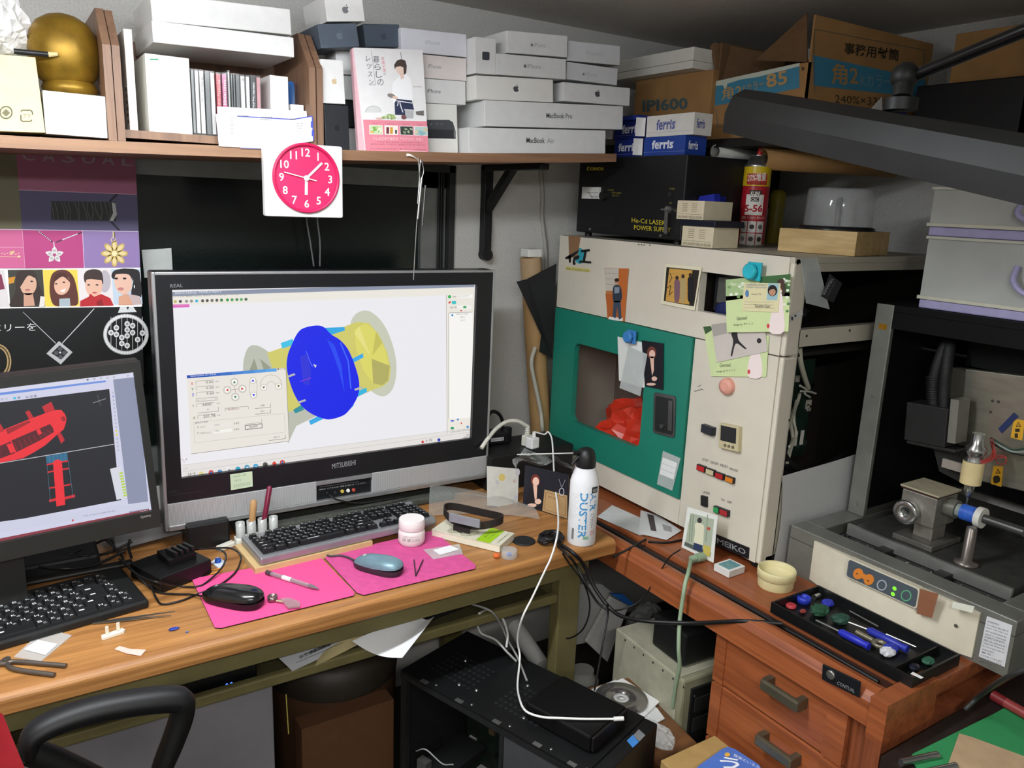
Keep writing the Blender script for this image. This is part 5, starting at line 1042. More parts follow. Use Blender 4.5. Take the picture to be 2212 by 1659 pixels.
def walker(k):
    k.poly([(1537, 701), (1570, 697), (1570, 720), (1541, 727)], '#a9a49c', 0); k.blob([(1584, 715), (1592, 716), (1596, 735), (1612, 752), (1608, 753), (1590, 742), (1582, 768), (1579, 766), (1584, 738), (1580, 722)], '#2c2a2a', 1); k.ell(1640, 736, 5, 5.5, '#2c2a2a', 1)
card('sketch_card', 'grey picture card of a walking figure between two green cards', 'card', [(1536, 700), (1650, 688), (1658, 759), (1548, 783)], '#cdc6bd', X=MX-.005, fn=walker)
card('photo_card', 'upper pale green picture card behind the identity card', 'card', [(1568, 604), (1708, 592), (1703, 716), (1570, 718)], '#cfe0a6', X=MX-.012, fn=lambda k: genteel(0, 0, k))
def idc(k):
    k.text('CHAMINADE UNIVERSITY', (1612, 617), (1657, 618), (1612, 613), '#6a7a96', 1); k.text('STUDENT ASSOCIATION', (1612, 622), (1656, 623), (1612, 618.5), '#6a7a96', 1); k.text("Hawaii '92", (1624, 637), (1644, 637.5), (1624, 633), '#6a6a66', 1)
    k.ell(1614, 634, 4, 8, '#5a86b4', 1); k.poly([(1660, 612), (1683, 613), (1679, 649), (1656, 648)], '#9ec4cc', 1); face_picture(k, 1669, 629, 9, '#c99a7a', '#1d1a1a', 2)
    for y in (652, 658, 665): k.line([(1608, y), (1672, y+1)], .8, '#a9a48a', 1)
    k.text('Takahiro Sato', (1630, 664), (1664, 665), (1630, 657), '#44444a', 2)
card('identity_card', 'cream identity card with a portrait clipped on the green card', 'card', [(1603, 671), (1681, 675), (1686, 612), (1607, 610)], '#e3dcae', X=MX-.014, fn=idc, th=.001)
def magclip(label, x, y, col, s):
    p = mx.at(*MA(x, y), .016); t = thing('magnet_clip', label, 'clip', p)
    f = Fr(p, mx.u, mx.v)
    MB().box(f, -.5*s, .55*s, -.5*s, .62*s, -.001, .004, M(col, .35), .001).build('plate', t); MB().box(f, -.35*s, .35*s, .0, .2*s, .0041, .010, M(col, .35), .001).build('jaw', t)
    MB().lathe(f.at(-.08*s, .05*s, .0101), f.n, [(.5*s, 0), (.5*s, .005), (.42*s, .007)], M(col, .3), 26).build('magnet_cap', t)
magclip('turquoise magnet clip holding the identity card', 1641, 588, '#2bb4c4', .034); 
card('white_paper', 'blank white paper clipped on the teal door', 'paper', [(1337, 822), (1392, 838), (1398, 742), (1334, 727)], '#dfe2de', X=MX-.0085)
def lady(dx, k, P, big=1):
    k.poly(P, '#1b1a1f', 0)
card('portrait_card', 'portrait card of a woman in black clipped on the teal door', 'card', [(1393, 834), (1432, 842), (1433, 742), (1386, 735)], '#1c1a20', X=MX-.010, fn=lambda k: (k.ell(1408, 762, 10, 14, '#6d3a30', 1), k.ell(1409, 765, 6.5, 9, '#e6bfae', 2), k.poly([(1404, 770), (1413, 770), (1413, 800), (1409, 812)], '#e3baa8', 2), k.ell(1414, 818, 6, 5, '#e6c0ae', 3), k.ell(1407, 830, 10, 3, '#e6c0ae', 3)))
m_zip = M('#dfe6e4', .12, noise=.05, alpha=.45, spec=.9, coat=.5)
zb, f = card('zip_bag', 'clear zip bag clipped over the paper on the teal door', 'bag', [(1338, 838), (1383, 856), (1398, 765), (1357, 748)], '#dfe6e4', X=MX-.0115); zb.data.materials[0] = m_zip
magclip('blue magnet clip on the teal door', 1375, 728, '#3f7fc0', .030)
zb, f = card('zip_bag', 'small clear zip bag with a white label on the teal door', 'bag', [(1419, 1046), (1452, 1060), (1470, 990), (1432, 974)], '#dfe6e4', X=MX-.0085); zb.data.materials[0] = m_zip
pic('label', f, zb, lambda k: (k.poly([(1432, 988), (1463, 1000), (1455, 1036), (1425, 1024)], '#e6eae8', 0), k.line([(1430, 1000), (1460, 1012)], .7, '#9aa4a2', 1), k.line([(1428, 1012), (1457, 1024)], .7, '#9aa4a2', 1)), .0003)
p = PX(1574, 834, MX); MB().lathe(p, (-1, 0, 0), [(.019, 0.0002), (.019, .009), (.017, .013), (.010, .015)], M('#e0a08e', .5, noise=.06), 28).build('round_magnet', None, 'salmon-pink round magnet on the cream panel', 'magnet')
pf = fq((1472, 1182), (1541, 1216), (1485, 1095), at=PZ(1472, 1183, OZ), n=V((-1, 0, .16)))
def worker(k):
    k.poly([(1492, 1108), (1543, 1122), (1534, 1203), (1479, 1177)], '#a9b4a0', 0); k.poly([(1480, 1170), (1536, 1194), (1534, 1204), (1478, 1178)], '#55605a', 1); k.blob([(1503, 1130), (1520, 1134), (1521, 1150), (1517, 1182), (1500, 1176), (1502, 1150)], '#dcdcc0', 2); k.ell(1512, 1124, 5, 6, '#3a3634', 3); k.poly([(1500, 1172), (1518, 1178), (1517, 1192), (1498, 1186)], '#2c3a5c', 3)
    for x in (1493, 1498, 1529): k.line([(x, 1112), (x-4, 1170)], 2, '#8a977f', 1)
    k.poly([(1521, 1176), (1536, 1182), (1534, 1203), (1519, 1198)], '#c4b45a', 2); k.poly([(1529, 1138), (1535, 1140), (1534, 1146), (1528, 1144)], '#c0503a', 2)
o, f = pquad('polaroid_photo', 'instant photo of a worker in overalls standing on the desk', 'photo', [(1472, 1182), (1541, 1216), (1550, 1114), (1485, 1095)], .0008, M('#dfe3dc', .4), at=PZ(1472, 1183, OZ+.001), n=V((-1, 0, .16)))
pic('picture', f, o, worker, .0003)
# ================================================================ on top of the machine
TZ = MZ1
KX = 1.385
kf = fq((1244, 499), (1470, 521), (1255, 342), X=KX)
ko = kf.at(0, 0)
kdz = TZ+.012-min(kf.at(0, 0).z, kf.at(kf.w, 0).z)
kmh = V((KX+.17, ko.y-kf.w/2, TZ))
kb = thing('laser_power_supply', 'black laser power supply unit with yellow lettering', 'power supply', kmh)
m_kb = M('#131416', .5, noise=.1, ns=20, bump=.03)
fk = Fr(V((KX, ko.y, TZ+.012)), (0, -1, 0), (0, 0, 1)); kw = kf.w; kh = PX(1255, 342, KX).z-TZ-.012
MB().box(fk, 0, kw, 0, kh, -.30, 0, m_kb, .003).build('case', kb)
for a, c_ in ((.02, -.03), (kw-.04, -.03), (.02, -.27), (kw-.04, -.27)): MB().cyl(fk.at(a, -.0115, c_), fk.at(a, 0, c_), .01, m_bk, n=12).build('foot', kb)
mt = fq((1260, 429), (1297, 430), (1262, 404), X=KX); 
mb = MB().box(mt, 0, mt.w, 0, mt.h, 0, .006, M('#d9dad4', .3)).build('meter', kb); pic('meter_scale', mt.move(0, 0, .006), mb, lambda k: (k.line([(1267, 416), (1292, 416)], .8, '#55565a'), k.line([(1270, 413), (1280, 428)], 1, '#26272a', 1), k.text('100 mA', (1276, 427), (1291, 427), (1276, 423), '#55565a', 1)), .0003)
def knob(x, y, r, d, m): p = PX(x, y, KX); return MB().lathe(p, (-1, 0, 0), [(r, 0.0003), (r*.9, d)], m, 18).build('knob', kb)
knob(1308, 423, .012, .014, m_bk); knob(1450, 420, .007, .006, M('#2c2c2e', .3))
knob(1445, 453, .009, .008, M('#b9b9b6', .3, .8))
p = PX(1445, 453, KX-.010); MB().box(Fr(p, (0, -1, 0), (0, 0, 1)), -.016, .002, -.002, .002, 0, .012, m_sil).build('key', kb); MB().prism(Fr(p+V((-.006, 0, -.036)), (0, -1, 0), (0, 0, 1)), [(-.006, .03), (.004, .03), (.006, -.022), (-.004, -.02)], 0, .002, m_sil).build('spare_key', kb)
for x, y in ((1275, 495), (1427, 509)): p = PX(x, y, KX); MB().lathe(p, (-1, 0, 0), [(.004, 0.0003), (.003, .003)], M('#9a9a98', .35, .8), 12).build('screw', kb)
vent = fq((1255, 486), (1326, 490), (1258, 463), X=KX)
for i in range(9): MB().box(vent, 0, vent.w, vent.h*i/9, vent.h*(i+.5)/9, 0, .0012, M('#1d1e20', .5)).build('vent_slat', kb)
yl = '#cdbd34'
pic('lettering', fk, kb, lambda k: (k.text('KIMMON', (1275, 368.5), (1303.5, 368.5), (1275, 361), yl, 0, .02), k.text('K', (1267.5, 368.5), (1273, 368.5), (1269, 360), yl, 0, .03), k.text('He-Cd LASER', (1365, 480), (1437, 487), (1365, 470), yl), k.text('POWER SUPPLY', (1370, 496), (1449, 502), (1370, 486), yl), k.text('POWER', (1446, 409.5), (1458, 410), (1446, 405.5), '#8a7f34'), k.text('OFF', (1446, 440), (1452, 440.5), (1446, 436.5), '#8a7f34'), k.text('ON', (1456, 456.5), (1461, 457), (1456, 452.5), '#8a7f34'), k.text('POWER', (1313, 412), (1326, 412.5), (1313, 408.5), '#8a7f34'), k.text('TUBE CURRENT', (1321, 418), (1343, 419), (1321, 414.5), '#8a7f34'), k.text('TUBE VOLT', (1322, 424), (1338, 424.5), (1322, 420.5), '#8a7f34')), .0005)
KT = TZ+.012+kh
# wax boxes printed ferris
def ferris(label, bl, br, tl, X, dep, col, inkc, tb, side=True, flap=None, lift=0):
    f = fq(bl, br, tl, X=X); z0 = f.at(0, 0).z
    base = KT+.0008+lift; f = Fr(V((X, f.o.y, base)), (0, -1, 0), (0, 0, 1)); w = (PX(*bl, X)-PX(*br, X)).length; h = abs(PX(*tl, X).z-PX(*bl, X).z)
    o = MB().box(f, 0, w, 0, h, -dep, 0, M(col, .35, noise=.03)).build('wax_box', None, label, 'box', 'wax cartons on the power supply')
    a0, a1, b0, b1 = tb
    def ink(k):
        k.abm = True; k.text('ferris', (w*a0, h*b0), (w*a1, h*b0), (w*a0, h*b1), inkc, 0, .025); k.line([(w*(a0+.06), h*(b1-.14)), (w*(a1+.02), h*(b1-.14))], .0012, inkc); k.line([(0, h*.2), (w, h*.2)], .0005, '#9fb0e0' if inkc == '#e9ecf4' else '#8a90b0', 0)
    pic('lettering', f, o, ink, .0004)
    if side:
        fs = Fr(f.at(w, 0, 0), (1, 0, 0), (0, 0, 1))
        def ink2(k): k.abm = True; k.text('ferris', (dep*.15, h*.3), (dep*.6, h*.3), (dep*.15, h*.75), inkc, 0, .025)
        pic('end_lettering', fs, o, ink2, .0004)
    if flap: MB().grid(lambda u, v: f.at(-.003-.012*u, h*(.05+.9*v), .002+.022*u-.006*math.sin(3*u)), 5, 3, M('#dcdcda', .5)).build('flap', o)
    return o, f, w, h
_, _, _, h1 = ferris('small dark blue wax carton at the lower left', (1327, 334), (1383, 333), (1327, 295), 1.43, .10, '#1d2f7e', '#e9ecf4', (.15, .85, .35, .8), False)
_, _, _, h2 = ferris('large royal blue wax carton with an open white flap', (1390, 333), (1478, 337), (1391, 293), 1.40, .07, '#1c3f94', '#e9ecf4', (.2, .72, .35, .82), True, True)
ferris('dark blue wax carton on the upper left', (1326, 292), (1386, 290), (1328, 254), 1.43, .10, '#1b2c78', '#e9ecf4', (.3, .9, .3, .8), False, True, h1+.001)
ferris('white wax carton with an open flap on the blue one', (1396, 286), (1497, 288), (1399, 241), 1.405, .06, '#dddcd6', '#5a66a4', (.22, .62, .3, .8), True, True, h2+.001)
lidz = KT+.0008+h1+.001+abs(PX(1326, 292, 1.43).z-PX(1328, 254, 1.43).z)
l0 = PX(1309, 246, 1.42); l1 = PX(1386, 246, 1.42)
MB().box(Fr(V((1.415, l0.y, lidz+.0008)), (0, -1, 0), (0, 0, 1)), 0, l0.y-l1.y, 0, .010, -.10, 0, M('#24388e', .35)).build('carton_cover', None, 'flat blue carton cover on top of the wax cartons', 'box')
# right-hand upper shelf and cartons
S2 = 1.622
s2 = thing('upper_shelf', 'dark board shelf above the machines on the right wall', 'shelf', (1.85, 1.3, S2))
m_dk = M('#1c1a17', .7, noise=.15)
MB().box(F0, 1.545, WX-.002, .90, WY-.003, S2-.02, S2, m_dk).build('board', s2)
MB().box(F0, 1.84, WX-.002, .45, .8995, S2-.02, S2, m_dk).build('board', s2)
for y in (.75, 1.75): MB().box(F0, 1.95, WX-.002, y, y+.02, S2-.16, S2-.0205, m_dk).build('bracket', s2)
MB().box(F0, 1.90, 1.92, .905, .925, S2+.0003, CZ-.001, m_dk).build('post', s2)
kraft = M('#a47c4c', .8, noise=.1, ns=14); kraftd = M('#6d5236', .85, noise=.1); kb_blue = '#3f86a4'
fb = fq((1366, 290), (1537, 273), (1364, 173), X=1.56)
fbb = Fr(V((1.56, fb.o.y, S2+.0005)), (0, -1, 0), (0, 0, 1)); bw = PX(1366, 240, 1.56).y-PX(1541, 230, 1.575).y-.004; bh = PX(1440, 165, 1.56).z-S2
co = MB().box(fbb, 0, bw, 0, bh, -.3, 0, kraft, .002).build('cardboard_box', None, 'plain brown carton with dark green letters behind the wax cartons', 'box')
pic('lettering', fbb, co, lambda k: k.text('IPI600', (1388, 242), (1486, 236), (1388, 216), '#4c6468', 0, .03), .0006)
fw_ = fq((1318, 157), (1489, 139), (1318, 128), X=1.50)
fwb = Fr(V((1.515, PX(1318, 140, 1.50).y, S2+bh+.001)), (0, -1, 0), (0, 0, 1)); ww = PX(1318, 140, 1.5).y-PX(1489, 118, 1.5).y
wo = MB().box(fwb, 0, ww, 0, .018, -.10, 0, offw).build('white_box', None, 'flat white box with a lid lying on the brown carton', 'box')
MB().box(fwb, -.002, ww+.002, .0185, .050, -.103, .003, offw, .002).build('lid', wo)
# big envelope carton, its corner toward the viewer
CX = 1.575; cyc = PX(1743, 200, CX).y; cyl_ = PX(1541, 230, CX).y; cxr = PY(2006, 170, cyc).x
fl = Fr(V((CX, 0, 0)), (0, -1, 0), (0, 0, 1)); ff = FY(cyc)
ec = thing('envelope_carton', 'brown envelope carton with blue printed bands and open top', 'box', ((CX+cxr)/2, (cyc+cyl_)/2, S2))
ztop = PY(1745, 24, cyc).z; ztr = PY(2004, 95, cyc).z; ztop = (ztop+ztr)/2
zl = [fl.ab(x, y) for x, y in ((1541, 303), (1742, 300), (1742, 135), (1728, 137), (1545, 176))]
zb_ = S2+.0006
MB().prism(fl, [(-cyl_, zb_), (-cyc, zb_), (-cyc, zl[2][1]), (zl[3][0], zl[3][1]), (-cyl_, zl[4][1])], -.005, 0, kraft).build('left_wall', ec)
MB().prism(ff, [(CX, zb_), (cxr, zb_), (cxr, ztop), (CX, ztop)], -.005, 0, kraft).build('front_wall', ec)
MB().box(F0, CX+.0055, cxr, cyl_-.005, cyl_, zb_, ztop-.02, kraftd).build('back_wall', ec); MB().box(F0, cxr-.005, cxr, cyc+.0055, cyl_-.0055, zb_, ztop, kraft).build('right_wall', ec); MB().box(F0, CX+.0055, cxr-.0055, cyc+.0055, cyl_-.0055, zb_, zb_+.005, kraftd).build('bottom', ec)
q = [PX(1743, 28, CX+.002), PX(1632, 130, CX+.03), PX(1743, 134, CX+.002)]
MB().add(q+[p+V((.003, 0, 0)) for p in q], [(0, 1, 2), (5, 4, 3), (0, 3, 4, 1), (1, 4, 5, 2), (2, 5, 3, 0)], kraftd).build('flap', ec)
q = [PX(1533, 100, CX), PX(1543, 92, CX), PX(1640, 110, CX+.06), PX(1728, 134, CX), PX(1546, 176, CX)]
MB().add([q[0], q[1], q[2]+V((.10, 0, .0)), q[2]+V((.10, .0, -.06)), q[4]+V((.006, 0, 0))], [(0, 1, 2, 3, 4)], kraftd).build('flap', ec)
def pl_(k):
    k.poly([(1545, 180), (1727, 140), (1727, 190), (1545, 229)], kb_blue, 0); k.poly([(1545, 176), (1728, 136), (1728, 143), (1640, 166), (1600, 172), (1572, 181), (1568, 196), (1562, 184), (1545, 186)], '#c9d2c4', 1)
    k.text('角2', (1560, 218), (1603, 208), (1560, 190), '#c09a62', 2, .01); k.text('Kカラー', (1606, 203), (1652, 190), (1605, 184), '#c09a62', 2, .0); k.text('85', (1657, 191), (1703, 181), (1655, 161), '#c09a62', 2, .02)
    k.text('240×332', (1580, 238), (1640, 226), (1580, 229), '#5a4a34', 1); k.line([(1546, 235), (1552, 275), (1600, 266), (1716, 240)], 1.4, '#55727a', 1); k.poly([(1732, 143), (1740, 148), (1733, 154)], '#4a3a28', 1)
pic('printing', fl, ec, pl_, .0006)
def pf_(k):
    k.poly([(1756, 119), (2000, 172), (2000, 212), (1757, 185)], kb_blue, 0); k.text('事務用封筒', (1822, 117), (1940, 133), (1824, 91), '#2f2a22', 1, .015); k.text('角2', (1795, 182), (1853, 186), (1795, 136), '#b08a54', 1, .015); k.text('Kカラー', (1858, 187), (1925, 190), (1858, 160), '#7f98a0', 1); k.text('240%×332%', (1803, 222), (1925, 230), (1803, 205), '#3f3626', 1)
    k.line([(1759, 200), (1758, 63), (1995, 108), (1996, 205)], 1.4, '#5f6a5c', 1)
pic('printing', ff, ec, pf_, .0006)
# rolled paper and cardboard tube under the shelf
ra = PX(1540, 331, 1.48); rz = KT+.024
rd = V((.42, .02, 0)); ra = V((1.545, PX(1545, 331, 1.545).y, KT+.0182))
rt = MB(); rt.lathe(ra, rd, [(.0135, 0), (.0178, 0), (.0178, .20), (.0135, .20), (.0135, 0)], M('#d8d8d0', .6, noise=.05), 28, True, False, False); rt.build('paper_roll', None, 'roll of white paper lying beside the wax cartons', 'paper roll')
tb0 = V((1.60, PX(1648, 332, 1.60).y, S2-.0202-.0265)); 
MB().lathe(tb0, V((.45, -.10, 0)), [(.021, 0), (.026, 0), (.026, .42), (.021, .42), (.021, 0)], kraft, 30, True, False, False).build('cardboard_tube', None, 'brown cardboard tube hung under the upper shelf', 'tube')
# cream wax boxes
def wbox(label, bl, br, tl, X, dep, z0, group='cream wax boxes on the machine'):
    y0 = PX(*bl, X).y; w = y0-PX(*br, X).y; h = PX(*tl, X).z-PX(*bl, X).z; f = Fr(V((X, y0, z0)), (0, -1, 0), (0, 0, 1))
    o = MB().box(f, 0, w, 0, h, -dep, 0, M('#d8cdb0', .6, noise=.04), .001).build('wax_box', None, label, 'box', group)
    def ink(k):
        k.abm = True
        for c_ in (.2, .55):
            for r in range(5): k.rect(w*c_, h*(.42+.1*r), w*(c_+.2), h*(.46+.1*r), '#a89c82')
        k.line([(w*.05, h*.28), (w*.95, h*.28)], .0006, '#6a624e'); k.text('MASTER PATTERN CARVING WAX', (w*.95, h*.2), (w*.05, h*.2), (w*.95, h*.06), '#6a624e')
    pic('lettering', f, o, ink, .0004); return z0+h, f, w
wy = PZ(1474, 531, TZ)
WXX = wy.x
h1, f1, w1 = wbox('lower cream wax box beside the power supply', (1471, 531), (1538, 537), (1473, 488), WXX, .085, TZ+.0006)
MB().box(f1, -.004, w1+.006, 0, .014, -.095, .004, M('#161a2a', .4), .002).build('tray', None, 'black-blue plastic tray between the cream wax boxes', 'tray').location.z += h1-TZ
h3, f3, w3 = wbox('upper cream wax box topmost of the pair', (1461, 468), (1518, 479), (1466, 428), WXX-.006, .095, h1+.0152)
for i, (a, c_, wd_, hh_) in enumerate(((.2, -.05, .035, .014), (.52, -.045, .03, .017), (.35, -.08, .03, .012))):
    MB().prism(f3.move(w3*a, 0, c_), [(0, 0), (wd_, 0), (wd_*.9, hh_), (wd_*.1, hh_*.8)], -.02, 0, M('#2430a0', .4)).build('wax_block', None, ['low blue wax block on the left of the upper cream box', 'tall blue wax block on the right of the upper cream box', 'blue wax block behind the other two'][i], 'wax', 'blue wax blocks').location.z += h3-f3.o.z+.0005-.0
# lubricant spray can
cb_ = PZ(1627, 534, TZ); cr = .033
cx_, cy_ = cb_.x+.018, cb_.y+.026
kc = thing('spray_can', 'yellow and red lubricant spray can on the machine', 'spray can', (cx_, cy_, TZ+.0005))
c0 = V((cx_, cy_, TZ+.0005))
topz = PY(1635, 345, cy_).z-TZ; shz = PY(1630, 361, cy_).z-TZ; yz = PY(1630, 403, cy_).z-TZ
MB().lathe(c0, (0, 0, 1), [(cr*.96, 0), (cr, .003), (cr, .006)], M('#b9b9b6', .3, .8), 40).build('base_rim', kc)
MB().lathe(c0, (0, 0, 1), [(cr, .006), (cr, yz)], M('#b3202c', .3, noise=.03), 40, capa=False, capb=False).build('red_body', kc)
MB().lathe(c0, (0, 0, 1), [(cr, yz), (cr, shz)], M('#e0c020', .3, noise=.03), 40, capa=False, capb=False).build('yellow_band', kc)
MB().lathe(c0, (0, 0, 1), [(cr, shz), (cr*1.02, shz+.002), (cr*.95, shz+.006), (cr*.62, shz+.022), (cr*.5, shz+.024), (cr*.5, shz+.028)], M('#c4c4c0', .25, .9), 40).build('dome', kc)
MB().lathe(c0+V((0, 0, shz+.028)), (0, 0, 1), [(.006, 0), (.006, .010), (.0045, .012), (.0045, .017)], M('#c22a34', .4), 16).build('nozzle', kc)
class Wrap(Ink):                # print wrapped round a can; u = arc metres from the side facing the viewer, v = height
    def __init__(s, c, r, lift=.0004): super().__init__(FY(0), lift); s.c = c; s.r = r; s.a0 = math.atan2(-c.y, -c.x); s.abm = True
    def p(s, x, y, k): a = s.a0+x/s.r; rr_ = s.r+s.l*(1+k); return s.c+V((rr_*math.cos(a), rr_*math.sin(a), y))
    def sub(s, x0, y0, x1, y1, col, k=0, n=6):
        for i in range(n): a = x0+(x1-x0)*i/n; b = x0+(x1-x0)*(i+1)/n; s.poly([(a, y0), (b, y0), (b, y1), (a, y1)], col, k)
k = Wrap(c0, cr)
zA = lambda py: PY(1628, py, cy_).z-TZ
k.sub(-.026, zA(400), .026, zA(376), '#c03a2c', 0); k.text('20%増量', (-.024, zA(394)), (.022, zA(391)), (-.024, zA(376)), '#f4ece0', 1, .015); k.text('ボーナスセール', (-.016, zA(402)), (.024, zA(400)), (-.016, zA(395)), '#5a2a1c', 1)
k.sub(-.015, zA(424), .015, zA(412), '#20201f', 0); k.text('KURE', (-.011, zA(422)), (.011, zA(422)), (-.011, zA(414.5)), '#f0ece0', 1, .03)
k.sub(-.022, zA(465), .022, zA(421), '#ece9e2', .3); k.sub(-.0095, zA(436), .0095, zA(427), '#3a3a3a', 1); k.text('CRC', (-.008, zA(435)), (.008, zA(435)), (-.008, zA(428.5)), '#e9e6df', 2, .02); k.text('5-56', (-.023, zA(459)), (.021, zA(458)), (-.023, zA(443)), '#b3202c', 1, .035)
k.text('浸透防錆、キシミをおさえ、動きをよくする', (-.030, zA(474)), (.030, zA(473)), (-.030, zA(468)), '#f0e6e0', 1)
rq = random.Random(5)
for i in range(3):
    for j in range(2):
        x0 = -.031+i*.021; z0 = zA(502+j*26); z1 = zA(478+j*26); k.sub(x0, z0, x0+.019, z1, '#d9d6d0', 0, 3)
        k.abm = True; k.ell(x0+.0095, (z0+z1)/2, .006, .006, rq.choice(['#3a3836', '#6d6a66', '#8d8a86', '#55524e']), 1, 12)
k.build('label', kc)
MB().lathe(PZ(1680, 528, TZ+.0005)+V((.04, .05, 0)), (0, 0, 1), [(.02, 0), (.022, .004), (.022, .135), (.016, .145), (.008, .148)], M('#8d7f2a', .4, noise=.1), 24).build('yellow_bottle', None, 'mustard-yellow bottle half hidden behind the spray can', 'bottle')
# wooden box and disc spindle
fwx = fq((1679, 541), (1846, 549.5), (1684, 488), at=PZ(1679, 541, TZ+.001), yaw=-80)
fwx = Fr(V((fwx.o.x, fwx.o.y, TZ+.0008)), (fwx.u.x, fwx.u.y, 0), (0, 0, 1)); wbw, wbh = fq((1679, 541), (1846, 549.5), (1684, 488), at=PZ(1679, 541, TZ+.001), yaw=-80).w, .052
m_pl = wood('#b3925c', '#dcc08a', 'y', .5, .6)
wbx = MB().box(fwx, 0, wbw, 0, wbh, -.17, 0, m_pl, .001).build('wooden_box', None, 'pale plain wooden box under the disc spindle', 'box')
sp_ = fwx.at(wbw*.52, wbh+.0005, -.085)
cs = thing('disc_spindle', 'smoky clear disc spindle case on the wooden box', 'disc case', sp_)
SR = .074
MB().lathe(sp_, (0, 0, 1), [(SR*1.1, 0), (SR*1.1, .005), (SR*1.02, .008)], M('#17181a', .35), 44).build('base', cs)
MB().lathe(sp_+V((0, 0, .0085)), (0, 0, 1), [(SR, 0), (SR*.99, .04), (SR*.97, .078), (SR*.93, .083), (SR*.3, .084)], M('#c9ced0', .08, noise=0, alpha=.32, spec=1, coat=1), 48, True, False, True).build('cover', cs)
MB().lathe(sp_+V((0, 0, .0085)), (0, 0, 1), [(.007, 0), (.007, .06), (.004, .064)], M('#2a2b2d', .4), 14).build('spindle', cs)

# clear pouch and dark label hanging in the upper side bay
o, f = pquad('clear_pouch', 'clear plastic pouch taped at the machine corner over the side bay', 'pouch', [(1742, 655), (1792, 668), (1776, 600), (1765, 556), (1730, 560)], .001, m_zip, Y=MY0-.004)
o, f = pquad('dark_label', 'dark printed label hanging in the side bay', 'label', [(1775, 640), (1800, 654), (1820, 612), (1793, 592)], .001, M('#2a2c2e', .4), Y=MY0-.007)
pic('lettering', f, o, lambda k: (k.text('POLAALERT', (1776, 634), (1796, 600), (1781, 637), '#c9cbcc'), k.text('safety film', (1784, 640), (1802, 608), (1787, 642), '#7d8082')), .0004)
o, f = pquad('white_tag', 'small white printed tag at the machine edge', 'tag', [(1706, 697), (1735, 680), (1733, 668), (1708, 683)], .0008, M('#cfd0cc', .5), Y=MY0-.003)
pic('print', f, o, lambda k: (k.rect(1709, 684, 1713, 692, '#44464a'), k.ell(1718, 682, 2.4, 2.6, '#44464a')), .0003)
pquad('window_patch', 'flat whitish patch on the window pane beside the poster', 'paper', [(312, 600), (374, 600), (370, 536), (306, 540)], .0008, M('#b9bdb8', .7, noise=.05), Y=WY+.040)  # thin whitish slab just in front of the pane
# ================================================================ desktop milling machine
def PD(x, y, d): r = ray(x, y); return CAM+r*(d/FP)
GX = 1.415; GZ = OZ+.0005
gx = FX(GX); GT = .781
gy1 = PX(1703, 1180, GX).y; gy0 = PX(2198, 1345, GX).y
m_ms = M('#85867f', .45, .55, noise=.08, ns=30); m_msd = M('#3c3d3a', .5, .4, noise=.15); m_mc = M('#cfc8b4', .5, noise=.04)
ml = thing('milling_machine', 'silver and cream desktop milling machine with a black hood', 'machine', (1.7, .78, OZ))
MB().box(F0, GX, 2.05, gy0, gy1, GZ, GT-.03, m_ms).build('base', ml)
lipw = .05
for x0, x1, y0, y1 in ((GX, GX+lipw, gy0, gy1), (GX+lipw, 2.05, gy1-.05, gy1), (GX+lipw, 2.05, gy0, gy0+.05)): MB().box(F0, x0, x1, y0, y1, GT-.0295, GT, m_ms, .002).build('top_rim', ml)
MB().box(F0, GX+lipw, 2.04, gy0+.05, gy1-.05, GT-.0298, GT-.024, M('#1a1a18', .8, noise=.3)).build('chip_tray', ml)
for i in range(2): yy = gy1-.05-(i+1)*(gy1-gy0-.1)/3; MB().box(F0, GX+lipw, GX+.12, yy-.012, yy+.012, GT-.0238, GT-.004, M('#151514', .6)).build('divider', ml)
rc = random.Random(9); b = MB()
for i in range(900):
    y = rc.uniform(gy0+.055, gy1-.055); x = GX+lipw+rc.random()**1.5*.13; s_ = rc.uniform(.0008, .0028); z = GT-.0235+rc.random()*.004
    p = V((x, y, z)); a = rc.random()*6.3; d1 = V((math.cos(a), math.sin(a), rc.uniform(-.4, .4)))*s_; d2 = V((-math.sin(a), math.cos(a), .3))*s_*.6
    b.add([p-d1, p+d2, p+d1, p-d2+V((0, 0, s_))], [(0, 1, 2), (0, 2, 3), (1, 3, 2)], M(rc.choice(['#6f7a76', '#9aa6a4', '#3a4a58', '#55605e']), .6, noise=0))
b.build('wax_chips', ml, kind='stuff')
# bowed cream front
n = 20; rows = []; pa1 = PX(1762, 1165, GX).y; pa0_ = PX(2118, 1330, GX).y
zt_, zb_ = GT-.012, GZ+.008
pan = MB(); grid_ = []
for j in range(7):
    v = j/6; row = []
    for i in range(n+1):
        t = i/n; bul = .030*(1-(2*t-1)**2)*(.25+.75*(1-v))+.004; row.append(V((GX-bul, pa1+(pa0_-pa1)*t, zb_+(zt_-zb_)*v)))
    grid_.append(row)
vs = [p for r in grid_ for p in r]; pan.add(vs, [(j*(n+1)+i, j*(n+1)+i+1, (j+1)*(n+1)+i+1, (j+1)*(n+1)+i) for j in range(6) for i in range(n)], m_mc, True)
for r in (grid_[0], grid_[-1]): pan.add(r+[V((GX, p.y, p.z)) for p in r], [(i, i+1, n+2+i, n+1+i) for i in range(n)], m_mc)
for c_ in (0, n): pan.add([g[c_] for g in grid_]+[V((GX, g[c_].y, g[c_].z)) for g in grid_], [(j, j+1, 8+j, 7+j) for j in range(6)], m_mc)
fp_ = pan.build('front_cover', ml)
CXp = GX-.029
cq = fq((1829, 1244), (1977, 1312), (1838, 1210), X=CXp)
cpn = MB().prism(cq, rr(-.003, cq.w+.003, -.003, cq.h+.003, .006), -.014, -.0005, m_mc).build('control_surround', fp_)
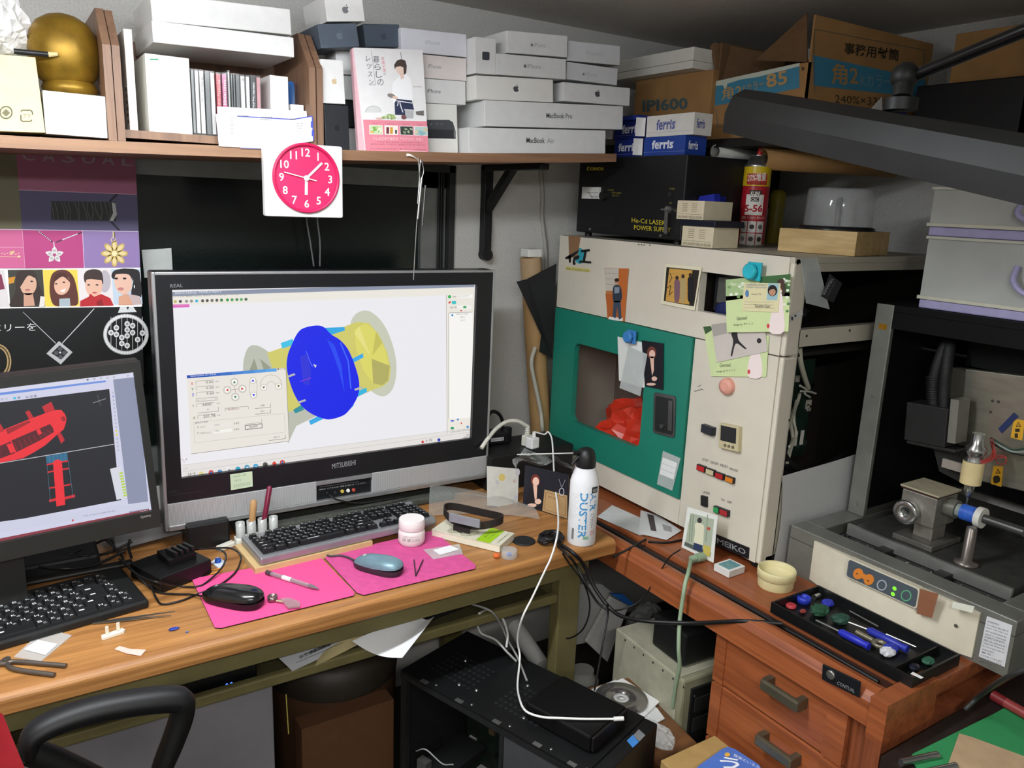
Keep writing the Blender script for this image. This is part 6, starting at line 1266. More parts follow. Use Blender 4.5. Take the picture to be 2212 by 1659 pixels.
cpl = MB().prism(cq, rr(0, cq.w, 0, cq.h, .005), -.0005, .001, M('#4b545c', .5, noise=.05)).build('control_plate', ml)
def ctrl(k):
    k.ell(1854, 1239.5, 11, 12, '#d9822f', 0, rot=20); k.ell(1877, 1252, 11, 12, '#d9822f', 0, rot=20); k.poly([(1856, 1233), (1876, 1244), (1873, 1254), (1852, 1244)], '#d9822f', 1)
    k.ell(1852, 1239, 1.8, 2, '#4a3a2a', 2, 8); k.ell(1876, 1254, 1.8, 2, '#4a3a2a', 2, 8); k.ringl(1905, 1264, 9.6, 10.4, 2.6, '#b4b8bc', 0); k.ringl(1957.5, 1286.5, 10.4, 11, 2.6, '#5fae7c', 0)
pic('printing', cq.move(0, 0, .001), cpl, ctrl, .0004)
for x, y in ((1933, 1271), (1929.5, 1283)): p = cq.at(*cq.ab(x, y), .0012); MB().lathe(p, cq.n, [(.0042, 0), (.003, .0015)], E('#8af03a', 1.1), 14).build('indicator', cpl)
def gq(nm, lb, ct, P, col, X, fn=None, th=.0006):
    o, f = pquad(nm, lb, ct, P, th, M(col, .6, noise=.05), X=X)
    if fn: pic('printing', f, o, fn, .0002)
    return o
gq('brown_tape', 'square of brown tape on the front of the milling machine', 'tape', [(1980, 1325), (2013, 1335), (2027, 1283), (1988, 1272)], '#8a5a40', GX-.0315)
gq('clear_tape', 'torn whitish tape on the milling machine front', 'tape', [(2056, 1313), (2100, 1324), (2105, 1310), (2058, 1299)], '#d8dacb', GX-.026)
def warn(k):
    for i, t in enumerate(('WARNING :', 'To reduce the risk of', 'injury, user must read', 'and understand the', "user's manual.", 'AVERTISSEMENT :', 'Afin de réduire le', 'risque de blessures,', "lire et comprendre le", 'manuel.', '警告：', 'けがを防ぐために必ず', 'ユーザーズマニュアルを', 'お読みください')):
        y = 1340+i*6.6; x = 2133-i*1.35; k.text(t, (x, y+4), (x+(26 if len(t) < 10 else 46), y+(12 if len(t) < 10 else 19)), (x+.8, y), '#44464a', 0)
wl, f = pquad('warning_label', None, None, [(2114, 1418), (2170, 1441), (2187, 1351), (2132, 1331)], .0006, M('#cfd0d4', .6), X=GX-.001, parent=ml); pic('printing', f, wl, warn, .0002)
for x, y, X in ((1769, 1219, GX-.006), (2065, 1352, GX-.012)): p = PX(x, y, X); MB().lathe(p, (-1, 0, 0), [(.0035, 0.0002), (.003, .001)], M('#4a463a', .6), 12).build('screw', ml)
# hood
ph_ = PZ(1842, 1112, GT); HX = ph_.x; hy = ph_.y
HX = 1.60; hy = min(gy1-.004, PX(1862, 885, HX).y)
hz = PX(1908, 656, HX).z
m_hb = M('#08090a', .6, noise=.1, spec=.2)
hy0 = gy0-.0
MB().box(F0, HX+.001, 2.05, hy-.012, hy, GT+.0005, hz, m_hb).build('hood_side', ml)
MB().box(F0, HX, HX+.012, hy-.040, hy+.0005, GT+.0005, hz, m_ms, .002).build('hood_edge', ml)
MB().box(F0, HX+.001, 2.05, hy0, hy-.0125, hz-.014, hz, m_hb).build('hood_top', ml); MB().box(F0, 2.03, 2.05, hy0, hy-.0125, GT+.0005, hz-.0145, m_hb).build('hood_back', ml)
MB().box(F0, HX, HX+.02, hy0, hy-.0405, hz-.05, hz-.0145, m_hb).build('hood_front_rail', ml)
MB().box(F0, HX-.001, HX+.0, hy-.03, hy-.012, hz-.055, hz-.043, M('#c9922e', .3, .8)).build('brass_catch', ml)
for x, y in ((1862, 850), (1842, 1085)): p = PX(x+16, y, HX); MB().lathe(V((HX, hy-.02, PX(x, y, HX).z)), (-1, 0, 0), [(.004, 0.0002), (.003, .002)], M('#a9aaa6', .3, .8), 12).build('screw', ml)
# inside: rod, plate, carriage, spindle, rotary unit
RX = 1.80
ra_, rb_ = PX(1960, 746, RX), PX(2112, 775, RX); MB().cyl(V((RX, hy-.0125, ra_.z)), V((RX, hy0+.02, ra_.z)), .008, M('#c9cacb', .15, 1)).build('guide_rod', ml)
AX = 1.70
aq = fq((2035, 1020), (2225, 1065), (2062, 794), X=AX)
apl = MB().box(aq, 0, aq.w*1.05, 0, aq.h, -.02, 0, M('#9c9a8c', .35, .8, noise=.15, ns=14, stretch=(1, 1, 4)), .002).build('carriage_plate', ml)
MB().box(FX(AX), -aq.at(0, 0).y+.0, -aq.at(0, 0).y+.12, hz-.12, hz-.015, -.05, -.021, m_hb).build('carriage_arm', ml)
for x, y in ((2144, 866), (2157, 868), (2140, 890), (2084, 798)): p = aq.at(*aq.ab(x, y)); MB().lathe(p, aq.n, [(.003, 0.0002), (.003, .0008)], M('#3a3830', .6), 10).build('screw', apl)
def tri(k, x, y, s_):
    k.poly([(x, y-s_), (x+s_, y+s_*.8), (x-s_, y+s_*.8)], '#2c2614', 1); k.poly([(x, y-s_*.55), (x+s_*.6, y+s_*.5), (x-s_*.6, y+s_*.5)], '#dba62a', 2); k.line([(x, y-s_*.2), (x, y+s_*.3)], 1, '#2c2614', 3)
w1, f = pquad('warning_sticker', None, None, [(2183, 945), (2208, 952), (2214, 908), (2190, 905)], .0005, M('#dba62a', .5), X=AX-.0008, parent=apl); pic('symbol', f, w1, lambda k: (tri(k, 2200, 917, 6), k.rect(2193, 926, 2203, 933, '#2c2614', 1), k.rect(2192, 936, 2199, 946, '#2c2614', 1)), .0002)
w2, f = pquad('warning_sticker', None, None, [(2140, 1045), (2163, 1052), (2167, 1008), (2146, 1006)], .0005, M('#dba62a', .5), X=AX-.0008, parent=apl); pic('symbol', f, w2, lambda k: (tri(k, 2156, 1018, 6), k.blob([(2146, 1030), (2158, 1028), (2160, 1040), (2148, 1044)], '#2c2614', 1)), .0002)
gq('blue_tape', 'strip of dark blue tape on the milling machine plate', 'tape', [(2164, 936), (2156, 926), (2190, 891), (2200, 900)], '#20305f', AX-.0018)
CQ = 1.63
cq2 = fq((1952, 950), (2040, 968), (1956, 868), X=CQ)
cbk = MB().box(cq2, 0, cq2.w, 0, cq2.h, -.06, 0, M('#1b1b1b', .55, noise=.1), .002).build('motor_cover', ml)
MB().box(cq2, .004, cq2.w+.02, -.008, -.0005, -.058, -.004, M('#2a2b2b', .4, .3), .002).build('motor_flange', ml)
MB().prism(cq2, [(cq2.w*.55, -.009), (cq2.w+.018, -.009), (cq2.w+.03, -.075), (cq2.w*.75, -.06)], -.05, -.03, M('#1c1c1b', .6)).build('head_bracket', ml)
MB().box(cq2, cq2.w+.001, cq2.w+.018, .012, cq2.h+.02, -.05, -.006, M('#7d7d74', .5, .3)).build('side_plate', ml)
for i in range(2):
    P = [PX(2018+i*22, 880, CQ+.02), PX(2016+i*24, 840, CQ+.02), PX(2022+i*22, 800, CQ+.02), PX(2038+i*12, 755, CQ+.03), PX(2048+i*4, 742, CQ+.04)]
    MB().tube(P, .012, M('#121314', .6, bump=.3, bs=300), 12).build('cable_hose', ml)
for i in range(12): p = PX(2017-i*.1, 872-i*5.2, CQ+.02); MB().lathe(p, PX(2018, 800, CQ+.02)-PX(2017, 872, CQ+.02), [(.0135, 0), (.0155, .0015), (.0135, .003)], M('#17181a', .5), 14).build('hose_rib', ml)
SX = 1.615
def vz(x, y, X): return PX(x, y, X)
sp0 = PX(2090, 1075, SX); spx, spy = sp0.x, sp0.y
def zc2(y): return PX(2090, y, SX).z
m_chr = M('#b4b6b4', .2, .95, noise=.05)
spd = MB(); spd.lathe(V((spx, spy, 0)), (0, 0, 1), [(.004, zc2(1074)), (.008, zc2(1066)), (.0105, zc2(1045)), (.0105, zc2(1038)), (.016, zc2(1030)), (.017, zc2(1000)), (.018, zc2(988)), (.014, zc2(980)), (.019, zc2(972)), (.019, zc2(962)), (.012, zc2(955)), (.012, zc2(930))], m_chr, 26); sd = spd.build('spindle', ml)
MB().cyl(V((spx, spy, zc2(1098))), V((spx, spy, zc2(1074))), .0014, m_chr, r1=.002, n=10).build('cutter', sd)
MB().lathe(V((spx, spy, 0)), (0, 0, 1), [(.0195, zc2(1042)), (.0200, zc2(1015)), (.0195, zc2(992))], M('#d8c594', .6, noise=.06), 22, capa=False, capb=False).build('paper_tape_wrap', sd)
MB().box(FX(SX+.02), -PX(2033, 1010, SX+.02).y, -PX(2080, 1010, SX+.02).y, zc2(1030)-.002, zc2(1012), -.006, 0, M('#a9a399', .4, .4)).build('clamp_bar', sd)
for i in range(6):
    r_ = random.Random(i); P = [PX(2085+r_.uniform(-3, 4), 1002, SX-.01), PX(2120+r_.uniform(-4, 4), 998+r_.uniform(-4, 6), SX-.005), PX(2146+r_.uniform(-4, 4), 985+r_.uniform(-6, 4), SX+.02), PX(2142+r_.uniform(-3, 3), 955+r_.uniform(-8, 8), SX+.04)]
    MB().tube(P, .0011, M('#a83a34', .5), 5).build('red_wire', ml)
for i in range(2):
    P = [PX(2150, 985+i*5, SX+.02), PX(2172, 986+i*3, SX+.01), PX(2172, 1000, SX+.01), PX(2158, 1002, SX+.02), PX(2148, 988, SX+.03)]; MB().tube(P, .0011, M('#a83a34', .5), 5).build('red_wire', ml)
for i in range(3):
    P = [PX(2140, 945+i*5, SX+.05), PX(2168, 962+i*5, SX+.04), PX(2190, 972+i*4, SX+.04), PX(2225, 966+i*10, SX+.03)]; MB().tube(P, .0018, M(['#2f4a40', '#9aa49c', '#1d2422'][i], .4), 6).build('cable', ml)
# table and rotary unit
TBX = 1.515; tbz = GT+.012
MB().box(F0, TBX, 1.95, gy0+.06, gy1-.08, GT-.0235, tbz-.006, M('#474743', .5, .4, noise=.2, ns=50)).build('table', ml)
MB().box(F0, TBX-.008, TBX-.0003, gy0+.055, gy1-.075, GT-.012, tbz, M('#b9bab4', .35, .8)).build('table_bar', ml)
UX = 1.56
uq = fq((1952, 1150), (2018, 1172), (1950, 1053), X=UX)
uy1 = PX(1950, 1053, UX).y; uy0 = PX(2026, 1075, UX).y; uzt = PX(1988, 1062, UX).z
m_cast = M('#8b8880', .45, .6, noise=.2, ns=40)
MB().box(F0, UX, UX+.08, uy0, uy1, tbz+.035, uzt-.004, m_cast, .003).build('rotary_body', ml)
MB().box(F0, UX-.002, UX+.082, uy0-.002, uy1+.002, uzt-.0035, uzt-.0005, M('#3a1c18', .5)).build('rotary_gasket', ml); MB().box(F0, UX-.004, UX+.084, uy0-.004, uy1+.004, uzt, uzt+.004, M('#a39c84', .5, noise=.1), .001).build('rotary_lid', ml)
MB().box(F0, UX+.012, UX+.06, uy0+.005, uy0+.045, tbz+.006, tbz+.0345, m_cast).build('rotary_post', ml); MB().box(F0, UX-.02, UX+.09, uy0-.015, uy1-.005, tbz-.0055, tbz+.0055, M('#6f6d66', .45, .5, noise=.2), .001).build('rotary_foot', ml)
dk = PX(1962, 1108, UX-.012); MB().lathe(V((UX-.001, uy1-.022, dk.z)), (-1, 0, 0), [(.024, 0), (.026, .01), (.026, .016), (.023, .018), (.006, .018), (.005, .012)], m_chr, 32).build('rotary_knob', ml)
sh_ = V((UX+.04, uy0-.0005, PX(2060, 1098, UX+.04).z)); dv = V((0, -1, -.0))
L_ = lambda a, r, m, nm, b: MB().lathe(sh_+dv*a, dv, [(r, 0), (r, b-a)], m, 26).build(nm, ml)
L_(0, .019, M('#77786f', .4, .5, noise=.3), 'chuck', .022); L_(.0222, .013, M('#8f9a96', .5, noise=.3), 'chuck_jaw', .032); L_(.0322, .0165, M('#2f5fc0', .4, noise=.3, ns=60), 'wax_blank', .062); L_(.0622, .021, M('#d4d4cc', .4), 'steady_ring', .074); L_(.0742, .009, M('#5a5b5a', .35, .7), 'tail_shaft', .15)
ps = PZ(2087, 1212, tbz); MB().lathe(V((ps.x, ps.y, tbz-.0055)), (0, 0, 1), [(.022, 0), (.022, .006), (.010, .008), (.010, .075), (.008, .077)], M('#77706a', .35, .7, noise=.1), 26).build('sensor_post', ml)
# ================================================================ translucent drawer boxes on the hood
DRX = HX+.015
def dbox(label, bl, br, tl, z0):
    y0 = PX(*bl, DRX).y; w = y0-PX(*br, DRX).y; h = PX(*tl, DRX).z-PX(*bl, DRX).z
    f = Fr(V((DRX, y0, z0)), (0, -1, 0), (0, 0, 1)); t = thing('storage_drawer', label, 'storage box', V((DRX+.17, y0-w/2, z0)), 'translucent storage boxes on the hood')
    MB().box(f, 0, w, 0, .018, -.20, 0, M('#a39fc6', .5), .003).build('base_frame', t)
    ms = M('#b9bdb8', .35, noise=.1, ns=6, alpha=.82); 
    b = MB()
    for a0, a1, b0, b1, c0, c1 in ((.0, w, .0185, h-.006, -.004, -.001), (0, .004, .0185, h-.006, -.20, -.0045), (w-.004, w, .0185, h-.006, -.20, -.0045), (0, w, .0185, h-.006, -.20, -.196), (0, w, .0185, .022, -.196, -.0045)): b.box(f, a0, a1, b0, b1, c0, c1, ms)
    b.build('drawer_box', t); MB().box(f, -.004, w+.004, .0186, .026, -.002, .004, M('#c4c4b4', .45), .001).build('lower_lip', t); MB().box(f, -.004, w+.004, h-.006, h, -.20, .003, M('#bfc0b4', .45), .001).build('upper_lip', t)
    ca_ = w*.60; MB().tube([f.at(ca_, h*.68, .004), f.at(ca_+.004, h*.5, .018), f.at(ca_+.03, h*.36, .022), f.at(ca_+.075, h*.34, .022), f.at(ca_+.105, h*.5, .018), f.at(ca_+.11, h*.68, .004)], .0055, M('#a39fc6', .4), 10).build('handle', t)
    MB().box(f, w*.35, w*.75, .03, h*.5, -.2, -.03, M('#cfc49c', .6)).build('contents', t); MB().box(f, w*.25, w*.349, .03, h*.45, -.15, -.03, M('#b98a80', .6)).build('contents', t)
    return z0+h
z = dbox('lower translucent storage box with lavender base on the hood', (1982, 668), (2330, 730), (1997, 513), hz+.0006)
dbox('upper translucent storage box with lavender base under the lamp', (2003, 512), (2335, 560), (2018, 407), z+.0006)
# ================================================================ black desk lamp, its head across the picture
lp = thing('desk_lamp', 'long black lamp head on a jointed arm', 'lamp', PD(1900, 300, 1.15))
A = PD(1612, 248, 1.34); B = PD(2330, 395, .86); t_ = (B-A).normalized(); sd_ = t_.cross(V((0, 0, 1))).normalized(); up_ = sd_.cross(t_)
m_lb = M('#1a1b1a', .5, noise=.4, ns=9, spec=.35)
def sec(c, k): return [c+sd_*a*k+up_*b*k for a, b in ((-.05, -.030), (.0, -.036), (.05, -.030), (.054, .0), (.046, .028), (.025, .040), (-.025, .040), (-.046, .028), (-.054, 0))]
MB().ring([sec(A, .8), sec(A+t_*.012, 1), sec(B, 1)], m_lb, False, False, True, True).build('lamp_head', lp)
J = PD(1945, 232, 1.09); J2 = PD(1955, 165, 1.09)
MB().cyl(J-V((0, 0, .004)), J+V((0, 0, .012)), .022, m_lb).build('mount', lp); MB().cyl(J+V((0, 0, .0125)), J2, .013, m_lb).build('swivel', lp); MB().ball(J2, .019, m_lb).build('joint', lp)
K0 = PD(1968, 166, 1.09); K1 = PD(2240, 55, .92); kd = (K1-K0)
K2 = K0+kd*2.2
MB().cyl(K0, K2, .0085, M('#141414', .25, .3), n=16).build('arm', lp); MB().cyl(V((K2.x, K2.y, K2.z-.01)), V((K2.x, K2.y, CZ-.0005)), .012, m_lb).build('ceiling_post', lp)
# behind the lamp: carton and small green box
bp_ = PD(2120, 120, 1.95)
fcx = 1.93; fy1 = PX(2054, 150, fcx).y; fz0 = PX(2060, 182, fcx).z; fz1 = min(PX(2060, 74, fcx).z, CZ-.01)
MB().box(F0, 1.90, 2.12, fy1-.42, fy1+.06, S2+.0006, fz0-.001, M('#121315', .5), .003).build('black_case', None, 'black equipment case under the far right carton', 'case')
rbx = MB().box(F0, fcx, 2.12, fy1-.36, fy1, fz0, fz1, kraft, .002).build('cardboard_box', None, 'brown carton on the black case at the far right', 'box')
fg = fq((1880, 232), (1915, 236), (1884, 172), Y=cyc-.025)
gbx = MB().box(Fr(V((fg.o.x, cyc-.03, S2+.0006)), (1, 0, 0), (0, 0, 1)), 0, .045, 0, .075, -.02, 0, M('#7f86b4', .5)).build('small_box', None, 'small green and violet carton in front of the envelope carton', 'box')
fgg = Fr(V((fg.o.x, cyc-.03, S2+.0006)), (1, 0, 0), (0, 0, 1))
pic('printing', fgg, gbx, lambda k: (setattr(k, 'abm', True), k.rect(.004, .004, .012, .07, '#dfe0dc', 0), k.rect(.012, .004, .042, .07, '#6fae5a', 0), k.text('WAX', (.024, .012), (.024, .05), (.016, .012), '#3f6a34', 1)), .0004)
MB().prism(fgg, [(0, .0755), (.045, .0755), (.036, .105)], -.003, -.002, M('#dcdcd8', .6)).build('flap', gbx)
crumple('blue_bag', 'dark blue cloth bag on the upper shelf behind the lamp joint', 'bag', (fg.o.x+.10, cyc-.03, S2+.045), .04, .026, .044, M('#161a5a', .7), 4, 18, amp=.12)
# ================================================================ tool tray and small things on the writing desk
TQ = OZ+.0006; TR = TQ+.022
q = [PZ(x, y, TR) for x, y in ((1667, 1300), (1972, 1466), (2066, 1421), (1750, 1268))]
tr = thing('tool_tray', 'black tray of small tools in front of the milling machine', 'tray', V((sum(p.x for p in q)/4, sum(p.y for p in q)/4, TQ)))
ft = FZ(0, 0, 0); x0 = min(q[0].x, q[1].x); x1 = GX-.036; y1 = q[0].y; y0 = q[1].y
x0 = (q[0].x+q[1].x)/2
m_tr = M('#101112', .4, noise=.1)
MB().box(F0, x0, x1, y0, y1, TQ, TQ+.003, m_tr).build('floor', tr)
for a in ((x0, x0+.004, y0, y1), (x1-.004, x1, y0, y1), (x0+.004, x1-.004, y0, y0+.004), (x0+.004, x1-.004, y1-.004, y1)): MB().box(F0, a[0], a[1], a[2], a[3], TQ+.0031, TR, m_tr).build('wall', tr)
yd = PZ(1962, 1425, TR).y; MB().box(F0, x0+.0041, x1-.0041, yd, yd+.003, TQ+.0031, TR-.003, m_tr).build('divider', tr)
TF = TQ+.0034
GT_ = 'tools in the black tray'
def tl(x, y, d=0): p = PZ(x, y, TF+.006); return V((min(max(p.x, x0+.012), x1-.012), min(max(p.y, y0+.012), y1-.012), TF+d))
def driver(label, a, b_, c_, col):
    a, b_, c_ = tl(*a, .008), tl(*b_, .008), tl(*c_, .008); t = thing('screwdriver', label, 'screwdriver', (a+c_)/2-V((0, 0, .008)), GT_)
    MB().cyl(a, b_, .0025, m_chr, n=10).build('blade', t); d = (c_-b_); MB().lathe(b_, d, [(.004, 0), (.0075, .006), (.0075, d.length*.7), (.006, d.length*.8), (.0075, d.length)], M(col, .4), 12).build('handle', t)
driver('screwdriver with a bright blue handle near the front', (1762, 1342), (1812, 1366), (1877, 1399), '#2730b4'); driver('screwdriver with a dark blue handle farther back', (1832, 1346), (1874, 1362), (1960, 1405), '#2a35a0')
wr = tl(1900, 1392, .004); wr0 = tl(1850, 1366, .004)
t = thing('wrench', 'grey spanner with a ring end beside the blue handles', 'wrench', wr, GT_)
MB().lathe(wr, (0, 0, 1), [(.008, 0), (.014, 0), (.014, .006), (.008, .006), (.008, 0)], M('#8a8470', .4, .6), 24, True, False, False).build('ring_end', t); d = (wr0-wr).normalized(); MB().cyl(wr+d*.013+V((0, 0, .003)), wr0+V((0, 0, .003)), .005, M('#8a8470', .4, .6), n=10).build('shank', t)
bl_ = tl(1726, 1291, .001); MB().lathe(bl_, (0, 0, 1), [(.008, 0), (.0135, 0), (.0145, .012), (.011, .014), (.008, .012), (.008, 0)], M('#2a3cb4', .4), 26, True, False, False).build('plastic_ring', None, 'blue plastic ring in the back corner of the tray', 'ring', GT_)
MB().lathe(tl(1694, 1298, .001), (0, 0, 1), [(.010, 0), (.0105, .005), (.008, .006)], M('#b33a40', .5), 22).build('bottle_cap', None, 'red cap in the left corner of the tray', 'cap', GT_)
for i, (x, y, c_, nm, lb, s_) in enumerate(((1788, 1303, '#2a34a8', 'wax_block', 'blue wax lump behind the green wire', .011), (1770, 1322, '#1f4a34', 'wire_bundle', 'dark green tangle of wire in the tray', .016), (1815, 1340, '#22483a', 'wire_bundle', 'longer green bundle in the middle of the tray', .015), (1917, 1409, '#d4d6dc', 'white_rag', 'crumpled white scrap at the divider', .012), (1975, 1440, '#1b1c2a', 'steel_ball', 'dark shiny ball in the end compartment', .009), (2005, 1428, '#2a5a44', 'wire_bundle', 'green wire loop in the end compartment', .010), (1735, 1318, '#8a3a34', 'wax_block', 'small reddish wax crumb in the tray', .006), (1924, 1402, '#2c3aa8', 'cloth', 'blue cloth scrap beside the white scrap', .012))):
    p = tl(x, y, s_*.62); crumple(nm, lb, nm.split('_')[-1], p, s_*1.3, s_, s_*.6, M(c_, .35 if nm == 'steel_ball' else .6, noise=.15), i+30, 16, amp=.25 if nm != 'steel_ball' else 0)['group'] = GT_
for i, (a, b_) in enumerate((((1836, 1318), (1898, 1352)), ((1915, 1368), (1980, 1396)), ((1752, 1285), (1765, 1280)))): MB().cyl(tl(*a, .004), tl(*b_, .004), .0022 if i < 2 else .006, m_chr, n=10).build('steel_rod', None, ['long steel rod along the back of the tray', 'steel rod near the divider of the tray', 'stubby steel pin in the back corner'][i], 'rod', GT_)
ps_, _ = pquad('paper_strip', 'curled white paper strip at the right corner of the tray', 'paper', [(1967, 1455), (1990, 1466), (1995, 1463), (1972, 1451)], .0006, wht, Z=TR+.002)
# cream lid bowl
bc_ = PZ(1675, 1275, OZ); bz = OZ+.0005
m_yl = M('#d9cf9e', .45, noise=.03)
bw_ = .040; bcx, bcy = bc_.x+.016, bc_.y+.014
t = thing('plastic_bowl', 'cream round screw cap standing like a bowl beside the tray', 'bowl', (bcx, bcy, bz))
MB().lathe(V((bcx, bcy, bz)), (0, 0, 1), [(bw_*.90, 0), (bw_*.93, .003), (bw_*.93, .020)], m_yl, 44, capb=False).build('collar', t)
MB().lathe(V((bcx, bcy, bz)), (0, 0, 1), [(bw_*.93, .0202), (bw_, .022), (bw_, .036), (bw_*.97, .040), (bw_*.93, .040), (bw_*.88, .030), (bw_*.80, .020), (.002, .016)], m_yl, 44, capa=False).build('rim', t)
fz_ = fq((1541, 1226), (1575, 1249), (1575, 1212), Z=OZ+.02)
pa, pb2, pc = PZ(1541, 1232, OZ+.001), PZ(1574, 1249, OZ+.001), PZ(1610, 1238, OZ+.001)
u_ = (pb2-pa); fb_ = Fr(pa, u_, V((0, 0, 1)).cross(u_)); 
t = MB().box(fb_, 0, u_.length, 0, (pc-pb2).length, 0, .016, M('#dadbd8', .45), .001).build('small_box', None, 'little white case with a clear top at the machine foot', 'box')
MB().box(fb_, .006, u_.length-.006, .006, (pc-pb2).length-.006, .016, .0165, M('#5f8f94', .2, noise=.3, ns=200)).build('window', t)
p = PZ(1638, 1228, OZ); MB().lathe(p+V((.012, .012, .0005)), (0, 0, 1), [(.014, 0), (.016, .004), (.014, .012), (.006, .015)], M('#141413', .6), 20).build('rubber_stopper', None, 'black rubber stopper beside the machine corner', 'stopper')
# curled white paper between the machines
P0 = [(1686, 1040), (1700, 1090), (1706, 1150), (1700, 1200), (1694, 1222)]
cpw = (gy1+MY0)/2+.002
def sheet(u, v):
    x = PY(1690+6*math.sin(v*3), 1045, cpw).x+.005*math.sin(3.1*v)+u*.30; z_ = OZ+.004+v*(PY(1690, 1045, cpw).z+.012-OZ)+u*.02*v
    return V((x, cpw+.004*math.sin(4*u+2*v), z_))
MB().grid(sheet, 14, 12, M('#c4c6c6', .6, noise=.02), True).build('paper_sheet', None, 'white sheet of paper wedged between the two machines', 'paper')
# side bench with a green cutting mat at the lower right
BZ = .60
bq = [PZ(x, y, BZ) for x, y in ((1965, 1640), (2180, 1525), (2330, 1600), (2150, 1750))]
wbh_ = thing('work_bench', 'dark side bench at the lower right corner', 'bench', V((bq[0].x+.15, bq[0].y-.2, 0)))
bx0 = min(p.x for p in bq)-.03; by1 = min(max(p.y for p in bq)+.03, OY0-.012)
MB().box(F0, bx0, bx0+.75, by1-.7, by1, BZ-.03, BZ-.003, M('#241b18', .5, noise=.2)).build('bench_top', wbh_)
for a in (.03, .68):
    for b_ in (.03, .64): MB().box(F0, bx0+a, bx0+a+.035, by1-.7+b_, by1-.7+b_+.035, 0, BZ-.0305, M('#241b18', .5)).build('leg', wbh_)
o, f = pquad('cutting_mat', 'green cutting mat on the side bench', 'mat', [(1966, 1637), (1972, 1628), (2150, 1540), (2172, 1528), (2330, 1620), (2200, 1800), (2010, 1700)], .002, M('#2f8a52', .7, noise=.06), Z=BZ)
o, f = pquad('leather_piece', 'tan leather offcut lying on the green mat', 'leather', [(2060, 1659), (2048, 1650), (2072, 1584), (2100, 1592), (2230, 1640), (2330, 1700), (2200, 1760)], .002, M('#b39878', .8, noise=.12, ns=20), Z=BZ+.0023)
a = PZ(2145, 1502, BZ+.012); b_ = PZ(2225, 1548, BZ+.012)
mk2 = thing('marker_pen', 'dark red marker pen above the green mat', 'pen', (a+b_)/2-V((0, 0, .012)))
MB().cyl(a, a+(b_-a)*.35, .0095, M('#6d1f22', .4)).build('cap', mk2); MB().cyl(a+(b_-a)*.352, b_+(b_-a)*.3, .009, M('#8a3a38', .4)).build('barrel', mk2)
MB().tube([PZ(2085, 1532, BZ+.02), PZ(2120, 1500, BZ+.06), PD(2170, 1466, 1.15), PD(2230, 1440, 1.1)], .004, M('#2a2b2b', .5), 8).build('cable', None, 'grey-black cable rising from the side bench', 'cable')
for i in range(2): MB().cyl((bx0+.004, by1-.03-.03*i, BZ+.004), (bx0+.075, by1-.05-.03*i, BZ+.004), .006, m_chr, n=14).build('chrome_bar', wbh_)
# ================================================================ things on the computer desk
def fz4(fl, fr, bl, z, flat=True):
    a, b, c = PZ(*fl, z), PZ(*fr, z), PZ(*bl, z); u = (b-a); f = Fr(a, u, V((0, 0, 1)).cross(u)); f.w = u.length; f.h = (c-a).dot(f.v); return f
m_pad = M('#dd4a86', .85, noise=.05, ns=300); m_pad2 = M('#c44a86', .85, noise=.10, ns=60)
PADZ = DZ+.0035
for lb, P, mm in (('bright pink mouse mat under the black mouse', [(414, 1250), (690, 1201), (766, 1279), (764, 1286), (478, 1356), (464, 1355)], m_pad), ('worn pink mouse mat under the teal mouse', [(697, 1200), (936, 1146), (1028, 1221), (1026, 1228), (786, 1285), (771, 1280)], m_pad2)):
    o, f = pquad('mouse_mat', lb, 'mouse mat', P, .0006, mm, Z=PADZ, group='pink mouse mats')
    pquad('rubber_base', None, None, P, .0024, M('#2a1a24', .8), Z=PADZ-.0007, parent=o)
def mouse(label, a, b, hw, hh, z0, top, base, wheelc, group='computer mice'):
    a, b = PZ(*a, z0), PZ(*b, z0); c = (a+b)/2; u = (b-a); L = u.length/2; u.normalize(); v = V((0, 0, 1)).cross(u)
    t = thing('computer_mouse', label, 'mouse', V((c.x, c.y, z0)), group)
    def rad(th):
        x = math.cos(th); y = math.sin(th); k = 1/((abs(x)**2.5+abs(y)**2.5)**(1/2.5)); px, py = x*k, y*k
        py *= .86+.14*px-.10*(1-px*px); return px, py
    n = 36
    def ringz(s_, z): return [V((c.x, c.y, z0))+u*rad(2*math.pi*i/n)[0]*L*s_+v*rad(2*math.pi*i/n)[1]*hw*s_+V((0, 0, z)) for i in range(n)]
    MB().ring([ringz(.94, .0006), ringz(1.0, .006), ringz(1.0, hh*.38)], base, True, False, True, False).build('lower_shell', t)
    rows = []
    for j in range(11):
        s_ = math.cos(math.pi/2*j/10.4); zz = hh*.38+hh*.62*math.sin(math.pi/2*j/10)
        row = ringz(s_, zz); rows.append([p+u*L*.10*(j/10)+V((0, 0, .25*hh*(((p-c).dot(u)/L)*.5)*(1-j/14))) for p in row])
    MB().ring(rows, top, True, False, False, True).build('upper_shell', t)
    w = c-u*L*.52; MB().lathe(V((w.x, w.y, z0+hh*.62))-v*.004, v, [(.004, 0), (.0085, .001), (.0085, .007), (.004, .008)], wheelc, 16).build('scroll_wheel', t)
    return t, a, u
mt1 = mouse('black computer mouse on the bright pink mat', (441, 1292), (567, 1312), .032, .036, PADZ+.0003, M('#141516', .22, noise=.05, coat=.5), M('#0d0d0e', .4), M('#9a9a98', .4))
mt2 = mouse('worn teal computer mouse on the right mat', (766, 1221), (868, 1243), .030, .034, PADZ+.0003, M('#6c8893', .34, .2, noise=.14, ns=30), M('#33272f', .5), M('#c4c4bc', .4))
m_ca = M('#101012', .45)
